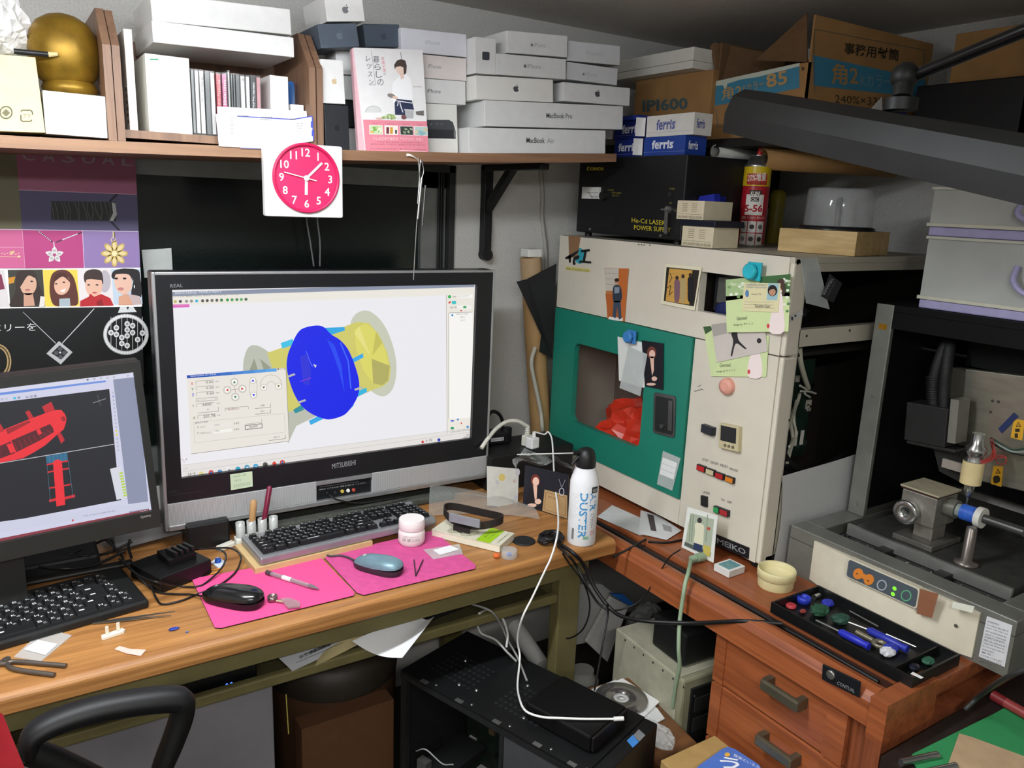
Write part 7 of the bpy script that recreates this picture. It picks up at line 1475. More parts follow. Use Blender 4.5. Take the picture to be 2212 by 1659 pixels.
def cable(label, P, r, mat, nm='cable', group=None): return MB().tube([PZ(*p[:2], p[2]) if len(p) == 3 else p[0] for p in P], r, mat, 8).build(nm, None, label, nm.replace('_', ' '), group) if label else MB().tube([PZ(*p[:2], p[2]) for p in P], r, mat, 8).build(nm, group)
DZc = DZ+.003
cable(None, [(444, 1289, PADZ+.008), (410, 1284, DZc+.002), (375, 1283, DZc), (345, 1280, DZc), (322, 1268, DZc+.002), (300, 1248, DZc+.012), (268, 1215, DZc+.012), (262, 1196, DZc+.01)], .0019, m_ca, 'cord', mt1[0])
cable('looped black cord lying over the bright pink mat', [(428, 1186, DZc+.05), (470, 1186, DZc+.04), (488, 1200, DZc+.03), (478, 1228, DZc+.012), (447, 1257, PADZ+.003), (425, 1267, DZc+.002), (384, 1266, DZc+.004), (340, 1258, DZc+.045), (300, 1243, DZc+.035), (258, 1208, DZc+.03)], .0019, m_ca)
cable('second looped black cord reaching the pen holder', [(445, 1185, DZc+.05), (495, 1184, DZc+.03), (517, 1196, DZc+.02), (519, 1215, DZc+.006), (505, 1240, PADZ+.003), (470, 1266, PADZ+.003), (425, 1284, DZc), (390, 1298, DZc), (352, 1305, DZc), (338, 1293, DZc), (325, 1262, DZc+.01)], .0019, m_ca)
cable(None, [(773, 1216, PADZ+.012), (757, 1206, PADZ+.004), (735, 1200, PADZ+.003), (712, 1201, PADZ+.003), (698, 1194, PADZ+.003), (690, 1188, DZc)], .0021, M('#3c3a40', .5), 'cord', mt2[0])
# --- keyboards
def keyboard(label, f, W, Dp, th, rows, body, keym, legends, kh, tilt=0):
    t = thing('computer_keyboard', label, 'keyboard', f.at(W/2, Dp/2, -th), 'keyboards')
    MB().box(f, 0, W, 0, Dp, -th, 0, body, .004).build('body', t)
    cache = {}; rl_ = random.Random(17)
    for v0, d, ks in rows:
        for u0, w in ks:
            k = (round(w, 4), round(d, 4), rl_.randrange(4) if legends and w < .03 else 9)
            if k not in cache:
                b = MB(); fo = Fr((0, 0, 0), f.u, f.v, f.n); g = .0009; x0, x1, y0, y1 = g, w-g, g, d-g; s_ = .0022 if kh > .005 else .0008
                P = [fo.at(a, b_, c) for a, b_, c in ((x0, y0, 0), (x1, y0, 0), (x1, y1, 0), (x0, y1, 0), (x0+s_, y0+s_, kh), (x1-s_, y0+s_, kh), (x1-s_, y1-s_*.6, kh), (x0+s_, y1-s_*.6, kh))]
                b.add(P, [(0, 1, 5, 4), (1, 2, 6, 5), (2, 3, 7, 6), (3, 0, 4, 7), (4, 5, 6, 7)], keym)
                if legends:
                    fi = fo.move(0, 0, kh+.0002)
                    q = k[2]; lm = I(legends)
                    if q == 9: b.add([fi.at(*p) for p in ((w*.2, d*.55), (w*.45, d*.55), (w*.45, d*.72), (w*.2, d*.72))], [(0, 1, 2, 3)], lm)
                    else:
                        vs, fs, ar = glyphs('KHBW'[q]); vs2, fs2, _ = glyphs('のチこく'[q])
                        b.add([fi.at(w*.22+x*d*.26, d*.5+y*d*.28) for x, y in vs], fs, lm); b.add([fi.at(w*.55+x*d*.22, d*.2+y*d*.24) for x, y in vs2], fs2, lm)
                me = bpy.data.meshes.new('key'); me.from_pydata(b.v, [], b.f)
                for m in b.mats: me.materials.append(m)
                me.polygons.foreach_set('material_index', b.m); me.update(); cache[k] = me
            o = bpy.data.objects.new('key', cache[k]); COL.objects.link(o); o.parent = t; o.location = f.at(u0, v0, .0004)-ORG[t.name]
    return t
kf2 = fz4((562, 1206), (943, 1118), (513, 1160), DZ+.033)
m_kg = M('#9c9ea0', .35, .6, noise=.05); m_kk = M('#17181a', .4, noise=.05)
W, Dp = kf2.w, kf2.h
uw = (W-.02)/22.6; dr_ = (Dp-.028)/6.4
def rowkeys(ws, x): 
    out = []
    for w in ws: out.append((x, w*uw)) if w > 0 else None; x += abs(w)*uw
    return out
rows = []
mains = [[1.5, 1.5, 1.5, 6, 1.5, 1.5, 1.5], [2.2]+[1]*10+[2.8], [1.8]+[1]*11+[2.2], [1.5]+[1]*12+[1.5], [1]*13+[2], [1, -1, 1, 1, 1, 1, -.5, 1, 1, 1, 1, -.5, 1, 1, 1, 1]]
for r in range(6):
    v0 = .012+r*dr_+(.4*dr_ if r == 5 else 0); x = .01
    ks = rowkeys(mains[r], x); x2 = .01+15.35*uw
    ks += rowkeys({0: [1, 1, 1], 1: [-1, 1, -1], 2: [], 3: [1, 1, 1], 4: [1, 1, 1], 5: [1, 1, 1]}[r], x2) if r != 2 else []
    ks += rowkeys({0: [2, 1, 1], 1: [1, 1, 1, 1], 2: [1, 1, 1, 1], 3: [1, 1, 1, 1], 4: [1, 1, 1, 1], 5: [1, 1, 1]}[r], .01+18.6*uw)
    rows.append((v0, dr_, ks))
keyboard('silver keyboard with tall black keys in front of the television', kf2, W, Dp, .018, rows, m_kg, m_kk, '#c9cac8', .009)
MB().box(kf2, -.012, W*.6, -.004, Dp+.005, -.0325, -.0185, M('#c4a878', .6, noise=.06)).build('wooden_board', None, 'light wooden strip under the silver keyboard', 'board')
kl = fz4((0, 1388), (322, 1296), (262, 1222), DZ+.016)
a0 = PZ(322, 1296, DZ+.016); u = (a0-PZ(0, 1388, DZ+.016)).normalized(); v = V((0, 0, 1)).cross(u); dpt = (PZ(262, 1222, DZ+.016)-a0).dot(v)
Wk = .37; kl = Fr(a0-u*Wk, u, v); uw = (Wk-.02)/17.2; dr_ = (dpt-.025)/6
rows = []
mains = [[1, 1, 1, 1, 1, 4.0, 1, 1, 1, 1.7, 1, 1, 1], [2]+[1]*11+[1.7, 1, 1], [1.5]+[1]*12+[1.7, 1], [1.3]+[1]*12+[1.9, 1], [1]*13+[1.9, 1], [1]*16]
for r in range(6): rows.append((.012+r*dr_, dr_ if r < 5 else dr_*.8, rowkeys(mains[r], .01)))
keyboard('flat black keyboard with white legends at the left', kl, Wk, dpt, .0155, rows, M('#121313', .5, noise=.08), M('#191a1b', .45, noise=.05), '#d8d9d8', .0028)
# --- black docking box with fins
p0, p1 = PZ(347, 1284, DZ), PZ(458, 1240, DZ); u = (p1-p0); fdk = Fr(V((p0.x, p0.y, DZ+.0004)), u, V((0, 0, 1)).cross(u)); wd2 = u.length
m_dbk = M('#0f0f10', .35, noise=.15, ns=25)
dk_ = thing('black_dock', 'black plastic dock with raised fins beside the left keyboard', 'dock', fdk.at(wd2/2, .06, 0))
MB().box(fdk, 0, wd2, 0, .105, 0, .032, m_dbk, .002).build('body', dk_); MB().prism(Fr(fdk.at(wd2*.35, .03, .0325), fdk.u, fdk.v), [(0, 0), (wd2*.5, -.005), (wd2*.55, .045), (.01, .06)], 0, .012, m_dbk).build('cradle', dk_)
for i in range(4): MB().box(fdk, wd2*.5+.012*i, wd2*.5+.012*i+.006, .035, .07, .045, .053, M('#1c1c1d', .3)).build('fin', dk_)
# --- pen holder with two pens
ph0 = PZ(548, 1150, DZ+.02)
pq = [PZ(x, y, DZ+.03) for x, y in ((519, 1152), (543, 1146), (567, 1143), (591, 1137))]
hd = thing('pen_holder', 'clear plastic pen holder with four tubes behind the keyboard', 'pen holder', V((pq[1].x, pq[1].y+.02, DZ)))
m_cl = M('#c9ccc8', .2, noise=.05, alpha=.6, spec=.8)
pq = [V((PY(x, 1140, 1.632).x, 1.632, 0)) for x in (519, 543, 567, 591)]; hzb = PY(543, 1155, 1.632).z; hzt = PY(543, 1124, 1.632).z
for p in pq: MB().lathe(V((p.x, p.y, hzb)), (0, 0, 1), [(.0095, 0), (.0095, hzt-hzb), (.0080, hzt-hzb), (.0080, .004)], m_cl, 20, True, True, True).build('tube', hd)
MB().box(F0, pq[0].x-.012, pq[3].x+.012, 1.62, 1.644, DZ+.0005, hzb-.0003, M('#cfcfc6', .4), .002).build('base', hd)
c_ = PZ(490, 1180, DZ+.004); MB().box(FZ(c_.x, c_.y, DZ, 25), -.022, .018, -.008, .008, .0005, .011, M('#d8d6ca', .45), .002).build('white_clip', None, 'white plastic clip at the foot of the pen holder', 'clip')
bt = V((pq[1].x, pq[1].y, hzb+.006)); tp_ = PY(548, 1080, pq[1].y); 
MB().lathe(bt, V((tp_.x-bt.x, 0, tp_.z-bt.z)), [(.0068, 0), (.0072, .05), (.0070, (tp_-bt).length-.004), (.004, (tp_-bt).length)], M('#b08a5c', .5, noise=.06), 18).build('wooden_pen', None, 'tan wooden pen standing in the holder', 'pen')
bt = V((pq[2].x, pq[2].y, hzb+.006)); tp_ = PY(586, 1052, pq[2].y)
MB().lathe(bt, V((tp_.x-bt.x, .01, tp_.z-bt.z)), [(.003, 0), (.0055, .01), (.0058, (tp_-bt).length-.004), (.003, (tp_-bt).length)], M('#6d1a34', .3, noise=.05), 18).build('red_pen', None, 'dark red pen leaning in the holder', 'pen')
# --- bits between dock and pad
o, f = pquad('small_card', 'small white card with a blue cap beside the dock', 'card', [(456, 1214), (474, 1228), (489, 1214), (470, 1203)], .003, M('#cfd6dc', .5), Z=DZ+.0035); p = PZ(471, 1214, DZ+.0036); MB().lathe(p, (0, 0, 1), [(.0065, 0), (.006, .007), (.004, .008)], M('#2456b4', .4), 16).build('blue_cap', o)
p = PZ(465, 1236, DZ); MB().tube([p+V((.013*math.cos(a), .009*math.sin(a), .0022+.001*math.sin(3*a))) for a in [i*math.pi/6 for i in range(13)]], .0013, M('#d08a3a', .5), 6).build('rubber_band', None, 'orange rubber band at the edge of the mat', 'rubber band')
# --- front-left of the desk
def blade(a, b, w, z, th, mat, par):
    a, b = PZ(*a, z), PZ(*b, z); d = (b-a).normalized(); s_ = V((0, 0, 1)).cross(d)
    L = (b-a).length; f = Fr(a, d, s_); MB().prism(f, [(0, -w*.5), (L*.35, -w), (L, -w*.12), (L, w*.12), (L*.35, w), (0, w*.5)], 0, th, mat).build('blade', par)
tw = thing('tweezers', 'long steel tweezers on the desk below the left keyboard', 'tweezers', PZ(290, 1335, DZ))
m_st = M('#8d8d88', .28, .9, noise=.05); blade((200, 1347), (378, 1321), .0035, DZ+.0005, .0012, m_st, tw); blade((200, 1347), (370, 1330), .003, DZ+.0022, .0012, m_st, tw)
p = PZ(243, 1372, DZ+.0005); fp2 = FZ(p.x, p.y, DZ+.0005, 14)
t = thing('plug_cover', 'white plastic outlet cap with two prongs', 'outlet cap', p)
MB().prism(fp2, [(-.019, -.004), (-.015, -.007), (.016, -.007), (.020, -.003), (.018, .005), (-.016, .005)], 0, .0045, M('#dcd8c6', .45)).build('plate', t)
for a in (-.008, .010): MB().box(fp2, a-.0028, a+.0028, -.001, .001, .0046, .020, M('#dcd8c6', .45), .0008).build('prong', t)
crumple('wax_chip', 'dark blue wax chip near the mouse mat', 'wax', PZ(376, 1358, DZ+.0023), .009, .005, .0018, M('#23348c', .5), 3, 14, amp=.1); crumple('wax_chip', 'tiny blue wax crumb nearest the mouse mat', 'wax', PZ(404, 1365, DZ+.0014), .0028, .002, .001, M('#3a6aa8', .5), 4, 10, amp=.1)
b = MB(); P = [PZ(x, y, DZ+.001) for x, y in ((247, 1402), (258, 1396), (283, 1402), (316, 1404), (304, 1417), (272, 1412))]; b.add([p+V((0, 0, .0006*(i % 2))) for i, p in enumerate(P)], [(5, 4, 3, 2, 1, 0)], M('#e3b4a8', .7)); b.build('paper_slip', None, 'pale pink slip of paper near the desk edge', 'paper')
m_bag = M('#dfe3e0', .10, noise=.04, alpha=.35, spec=.9, coat=.6)
def bag(label, P, z, inner, ic='#dcdddb'):
    o, f = pquad('zip_bag', label, 'bag', P, .0015, m_bag, Z=z+.002, group='clear zip bags on the desk'); pquad('insert', None, None, inner, .0012, M(ic, .5, noise=.02), Z=z+.0033, parent=o)
bag('clear zip bag with a white label near the pliers', [(30, 1418), (97, 1357), (155, 1372), (88, 1428)], DZ, [(52, 1402), (82, 1382), (124, 1391), (98, 1414)])
pl_t = thing('pliers', 'dull metal pliers lying open at the desk edge', 'pliers', PZ(40, 1440, DZ))
for P in ([(14, 1432), (30, 1429), (60, 1431), (143, 1438)], [(14, 1432), (22, 1442), (50, 1449), (118, 1458)], [(-40, 1428), (0, 1430), (14, 1432)], [(-40, 1434), (0, 1434), (14, 1434)]): MB().tube([PZ(x, y, DZ+.0042) for x, y in P], .0038, M('#6a625a', .4, .7, noise=.1), 8).build('handle', pl_t)
MB().cyl(PZ(15, 1433, DZ+.0005), PZ(15, 1433, DZ+.0005)+V((0, 0, .009)), .006, M('#6a625a', .4, .7)).build('pivot', pl_t)
o, f = pquad('eraser', 'cream block at the left edge beside the keyboard', 'eraser', [(-8, 1290), (0, 1288), (15, 1275), (14, 1258), (-8, 1262)], .03, M('#cfcba8', .6), n=V((-.3, -1, 0)), at=PZ(0, 1292, DZ))
# --- on the mats
def penz(x, y): return PZ(x, y, PADZ+.0052)
a, b_ = penz(576, 1236), penz(689, 1272); d = b_-a; L = d.length; t = thing('ballpoint_pen', 'clear ballpoint pen lying on the bright pink mat', 'pen', (a+b_)/2-V((0, 0, .0052)))
MB().lathe(a, d, [(.0042, 0), (.0045, .003), (.0045, L*.82)], M('#b9a4ac', .12, noise=0, alpha=.5, spec=.8), 14).build('barrel', t); MB().lathe(a+d*.82, d, [(.0045, 0), (.0038, L*.08), (.001, L*.18)], M('#8d8388', .2, .5), 14).build('tip', t); MB().lathe(a+d*.02, d, [(.0018, 0), (.0018, L*.84)], M('#55484e', .5), 8).build('refill', t); MB().lathe(a-d*.001, d, [(.0047, 0), (.0047, L*.1)], M('#4a3a42', .4), 14).build('end_cap', t); MB().lathe(a+d*.32, d, [(.0048, 0), (.0048, L*.16)], M('#d8d4d4', .5), 14).build('label', t)
c_ = PZ(589, 1298, PADZ); t = thing('loupe', 'small folding loupe with a metal ring on the mat', 'loupe', c_)
MB().lathe(V((c_.x, c_.y, PADZ+.0005)), (0, 0, 1), [(.0075, 0), (.0092, 0), (.0092, .010), (.0075, .010), (.0075, 0)], M('#8f7a7a', .25, .8), 24, True, False, False).build('lens_ring', t); o, f = pquad('case', None, None, [(605, 1293), (622, 1290), (648, 1299), (648, 1309), (622, 1312)], .003, M('#a9848c', .15, noise=.05, alpha=.6, spec=.8), Z=PADZ+.006, parent=t); MB().cyl(PZ(597, 1298, PADZ+.004), PZ(612, 1300, PADZ+.004), .0025, M('#b4aa90', .3, .7), n=8).build('hinge', t)
tv2 = thing('tweezers', 'small dark tweezers standing open on the right mat', 'tweezers', PZ(898, 1244, PADZ))
for x, y in ((894, 1209), (914, 1209)): MB().tube([PZ(898, 1244, PADZ+.002), PZ((898+x)/2, (1244+y)/2, PADZ+.003), PZ(x, y, PADZ+.002)], .0013, M('#3a2c34', .35, .6), 6).build('blade', tv2)
bag('clear zip bag with white sticks by the jar', [(915, 1187), (992, 1175), (1000, 1195), (936, 1207)], PADZ, [(936, 1188), (972, 1178), (992, 1186), (950, 1198)], '#e6e6e6')
# --- cream jar
jc = PZ(886, 1181, PADZ); jr = .0295; jx, jy = jc.x+.012, jc.y+.018; m_j = M('#e3d9d6', .35, noise=.02)
t = thing('cream_jar', 'white cream jar with a screw cap on the right mat', 'jar', (jx, jy, PADZ+.0004)); c0 = V((jx, jy, PADZ+.0004))
JH = PY(886, 1116, jy+.01).z-PADZ; b1 = JH*.60
MB().lathe(c0, (0, 0, 1), [(jr*.86, 0), (jr*.98, .005), (jr, .012), (jr, b1-.008), (jr*.95, b1-.002), (jr*.88, b1)], m_j, 44).build('body', t)
MB().lathe(c0, (0, 0, 1), [(jr*.94, b1+.0005), (jr*.97, b1+.002), (jr*.97, JH-.004), (jr*.93, JH)], M('#e9e2df', .4, noise=.02), 44).build('cap', t)
k = Wrap(c0, jr); k.text('うるおい1/20クリーム', (-.020, b1*.66), (.016, b1*.66), (-.020, b1*.78), '#5f8a7a', 0); k.text('尿素20%', (-.022, b1*.38), (.019, b1*.38), (-.022, b1*.62), '#a9a29e', 0, .01); k.text('ハンドクリーム', (-.02, b1*.28), (.017, b1*.28), (-.02, b1*.33), '#b4aea9', 0); k.build('label', t)
# --- book with a green band, headband magnifier, bubble wrap
bq0, bq1, bq2 = PZ(933, 1160, DZ), PZ(1079, 1195, DZ), PZ(1122, 1155, DZ)
u = (bq1-bq0); fbk = Fr(V((bq0.x, bq0.y, DZ+.0005)), u, V((0, 0, 1)).cross(u)); bw2 = u.length; bd = .075
bk2 = MB().box(fbk, 0, bw2, 0, bd, .001, .0165, M('#dcd8c4', .6, noise=.03)).build('book', None, 'pale notebook with a lime green band under the magnifier', 'book')
MB().box(fbk, -.001, bw2+.001, -.001, bd, .0166, .018, M('#cfcbb6', .5, noise=.02)).build('cover', bk2); MB().box(fbk, bw2*.66, bw2*.86, -.0016, bd-.001, .0182, .0186, M('#98c41c', .5)).build('green_band', bk2)
fbt = fbk.move(0, 0, .0186); pic('lettering', fbt, bk2, lambda k: (setattr(k, 'abm', True), k.text('いつもの文具', (bw2*.71, .065), (bw2*.71, .02), (bw2*.74, .065), '#5f7a1c'), k.text('ゆくる暮らし', (bw2*.78, .068), (bw2*.78, .015), (bw2*.80, .068), '#5f7a1c'), k.text('メモ帳 MEMO', (bw2*.93, .07), (bw2*.93, .01), (bw2*.955, .07), '#77786a')), .0002)
hm = thing('headband_magnifier', 'black headband magnifier with a grey plate on the notebook', 'magnifier', fbk.at(bw2*.4, .05, .019)); hc = fbk.at(bw2*.42, .062, 0)
hp = []
for i in range(29):
    a = 2*math.pi*i/28; x, y = .072*math.cos(a), .040*math.sin(a); hp.append(V((hc.x, hc.y, DZ+.044))+fbk.u*x+fbk.v*y+V((0, 0, .006*math.cos(2*a))))
b = MB(); rows_ = [[p+V((0, 0, z))+(p-V((hc.x, hc.y, p.z))).normalized()*o_ for z, o_ in ((-.009, 0), (.009, 0), (.009, .0025), (-.009, .0025))] for p in hp[:-1]]
b.ring(rows_, M('#221c1a', .55), False, True); b.build('headband', hm)
fpt = fbk.move(bw2*.22, .010, .044); MB().box(Fr(fpt.o, fbk.u, V((0, 0, 1))), 0, .078, -.002, .018, -.003, .001, M('#8e979c', .35, .3), .001).build('front_plate', hm)
for a in (.30, .50): MB().lathe(fbk.at(bw2*a, .022, .0192), (0, 0, 1), [(.017, 0), (.0175, .0015), (.015, .003)], M('#c4c0a8', .1, alpha=.5, spec=.9), 26, sq=(1.3, .7)).build('lens', hm)
MB().box(fbk, bw2*.28, bw2*.52, .012, .016, .021, .034, M('#1b1716', .5)).build('lens_mount', hm)
rb_ = random.Random(8)
def wrap(u, v):
    x, y = 926+(1175-926)*u+(-8)*v, 0
    p = PZ(926+240*u, 1118-30*u+60*u*u*.6, DZ+.001); q_ = PZ(930+215*u, 1066-8*u+40*u*u, DZ+.001)
    r = p.lerp(q_, v); return V((r.x, r.y, DZ+.004+.05*math.sin(math.pi*min(1, v*1.1))*(1-.75*u)+.0016*math.sin(120*u)*math.sin(50*v)))
MB().grid(wrap, 110, 44, M('#b9bfba', .15, noise=.05, alpha=.3, spec=1, coat=.6), True).build('bubble_wrap', None, 'sheet of clear bubble wrap behind the notebook', 'bubble wrap')
p = PZ(1122, 1172, DZ); MB().lathe(V((p.x+.012, p.y, DZ+.0005)), (0, 0, 1), [(.026, 0), (.026, .002), (.024, .003)], M('#17181a', .6), 36).build('coaster', None, 'round black coaster beside the notebook', 'coaster')
p = PZ(1104, 1206, DZ); t = thing('clear_container', 'small clear round container with blue bits', 'container', (p.x, p.y+.008, DZ)); c0 = V((p.x, p.y+.008, DZ+.0005))
MB().lathe(c0, (0, 0, 1), [(.0165, 0), (.0175, .002), (.0175, .015), (.016, .0175)], M('#d8dcda', .08, noise=0, alpha=.35, spec=.9, coat=.5), 32).build('body', t); crumple('blue_bits', None, None, c0+V((0, 0, .006)), .006, .006, .004, M('#2a46b0', .5), 4, 12, parent=t)
crumple('clay_lump', 'small orange lump of modelling clay by the clear container', 'clay', PZ(1072, 1209, DZ)+V((.004, .006, .0062)), .0082, .0075, .006, M('#c8622a', .6, noise=.1), 9, 16, amp=.1)
# --- air duster
dc = PZ(1258, 1181, DZ); dx_, dy_ = dc.x+.016, dc.y+.026; dr2 = .0325; c0 = V((dx_, dy_, DZ+.0005))
t = thing('air_duster', 'white air duster can with black trigger cap and blue lettering', 'spray can', c0); m_dw = M('#e4e6e8', .3, noise=.02)
def dz_(y): return PY(1258, y, dy_).z-DZ
s1, s2, s3 = dz_(1040), dz_(1014), dz_(1009)
MB().lathe(c0, (0, 0, 1), [(dr2*.97, 0), (dr2, .003), (dr2, s1), (dr2*.92, s1+.010), (dr2*.72, s2), (dr2*.70, s3)], m_dw, 44).build('can', t)
m_cap = M('#141415', .45); ct = dz_(970)
rows_ = []
vd = V((-.6, -.1, 0)).normalized()
MB().lathe(c0, (0, 0, 1), [(dr2*.68, s3+.0005), (dr2*.70, s3+.010), (dr2*.66, s3+.024), (dr2*.52, ct-.004), (dr2*.3, ct)], m_cap, 28).build('cap', t)
nz = PX(1236, 980, PY(1236, 980, dy_).x); hz2 = c0+V((0, 0, dz_(980))); ld = (PD(1117, 982, 1.74)-hz2); ld = (PY(1117, 982, dy_+.03)-hz2).normalized()
MB().cyl(hz2+ld*.012, hz2+ld*.034, .0055, m_cap, n=12).build('nozzle', t); MB().cyl(hz2+ld*.033, PY(1117, 982, dy_+.03), .0014, M('#cfd0cc', .3), n=8).build('straw', t)
MB().tube([hz2+ld*.015+V((0, 0, -.004)), hz2+ld*.024+V((0, 0, -.014)), hz2+ld*.034+V((0, 0, -.026))], .0035, m_cap, 8).build('trigger', t)
k = Wrap(c0, dr2); 
bz_ = dz_(1150)
k.text('DUSTER', (-.008, s1*.88), (-.008, s1*.14), (.010, s1*.88), '#3f8fc4', 0, .02); k.text('AIR', (.015, s1*.88), (.015, s1*.58), (.031, s1*.88), '#3f8fc4', 0, .02); k.text('エアダスター', (.018, s1*.54), (.018, s1*.30), (.028, s1*.54), '#55606a', 0)
k.sub(.018, s1*.87, .036, s1*.97, '#26282c', 0, 4); k.text('ELECOM', (.021, s1*.89), (.034, s1*.89), (.021, s1*.94), '#e4e6e8', 1); k.sub(.004, s1*.12, .016, s1*.17, '#7fae8a', 0, 3); k.sub(-.024, s1*.10, -.018, s1*.28, '#77787a', 0, 2)
for i in range(12): k.sub(-.034, s1*(.45+.035*i), -.016+.004*(i % 3), s1*(.455+.035*i), '#b9bcc0', 0, 3)
k.text('逆さOK', (.020, s1*.18), (.032, s1*.18), (.020, s1*.27), '#c44a5a', 0)
k.build('label', t)
# --- cards and photo by the cable box
pA, pB = PZ(1129, 1092, DZ), PZ(1226, 1122, DZ); u = (pB-pA); nn = V((u.y, -u.x, 0)).normalized()
o, f = pquad('display_photo', 'framed photo of a woman in black beside a certificate', 'photo', [(1129, 1092), (1226, 1122), (1228, 1026), (1134, 1006)], .004, M('#22242e', .35), n=nn, at=pA+V((0, 0, .001)))
pic('picture', f, o, lambda k: (k.ell(1157, 1038, 10, 14, '#6d2c26', 1), k.ell(1158, 1040, 7, 9.5, '#e9c3b0', 2), k.poly([(1152, 1048), (1161, 1050), (1160, 1076), (1156, 1080)], '#e6bca8', 2), k.blob([(1138, 1090), (1142, 1060), (1152, 1052), (1166, 1054), (1172, 1080), (1172, 1100), (1150, 1098)], '#1c1a22', 1), k.ell(1163, 1083, 7, 6, '#e9c3b0', 3), k.ell(1150, 1091, 10, 4, '#e9c3b0', 3), k.poly([(1177, 1057), (1226, 1070), (1226, 1120), (1172, 1103)], '#b39468', 2), k.line([(1180, 1062), (1222, 1074), (1222, 1114), (1177, 1100), (1180, 1062)], 1, '#8a6a44', 3), k.text('表彰 渡辺', (1185, 1074), (1203, 1080), (1185, 1070), '#7a6244', 3), k.ringl(1214, 1062, 5, 8, 1.6, '#c4c8d4', 3), k.line([(1208, 1034), (1214, 1053), (1222, 1036)], .8, '#aaaabb', 3)), .0004)
pC = PZ(1060, 1098, DZ)
o, f = pquad('dotted_card', 'white card with pastel dots propped by the television', 'card', [(1053, 1092), (1118, 1098), (1121, 1013), (1052, 1007)], .0012, M('#dedfd8', .6), Y=pC.y)
pic('dots', f, o, lambda k: (k.ell(1084, 1031, 7, 8, '#e0cc7a', 0), k.ell(1074, 1042, 4.4, 5, '#cdcfcf', 0), k.ell(1111, 1039, 3.6, 4, '#d8c4c0', 0), k.ell(1118, 1020, 5, 8, '#cfcbd4', 0), k.ell(1124 if False else 1114, 1075, 4, 5, '#c9cbd8', 0)), .0003)
b = MB(); b.grid(lambda u_, v_: PY(1115+115*u_, 1012-25*v_-14*math.sin(3*u_+v_), pC.y+.05+.03*u_)+V((0, .02*math.sin(9*u_+5*v_), .006*math.sin(12*u_))), 16, 5, m_bag, False)
sl = b.build('plastic_sleeve', None, 'crinkled clear plastic sleeve above the framed photo', 'plastic sleeve')
# --- cable box, plugs, adaptor
UY = 1.62; ub = PY(1115, 990, UY)
bx = thing('power_strip_box', 'black cable box with plugs between television and machine', 'power strip', V((1.16, 1.72, DZ)))
uz = PZ(1111, 985, .80)
bX0, bX1, bY0, bY1 = 1.03, 1.30, 1.66, 1.80; bZt = .80
MB().box(F0, bX0, bX1, bY0, bY1, DZ+.0005, bZt, M('#141516', .5, noise=.15, ns=30), .004).build('body', bx)
def plug(x, y, m, s_=1.0):
    p = PZ(x, y, bZt); p.x = min(max(p.x, bX0+.02), bX1-.02); p.y = min(max(p.y, bY0+.02), bY1-.02); return p
m_pw = M('#cfcdc2', .45)
p = plug(1138, 962, 0); 
pg = thing('white_plug', 'white power plug with a thick curved cord', 'plug', V((p.x, p.y, bZt)))
MB().box(FZ(p.x, p.y, bZt+.0005, 20), -.014, .014, -.010, .010, 0, .030, m_pw, .003).build('body', pg)
for i in range(5): MB().lathe(V((p.x, p.y, bZt+.031+i*.005)), (0, 0, 1), [(.0075-.0004*i, 0), (.0085-.0004*i, .002), (.007-.0004*i, .004)], m_pw, 14).build('strain_relief', pg)
q_ = [V((p.x, p.y, bZt+.054)), PY(1118, 910, p.y), PY(1095, 911, p.y), PY(1072, 926, p.y-.01), PY(1052, 950, p.y-.03), PY(1040, 968, p.y-.04)]; MB().tube(q_, .0055, m_pw, 10).build('cord', pg)
p = plug(1167, 976, 0); ch_ = thing('usb_charger', 'white cube charger plugged in the cable box', 'charger', V((p.x, p.y, bZt)))
MB().box(FZ(p.x, p.y, bZt+.0005, 10), -.014, .014, -.013, .013, 0, .030, M('#e6e6e4', .35), .003).build('body', ch_)
wc = M('#e3e3e0', .4); top_ = V((p.x+.004, p.y, bZt+.031)); MB().cyl(top_, top_+V((0, 0, .014)), .005, wc, n=14).build('connector', ch_)
P = [top_+V((0, 0, .014)), PY(1176, 938, p.y-.005), PY(1184, 933, p.y-.01), PY(1192, 948, p.y-.03), PY(1195, 985, 1.60), PY(1198, 1040, 1.50), PY(1204, 1090, 1.42), PY(1206, 1130, 1.35), PY(1202, 1165, 1.285), PY(1190, 1205, 1.262), PY(1176, 1235, 1.258), PY(1150, 1290, 1.255), PY(1128, 1335, 1.25), PZ(1118, 1380, .52), PZ(1123, 1420, .475), PZ(1118, 1480, .462), PZ(1124, 1515, .485), PZ(1135, 1535, .4915), PZ(1155, 1545, .4915), PZ(1180, 1550, .4915), PZ(1205, 1551, .4915), PZ(1260, 1553, .4915), PZ(1330, 1553, .4915)]
MB().tube(P, .0023, wc, 8).build('charging_cable', None, 'long white charging cable hanging from the charger to the computer case', 'cable')
MB().cyl(PZ(1326, 1553, .4925), PZ(1347, 1552, .4925), .0042, wc, n=12).build('cable_plug', bpy.data.objects['charging_cable'])
p = plug(1100, 940, 0); MB().box(FZ(bX0+.06, bY1-.03, bZt+.0006, -4), -.055, .055, -.022, .022, 0, .032, M('#161618', .45), .003).build('power_adaptor', None, 'black power adaptor brick with a white label on the cable box', 'adaptor')
fa = FZ(bX0+.06, bY1-.03, bZt, -4); fal = Fr(fa.at(0, -.0222, .0), fa.u, V((0, 0, 1))); pic('label', fal, bpy.data.objects['power_adaptor'], lambda k: (setattr(k, 'abm', True), k.rect(-.006, .010, .034, .020, '#cfd0d2', 0), k.text('PASSION-08', (-.003, .013), (.030, .013), (-.003, .017), '#55565a', 1)), .0006)
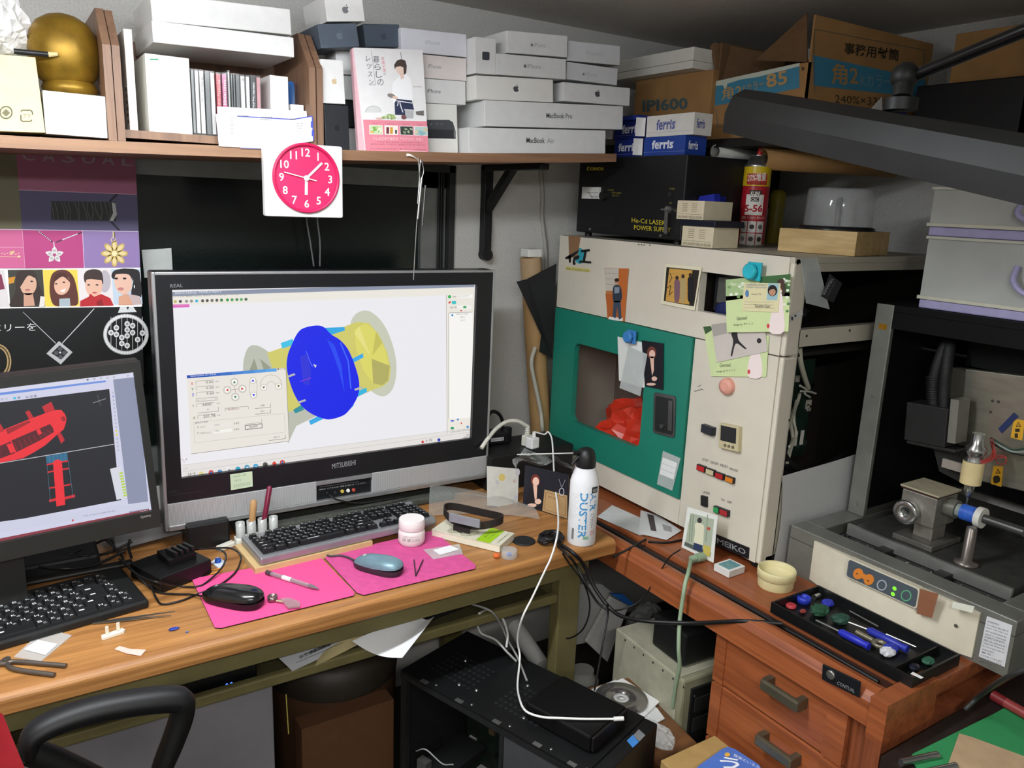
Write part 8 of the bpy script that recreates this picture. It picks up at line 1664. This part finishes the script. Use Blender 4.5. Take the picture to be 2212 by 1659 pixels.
MB().tube([PY(1050, 905, 1.78), PY(1062, 890, 1.78), PY(1075, 892, 1.78), PY(1084, 905, 1.78), PY(1086, 925, 1.78)], .005, m_ca, 8).build('black_cable', None, 'black cable arching behind the adaptor', 'cable')
p = plug(1150, 945, 0); MB().box(FZ(1.155, 1.782, bZt+.0006), -.012, .012, -.010, .010, 0, .034, M('#17181c', .5), .003).build('black_plug', None, 'black power plug behind the white plug', 'plug')
MB().lathe(PZ(1064, 1012, DZ)*1.0+V((.0, .02, .0005)), (0, 0, 1), [(.018, 0), (.018, .055), (.021, .056), (.021, .068), (.017, .070)], M('#121214', .3), 26).build('black_jar', None, 'black film canister beside the television', 'canister')
# --- brown poster tube in the corner
ta, tb = V((PY(1146, 560, 1.885).x, 1.885, PY(1146, 556, 1.885).z)), V((PY(1172, 960, 1.87).x, 1.87, DZ+.0005))
t = thing('poster_tube', 'brown cardboard poster tube with white cap leaning in the corner', 'tube', tb)
MB().cyl(tb, ta, .031, M('#a98658', .6, noise=.08, ns=12), n=32).build('tube', t); dtt = (ta-tb).normalized(); MB().box(Fr(ta+dtt*.001, (1, 0, 0), (0, 1, 0)), -.022, .026, -.022, .022, 0, .024, M('#dcdcd6', .5), .004).build('cap', t); MB().cyl(ta-dtt*.12, ta+dtt*.0005, .0316, M('#d8c8a8', .1, noise=0, alpha=.25, spec=1, coat=1), n=32, cap=False).build('clear_wrap', t)
b = MB(); sy = 1.848; q = [PY(x, y, sy) for x, y in ((1113, 608), (1140, 603), (1212, 570), (1212, 770), (1158, 758), (1162, 722), (1140, 670))]; q[0].y -= .01; q[6].y -= .015; q[5].y -= .02; q[4].y -= .02
q = [V((min(p.x, 1.346), p.y, p.z)) for p in q]; n = len(q)
b.add(q+[p+V((0, .004, 0)) for p in q], [tuple(range(n-1, -1, -1)), tuple(range(n, 2*n))]+[(i, (i+1) % n, n+(i+1) % n, n+i) for i in range(n)], M('#1d1f20', .85, noise=.1)); b.build('black_cloth', None, 'stiff black cloth folded behind the modelling machine', 'cloth')
MB().tube([PY(1166, 345, 1.943), PY(1172, 420, 1.943), PY(1171, 470, 1.943), PY(1178, 530, 1.943), PY(1182, 600, 1.943)], .006, M('#a9a79e', .6), 8).build('wall_cable', None, 'grey cable running down the wall beside the bracket', 'cable')
MB().tube([PY(1156, 750, 1.84), PY(1148, 785, 1.835), PY(1158, 840, 1.83), PY(1168, 890, 1.83), PY(1172, 930, 1.825), PZ(1176, 960, DZ+.012)], .0062, M('#b4b0a2', .6), 8).build('wall_cable', None, 'thick grey cable below the black cloth', 'cable')
# --- cables gathered at the desk corner
cb0 = PZ(1185, 1170, DZ+.012)
t = thing('cable_bundle', 'black cable tied in a knot near the air duster', 'cable', PZ(1190, 1170, DZ))
for i in range(6):
    r_ = random.Random(i+60); P = []
    for j in range(9): a = j/8*math.pi*1.9+i*1.3; P.append(PZ(1190, 1172, DZ)+V((.028*math.cos(a)+r_.uniform(-.004, .004), .018*math.sin(a)+r_.uniform(-.004, .004), .006+.012*(1+math.sin(a*1.5+i))/2)))
    MB().tube(P, .0045, m_ca, 8).build('loop', t)
ec_ = lambda x, y, Y: PY(x, y, Y)
for i, (P, r, lb) in enumerate((([(1205, 1180, 'd'), (1228, 1200, 'd'), (1245, 1222, 1.262), (1262, 1256, 1.24), (1290, 1300, 1.22), (1312, 1318, 1.2)], .0028, 'black cable hanging nearest the desk corner'), ([(1210, 1176, 'd'), (1240, 1196, 'd'), (1262, 1222, 1.262), (1285, 1270, 1.24), (1316, 1312, 1.20), (1345, 1332, 1.16), (1400, 1342, 1.1), (1500, 1346, 1.02), (1600, 1342, .92), (1690, 1347, .86)], .0045, 'thick black cable sagging across to the writing desk'), ([(1215, 1195, 1.265), (1232, 1220, 1.262), (1262, 1262, 1.25), (1274, 1310, 1.25), (1262, 1355, 1.26), (1235, 1377, 1.30), (1205, 1378, 1.34)], .002, 'thin black cable looping round the desk leg'), ([(1312, 1305, 1.20), (1313, 1330, 1.2), (1302, 1390, 1.18), (1293, 1440, 1.17), (1284, 1492, 1.16)], .0022, 'thin black cable dropping to the computer case'), ([(1316, 1318, 1.2), (1345, 1316, 1.2), (1385, 1295, 1.18), (1420, 1245, 1.16), (1445, 1205, 1.14), (1470, 1187, 1.12)], .0016, 'thin dark cord curving up to the photo'))):
    MB().tube([PZ(x, y, DZ+.005) if s_ == 'd' else PY(x, y, s_) for x, y, s_ in P], r, m_ca, 7).build('hanging_cable', None, lb, 'cable', 'cables at the desk corner')
OZc = OZ-.006
MB().tube([V((1.215, 1.85, OZc)), V((1.218, 1.5, OZc)), V((1.21, 1.2, OZc)), V((1.216, .95, OZc)), V((1.212, .66, OZc))], .0045, m_ca, 7).build('groove_cable', None, 'black cable lying in the groove of the writing desk', 'cable')
MB().tube([PZ(1395, 1165, OZ+.004), PZ(1372, 1178, OZ+.003), PZ(1350, 1190, OZ+.010), PZ(1325, 1203, OZ+.009)], .0028, m_ca, 7).build('short_cable', None, 'short black cable crossing the desk edge', 'cable'); MB().tube([PZ(1400, 1170, OZ+.004), PZ(1440, 1172, OZ+.003), PZ(1475, 1166, OZ+.003), PZ(1500, 1166, OZ+.003)], .0028, m_ca, 7).build('short_cable', None, 'black cable running to the photo at the machine', 'cable')
# green-grey power cord
pgx = PZ(1505, 1205, OZ+.012); t = thing('green_power_cord', 'pale green power cord hanging over the desk front', 'power cord', pgx)
m_gc = M('#8fa487', .5); MB().cyl(pgx, pgx+V((.02, 0, -.002)), .010, m_gc).build('plug', t)
for i in range(3): MB().lathe(pgx-V((.004+.005*i, 0, 0)), (-1, 0, -.1), [(.007, 0), (.009, .002), (.007, .004)], m_gc, 12).build('strain_relief', t)
MB().tube([pgx-V((.018, 0, .001)), PX(1488, 1232, 1.17), PX(1480, 1262, 1.142), PX(1474, 1300, 1.135), PX(1468, 1345, 1.13), PX(1466, 1400, 1.12), PX(1468, 1440, 1.13), PX(1460, 1480, 1.14), PX(1453, 1530, 1.15)], .0045, m_gc, 8).build('cord', t)
# papers lying under the machine
for i, (P, c_, lb) in enumerate((([(1290, 1116), (1322, 1091), (1392, 1122), (1462, 1142), (1382, 1156)], '#c6c8c8', 'white papers at the left under the machine front'), ([(1384, 1102), (1420, 1112), (1472, 1146), (1440, 1166), (1380, 1152)], '#d4d6d6', 'white printed sheet sticking out under the machine'))):
    o, f = pquad('paper_sheet', lb, 'paper', P, .0006, M(c_, .6), Z=OZ+.002+.0012*i)
    if i: pic('print', f, o, lambda k: (k.poly([(1398, 1110), (1412, 1114), (1418, 1148), (1406, 1146)], '#4a4444', 0), k.poly([(1430, 1132), (1450, 1138), (1452, 1150), (1434, 1146)], '#9a9a9c', 0)), .0003)
# ================================================================ under the computer desk
RT = RZ-.0055            # top of the lower shelf board
def hang(nm, lb, P, col, fn=None, z=None, dy=0):
    pass
# printed sheets poking out over the rail
def sheet3(nm, label, pts3, col, ink=None, nu=8):
    """curled sheet from 4 world corners (a,b,c,d) with a little sag"""
    a, b, c, d = pts3
    o = MB().grid(lambda u, v: a.lerp(b, u).lerp(d.lerp(c, u), v)+V((0, 0, .012*math.sin(math.pi*u)*v)), nu, 6, M(col, .6, noise=.03), True).build(nm, None, label, 'paper')
    return o
pass
zr = RZ+.0125
A = [PZ(612, 1441, zr), PZ(757, 1385, zr), PZ(757, 1385, zr)+V((-.02, .20, .004)), PZ(612, 1441, zr)+V((-.02, .20, .004))]
s1 = sheet3('printed_sheet', 'pale grey printed sheet sticking out over the rail at the left', [PZ(632, 1450, zr), PZ(790, 1376, zr), PZ(850, 1322, zr+.004), PZ(588, 1408, zr+.004)], '#c9ccd2')  # the sheet itself is an even pale grey
fpz = FZ(0, 0, zr+.0145)
def ptext(k):
    for i, t in enumerate(('お客様の通知書', 'お届けに伺いました。', '詳細は連絡先まで', '火事の連絡先')):
        k.text(t, (648+i*24, 1424-i*11), (716+i*18, 1394-i*10), (646+i*24, 1417-i*11), '#4c4e54', 0, .01)
    k.line([(640, 1432), (742, 1388)], .8, '#66686e')
pic('print', FZ(0, 0, zr+.0125), s1, ptext, .0006)
sheet3('yellowed_sheet', 'cream sheet below the printed one over the rail', [PZ(680, 1440, zr-.0003), PZ(775, 1392, zr-.0003), PZ(800, 1370, zr), PZ(690, 1415, zr)], '#b9ac80')
P = [PZ(757, 1386, zr+.004), PY(868, 1422, 1.285), PY(935, 1335, 1.31), PZ(990, 1305, zr+.012), ]
b = MB(); pa, pb2, pc, pd = PZ(760, 1385, zr+.016), PY(869, 1421, 1.27), PY(938, 1332, 1.30), PZ(900, 1322, zr+.03)
b.grid(lambda u, v: pa.lerp(pb2, u).lerp(pd.lerp(pc, u), v)+V((0, -.0, -.012*math.sin(math.pi*u))), 10, 8, M('#d4d6d8', .55, noise=.02), True); wp = b.build('white_sheet', None, 'bent white sheet drooping over the rail', 'paper')
# black network box with blue lights on the lower shelf
nx0, nx1 = PY(418, 1500, 1.345).x, PY(556, 1460, 1.345).x
nb = thing('network_box', 'flat black box with two blue lights on the lower shelf', 'network box', V(((nx0+nx1)/2, 1.42, RT)))
MB().box(F0, nx0-.06, nx1, 1.345, 1.55, RT+.0005, RT+.040, M('#0c0d0e', .3), .003).build('body', nb)
for x in (490, 500): p = PY(x, 1478-(x-490)*.15, 1.3445); MB().lathe(V((p.x, 1.3449, RT+.009)), (0, -1, 0), [(.0022, 0), (.0016, .001)], E('#3a6cf0', 3), 10).build('light', nb)
# handset and pale box on the lower shelf
hx = PZ(950, 1310, RT+.02)
t = thing('desk_phone', 'black telephone keypad lying on the lower shelf', 'telephone', V((hx.x, hx.y+.03, RT)))
fh_ = FZ(hx.x, 1.43, RT+.0005, 8); MB().box(fh_, -.055, .055, -.05, .05, 0, .022, M('#1b1c1f', .4), .004).build('body', t)
for i in range(4):
    for j in range(3): MB().box(fh_, -.035+j*.024, -.017+j*.024, -.035+i*.019, -.022+i*.019, .0221, .025, M('#2c2e33', .4), .001).build('key', t)
MB().box(F0, hx.x-.13, hx.x-.068, 1.345, 1.50, RT+.0005, RT+.055, M('#6f6a45', .6), .002).build('olive_box', None, 'small olive box between the papers and the telephone', 'box')
# cabinet, brown bin and chair
cx0, cx1 = PY(413, 1560, 1.42).x, PY(592, 1560, 1.42).x
cab = thing('grey_cabinet', 'plain grey cabinet standing under the desk', 'cabinet', V(((cx0+cx1)/2-.12, 1.6, 0)))
MB().box(F0, cx0-.25, cx1, 1.42, 1.85, .001, .52, M('#77757a', .5, noise=.04), .003).build('body', cab); MB().box(F0, cx0-.245, cx1-.004, 1.408, 1.4195, .01, .515, M('#7d7b80', .45, noise=.03), .002).build('door', cab)
bc2 = PY(735, 1560, 1.62); 
t = thing('brown_bin', 'round dark brown bin with a dished lid under the desk', 'bin', V((bc2.x, 1.66, 0))); mbn = M('#4a3220', .6, noise=.1); c0 = V((bc2.x, 1.66, .001))
MB().lathe(c0, (0, 0, 1), [(.135, 0), (.145, .02), (.15, .30), (.15, .33)], mbn, 40).build('body', t); MB().lathe(c0, (0, 0, 1), [(.152, .331), (.155, .36), (.15, .395), (.13, .41), (.10, .405), (.085, .37), (.03, .365)], M('#2c261f', .55, noise=.1), 40).build('lid', t)
bq_ = PY(700, 1620, 1.46); MB().box(F0, PY(652, 1600, 1.46).x, PY(850, 1600, 1.46).x, 1.46, 1.505, .001, PY(700, 1560, 1.46).z, M('#5a3a22', .7, noise=.06)).build('brown_board', None, 'brown board leaning in front of the bin', 'board')
# PC tower, side off
PT = .45
q = [PZ(x, y, PT) for x, y in ((866, 1447), (1243, 1659), (1393, 1549), (1116, 1428))]
u = (q[1]-q[0]).normalized(); nv = V((0, 0, 1)).cross(u)      # along the case, and across to the right
wid = (q[2]-q[0]).dot(nv); Lc = (q[2]-q[0]).dot(u); back = -.06
fpc = Fr(V((q[0].x, q[0].y, 0)), u, nv)                       # a along, b across, c up
pc = thing('computer_case', 'black computer tower with its side panel removed', 'computer', fpc.at(Lc/2, wid/2, 0)); m_pc = M('#101112', .45, noise=.12, ns=20); m_pcm = M('#3a3b3c', .4, .7, noise=.08)
MB().box(fpc, 0, Lc, 0, wid, PT-.006, PT, m_pc).build('top_panel', pc); MB().box(fpc, 0, Lc, wid-.003, wid, .02, PT-.0065, m_pc).build('far_side', pc); MB().box(fpc, 0, Lc, 0, wid-.0035, .02, .026, m_pc).build('bottom_panel', pc)
MB().box(fpc, 0, .003, .0, wid-.0035, .0265, PT-.0065, m_pcm).build('rear_panel', pc); MB().box(fpc, Lc, Lc+.03, 0, wid, .02, PT, m_pc, .004).build('front_panel', pc)
MB().box(fpc, .0, Lc, -.001, .010, PT-.018, PT-.0065, m_pcm).build('top_rail', pc); MB().box(fpc, .0035, .018, -.001, .010, .0265, PT-.0185, m_pcm).build('rear_post', pc); MB().box(fpc, Lc-.20, Lc-.19, -.001, .010, .0265, PT-.0185, m_pcm).build('bay_post', pc)
MB().box(fpc, Lc-.189, Lc-.001, .0, .003, .0265, PT-.0185, M('#55565a', .45, .5)).build('drive_bay', pc); MB().box(fpc, Lc-.15, Lc-.11, -.0006, -.0001, PT-.10, PT-.088, M('#0c0c0d', .6)).build('slot', pc)
for a in (.06, .16, .26, .36, .44): 
    if a < Lc-.02: MB().box(fpc, a, a+.018, -.0015, .008, PT+.0001, PT+.002, M('#8d8e8c', .35, .8)).build('clip', pc); MB().lathe(fpc.at(a+.035, .012, PT), (0, 0, 1), [(.003, 0), (.002, .0012)], M('#9a9b98', .3, .8), 8).build('screw', pc)
for a, b_ in ((.13, .045), (.17, .055), (.30, .05), (.08, .12), (.24, .14)): MB().lathe(fpc.at(a, b_, PT), (0, 0, 1), [(.0036, 0), (.0026, .0015)], M('#b4b5b2', .3, .8), 10).build('screw', pc)
for r0 in (.03, .21):
    for i in range(9):
        for j in range(6): MB().lathe(fpc.at(r0+.018+i*.013, .05+j*.016, PT), (0, 0, 1), [(.0048, .0001), (.0036, .0006)], M('#1d1e1f', .4), 6).build('vent_cell', pc)
MB().box(fpc, .02, .018+.0+.17, wid-.012, wid-.0035, .06, PT-.08, M('#14201a', .5, noise=.4, ns=60)).build('mainboard', pc)
rm = random.Random(77)
for i in range(40):
    a = .025+rm.random()*.155; z_ = .07+rm.random()*.28; w_ = rm.uniform(.004, .02); MB().box(fpc, a, min(a+w_, .187), wid-.03+rm.uniform(0, .012), wid-.0125, z_, z_+rm.uniform(.004, .02), M(rm.choice(['#1a1b1c', '#8a8b88', '#26302c', '#5a4a34', '#c9cac6', '#151616']), .45)).build('component', pc)
MB().box(fpc, .02, .10, .05, wid-.035, .19, .205, M('#1b1c1d', .5)).build('graphics_card', pc); MB().box(fpc, .022, .05, .03, .049, .19, .22, M('#6a6b68', .4, .5)).build('chrome_plate', pc)
for i in range(6):
    for j in range(5): MB().box(fpc, .0036, .006, .03+i*.018, .042+i*.018, .12+j*.02, .134+j*.02, M('#0c0c0d', .7)).build('grille_hole', pc)
MB().tube([fpc.at(.02, .03, .24), fpc.at(.06, .02, .27), fpc.at(.10, .03, .25), fpc.at(.14, .02, .275)], .0016, M('#9a9b98', .5), 6).build('wire', pc)
for z_ in (.0,): pass
for a in (.02, Lc-.05):
    for b_ in (.02, wid-.04): MB().box(fpc, a, a+.03, b_, b_+.02, .0005, .0195, m_pc).build('foot', pc)
# slab on the case
t = thing('optical_drive', 'black slab-shaped drive lying on the computer case', 'drive', fpc.at(Lc-.11, wid*.6, PT+.003))
sl_, sr_, sb_ = PZ(1135, 1517, PT+.0375), PZ(1275, 1593, PT+.0375), PZ(1221, 1460, PT+.0375)
uu = (sr_-sl_); fdv = Fr(V((sl_.x, sl_.y, PT+.0035)), uu, V((0, 0, 1)).cross(uu)); wl_ = uu.length; wd_ = (sb_-sl_).dot(fdv.v)
MB().box(fdv, 0, wl_, 0, wd_, 0, .034, M('#0b0b0c', .45, noise=.05, spec=.3), .004).build('body', t); MB().box(fdv, wl_+.0001, wl_+.006, .004, wd_-.004, .002, .032, M('#141415', .35), .002).build('bezel', t)
st1, f = pquad('sticker', 'blue processor sticker on the computer case', 'sticker', [(1354, 1600), (1367, 1615), (1380, 1603), (1367, 1587)], .0004, M('#3f7fc4', .4), Z=PT+.0006)
st2, f = pquad('sticker', 'grey badge sticker beside the blue one', 'sticker', [(1368, 1588), (1381, 1602), (1394, 1588), (1380, 1575)], .0004, M('#77787a', .4), Z=PT+.0006)
for s_, z_ in ((st1, 0), (st2, 0)): pass
# pale paper roll, white bag, beige PC and discs in the corner
ra = PZ(1108, 1352, .50); rb2 = PZ(1175, 1452, .38)
MB().cyl(PY(1112, 1352, 1.56), PY(1170, 1440, 1.42), .022, M('#c4c5c0', .6, noise=.05), n=24).build('paper_roll', None, 'white paper roll leaning beside the computer case', 'paper roll')
wbp = [(1245, 1260), (1370, 1275), (1405, 1300), (1310, 1430), (1262, 1390), (1240, 1330)]
o, f = pquad('white_envelope', 'large white envelope standing behind the desk leg', 'envelope', [(1232, 1395), (1240, 1262), (1300, 1262), (1358, 1308), (1312, 1430), (1268, 1388)], .02, M('#b9bab6', .6, noise=.05), Y=1.52)
o, f = pquad('white_envelope', 'folded white envelope tilted in front of the large one', 'envelope', [(1268, 1388), (1312, 1430), (1358, 1308), (1322, 1290)], .012, M('#cfd0cc', .6, noise=.04), Y=1.49)
crumple('bubble_bag', 'clear bubble bag stuffed beside the envelopes', 'bag', PY(1395, 1355, 1.50), .06, .05, .07, M('#b4b8b4', .15, noise=.1, alpha=.55, spec=.9, coat=.6), 41, 26, amp=.2)
crumple('yellow_label', 'yellow-green label inside the bubble bag', 'label', PY(1381, 1367, 1.44), .006, .004, .02, M('#b4b42a', .5), 42, 10, amp=.2)
o, f = pquad('blue_clip', 'bright blue plastic clip on the envelopes', 'clip', [(1318, 1282), (1346, 1284), (1370, 1304), (1364, 1311), (1340, 1297)], .006, M('#2f6fc4', .4), Y=1.46)
MB().lathe(PY(1258, 1470, 1.50)*1+V((0, 0, -.08)), (0, 0, 1), [(.04, 0), (.045, .01), (.045, .085), (.03, .10), (.03, .115)], M('#b4b5ae', .5, noise=.06), 26).build('white_bottle', None, 'squat white bottle behind the computer case', 'bottle')
bz0 = PX(1466, 1490, 1.26)
q1, q2 = PX(1478, 1470, 1.20), PX(1382, 1385, 1.20)
bt_ = .44
a_, b2 = PZ(1478, 1474, bt_), PZ(1385, 1400, bt_)
u2 = (a_-b2).normalized(); n2 = V((0, 0, 1)).cross(u2); fb2 = Fr(V((b2.x, b2.y, 0)), u2, n2); Lb = (a_-b2).length
m_be = M('#a9a792', .5, noise=.08)
t = thing('beige_computer', 'old beige computer tower under the writing desk', 'computer', fb2.at(Lb/2, .1, 0))
MB().box(fb2, -.1, Lb-.02, 0, .19, .001, bt_, m_be, .004).build('case', t); MB().box(fb2, Lb-.0199, Lb, -.002, .192, .001, bt_+.003, M('#8f8d74', .5), .006).build('front_bezel', t)
MB().box(fb2, Lb+.0002, Lb+.006, .02, .17, .02, bt_-.02, M('#1d1e1e', .4), .002).build('front_panel', t)
for z_ in (.36, .31, .24): MB().box(fb2, Lb+.0062, Lb+.009, .03, .16, z_, z_+.035, M('#2a2b2a', .4), .001).build('drive_cover', t)
for i in range(8): MB().lathe(fb2.at(-.06+i*.035, -.0003, bt_-.012), -n2, [(.003, 0), (.002, .0005)], M('#2c2c26', .6), 8).build('rivet', t)
MB().box(fb2, .0, Lb-.04, .03, .17, bt_+.0035, bt_+.085, M('#141516', .5, noise=.1), .006).build('black_case', None, 'black equipment box on the beige computer', 'case')
# discs and papers on a low wooden stool between the cases
sz_ = .34
c_ = PZ(1350, 1500, sz_+.01)
stl = thing('low_stool', 'low wooden stool carrying discs between the computers', 'stool', PZ(1400, 1600, 0)*1.0)
sp0 = PZ(1390, 1560, sz_); 
MB().box(FZ(1.15, 1.12, 0, -8), -.09, .03, -.17, .14, sz_-.02, sz_-.001, wood('#5a3a22', '#7a5232', 'x', .8), .003).build('seat', stl)
for a in (-.08, .005):
    for b_ in (-.15, .11): MB().box(FZ(1.15, 1.12, 0, -8), a, a+.02, b_, b_+.02, .0005, sz_-.0205, M('#4a3020', .6)).build('leg', stl)
zs = sz_
for i, (P, cc_) in enumerate((([(1275, 1490), (1330, 1468), (1420, 1530), (1436, 1552), (1345, 1600), (1290, 1540)], '#d4d5d2'), ([(1296, 1485), (1345, 1465), (1425, 1515), (1360, 1580)], '#e3e4e2'), ([(1395, 1550), (1400, 1575), (1424, 1600), (1396, 1610), (1390, 1590)], '#d8d9d8'))):
    pquad('disc_sleeve', ['lowest white disc sleeve in the pile', 'white paper sleeve under the shiny disc', 'white paper flap hanging out of the disc pile'][i], 'disc sleeve', P, .002, M(cc_, .6), Z=zs+.003+.0035*i, group='disc sleeves on the stool')
dcn = PZ(1342, 1508, zs+.0115); t = thing('compact_disc', 'shiny compact disc on the white sleeves', 'disc', dcn)
md = M('#a9a6a4', .12, .85, noise=.05)
MB().lathe(dcn, (0, 0, 1), [(.018, 0), (.060, 0), (.060, .0012), (.018, .0012), (.018, 0)], md, 56, True, False, False).build('disc', t); MB().lathe(dcn, (0, 0, 1), [(.0075, 0), (.0178, 0), (.0178, .0012), (.0075, .0012), (.0075, 0)], M('#dadbd8', .1, noise=0, alpha=.7), 30, True, False, False).build('hub', t)
crumple('plastic_sleeve', 'crumpled clear sleeve beside the disc pile', 'plastic sleeve', PZ(1415, 1585, sz_+.02), .03, .05, .016, m_bag, 44, 20, amp=.3)
# lower front: cardboard and blue packet
MB().box(FZ(1.06, .86, 0, 0), -.06, .09, -.14, .085, .001, .398, M('#a98a54', .75, noise=.08), .002).build('cardboard_box', None, 'tan cardboard box at the bottom edge below the drawers', 'box')
fbp = fz4((1495, 1655), (1640, 1700), (1565, 1612), .305)
o, f = pquad('blue_packet', 'blue packet with white lettering on the cardboard box', 'packet', [(1508, 1655), (1500, 1665), (1560, 1720), (1660, 1690), (1640, 1652), (1588, 1618), (1572, 1613), (1560, 1618)], .018, M('#4f74c4', .45, noise=.05), Z=.419)
pic('print', f, o, lambda k: (k.text('う', (1552, 1658), (1596, 1664), (1556, 1634), '#eef1f8', 0, .02), k.ell(1571, 1631, 6, 4.5, '#e3b04a', 1), k.text('職業のいるみ', (1584, 1634), (1640, 1662), (1586, 1628), '#dfe6f6', 0)), .0005)
# office chair at the lower left and red cloth
cy = .98
def CY(x, y): return PY(x, y, cy)
ch = thing('office_chair', 'black office chair with a hoop back at the lower left', 'chair', V((CY(200, 1600).x, cy-.15, 0)))
m_cb = M('#0d0d0e', .5, noise=.08, spec=.35)
P = [CY(62, 1625), CY(70, 1590), CY(120, 1560), CY(210, 1532), CY(310, 1515), CY(375, 1510), CY(394, 1518), CY(392, 1548), CY(372, 1605), CY(350, 1660), CY(335, 1720)]
Pc = catmull(P, 8); b = MB(); rows_ = []
for i, p in enumerate(Pc):
    t_ = (Pc[min(i+1, len(Pc)-1)]-Pc[max(i-1, 0)]).normalized(); nn_ = t_.cross(V((0, 1, 0))); k_ = i/(len(Pc)-1); w_ = .011+.005*math.sin(math.pi*k_)
    rows_.append([p+nn_*w_*math.cos(a)+V((0, 1, 0))*.02*math.sin(a) for a in [j*math.pi/5 for j in range(10)]])
b.ring(rows_, m_cb, True, False, True, True); b.build('back_hoop', ch)
MB().tube([CY(62, 1622), CY(110, 1640), CY(170, 1668), CY(240, 1700), CY(338, 1720)], .016, m_cb, 10).build('lower_hoop', ch)
cxm = CY(190, 1720); sz0 = .42
MB().box(FZ(cxm.x, cy-.25, 0), -.2, .2, -.2, .2, sz0, sz0+.05, m_cb, .015).build('seat', ch); MB().cyl((cxm.x, cy-.25, .08), (cxm.x, cy-.25, sz0-.0005), .03, m_cb).build('column', ch); MB().box(FZ(cxm.x, 0, 0), -.03, .03, cy-.06, cy-.02, sz0+.02, cxm.z+.02, m_cb, .006).build('back_bar', ch)
for i in range(5): a = 2*math.pi*i/5+.3; MB().cyl((cxm.x, cy-.25, .07), (cxm.x+.26*math.cos(a), cy-.25+.26*math.sin(a), .06), .018, m_cb, n=10).build('base_leg', ch); MB().ball((cxm.x+.26*math.cos(a), cy-.25+.26*math.sin(a), .0285), .028, m_cb, 12).build('castor', ch)
rq0 = CY(0, 1500); 
def red(u, v):
    x = CY(-120+120*u+v*75, 1512+150*v+10*u, ) ; return V((x.x, cy-.035+.006*math.sin(9*u)+.004*math.sin(14*v), x.z))
MB().grid(lambda u, v: (lambda p: V((p.x, cy-.035+.006*math.sin(9*u+3*v), p.z)))(CY(-160+(165+78*v)*u, 1500+8*u+180*v)), 14, 12, M('#a8202c', .85, noise=.08), True).build('red_cloth', None, 'red cloth draped over the back of the office chair', 'cloth')
MB().lathe(PY(618, 1500, 1.38), (0.03, 0, -1), [(.0012, 0), (.0012, .09)], M('#b4a850', .5), 6).build('yellow_string', None, 'thin yellow string hanging from the lower shelf', 'string')
MB().tube([PZ(1010, 1302, RT+.03), PZ(1060, 1320, RT+.03), PY(1082, 1350, 1.33), PY(1098, 1385, 1.32), PY(1118, 1420, 1.30), PZ(1138, 1470, .455)], .0025, M('#8d8d8a', .5), 7).build('grey_cable', None, 'grey cable arching from the lower shelf to the case', 'cable')
MB().tube([PZ(1035, 1325, RT+.02), PY(1050, 1320, 1.34), PY(1080, 1328, 1.33), PY(1096, 1365, 1.32), PY(1094, 1398, 1.31)], .0028, M('#b9bab6', .5), 7).build('grey_cable', None, 'pale grey cable beside the darker one', 'cable')
MB().tube([PY(1030, 1347, 1.36), PY(1040, 1368, 1.34), PY(1070, 1382, 1.33), PY(1095, 1408, 1.31), PY(1115, 1428, 1.30)], .0026, M('#a9aaa8', .5), 7).build('grey_cable', None, 'lowest pale grey cable under the shelf rail', 'cable')
# router and its cables behind the left keyboard
for i, P in enumerate(([(150, 1185), (180, 1200), (230, 1195), (285, 1170)], [(60, 1222), (130, 1228), (200, 1222), (270, 1190)], [(230, 1150), (245, 1180), (262, 1200), (268, 1216)], [(285, 1150), (278, 1180), (284, 1205)], [(100, 1205), (160, 1195), (215, 1170), (265, 1150)])):
    MB().tube([PZ(x, y, DZ+.02+.01*(j % 2)) for j, (x, y) in enumerate(P)], .0028, m_ca, 7).build('tangled_cable', None, ['lowest loop of black cable behind the left keyboard', 'long black cable lying behind the left keyboard', 'black cable dropping behind the monitor corner', 'second black cable dropping by the dock', 'black cable under the monitor edge'][i], 'cable', 'cables behind the left keyboard')
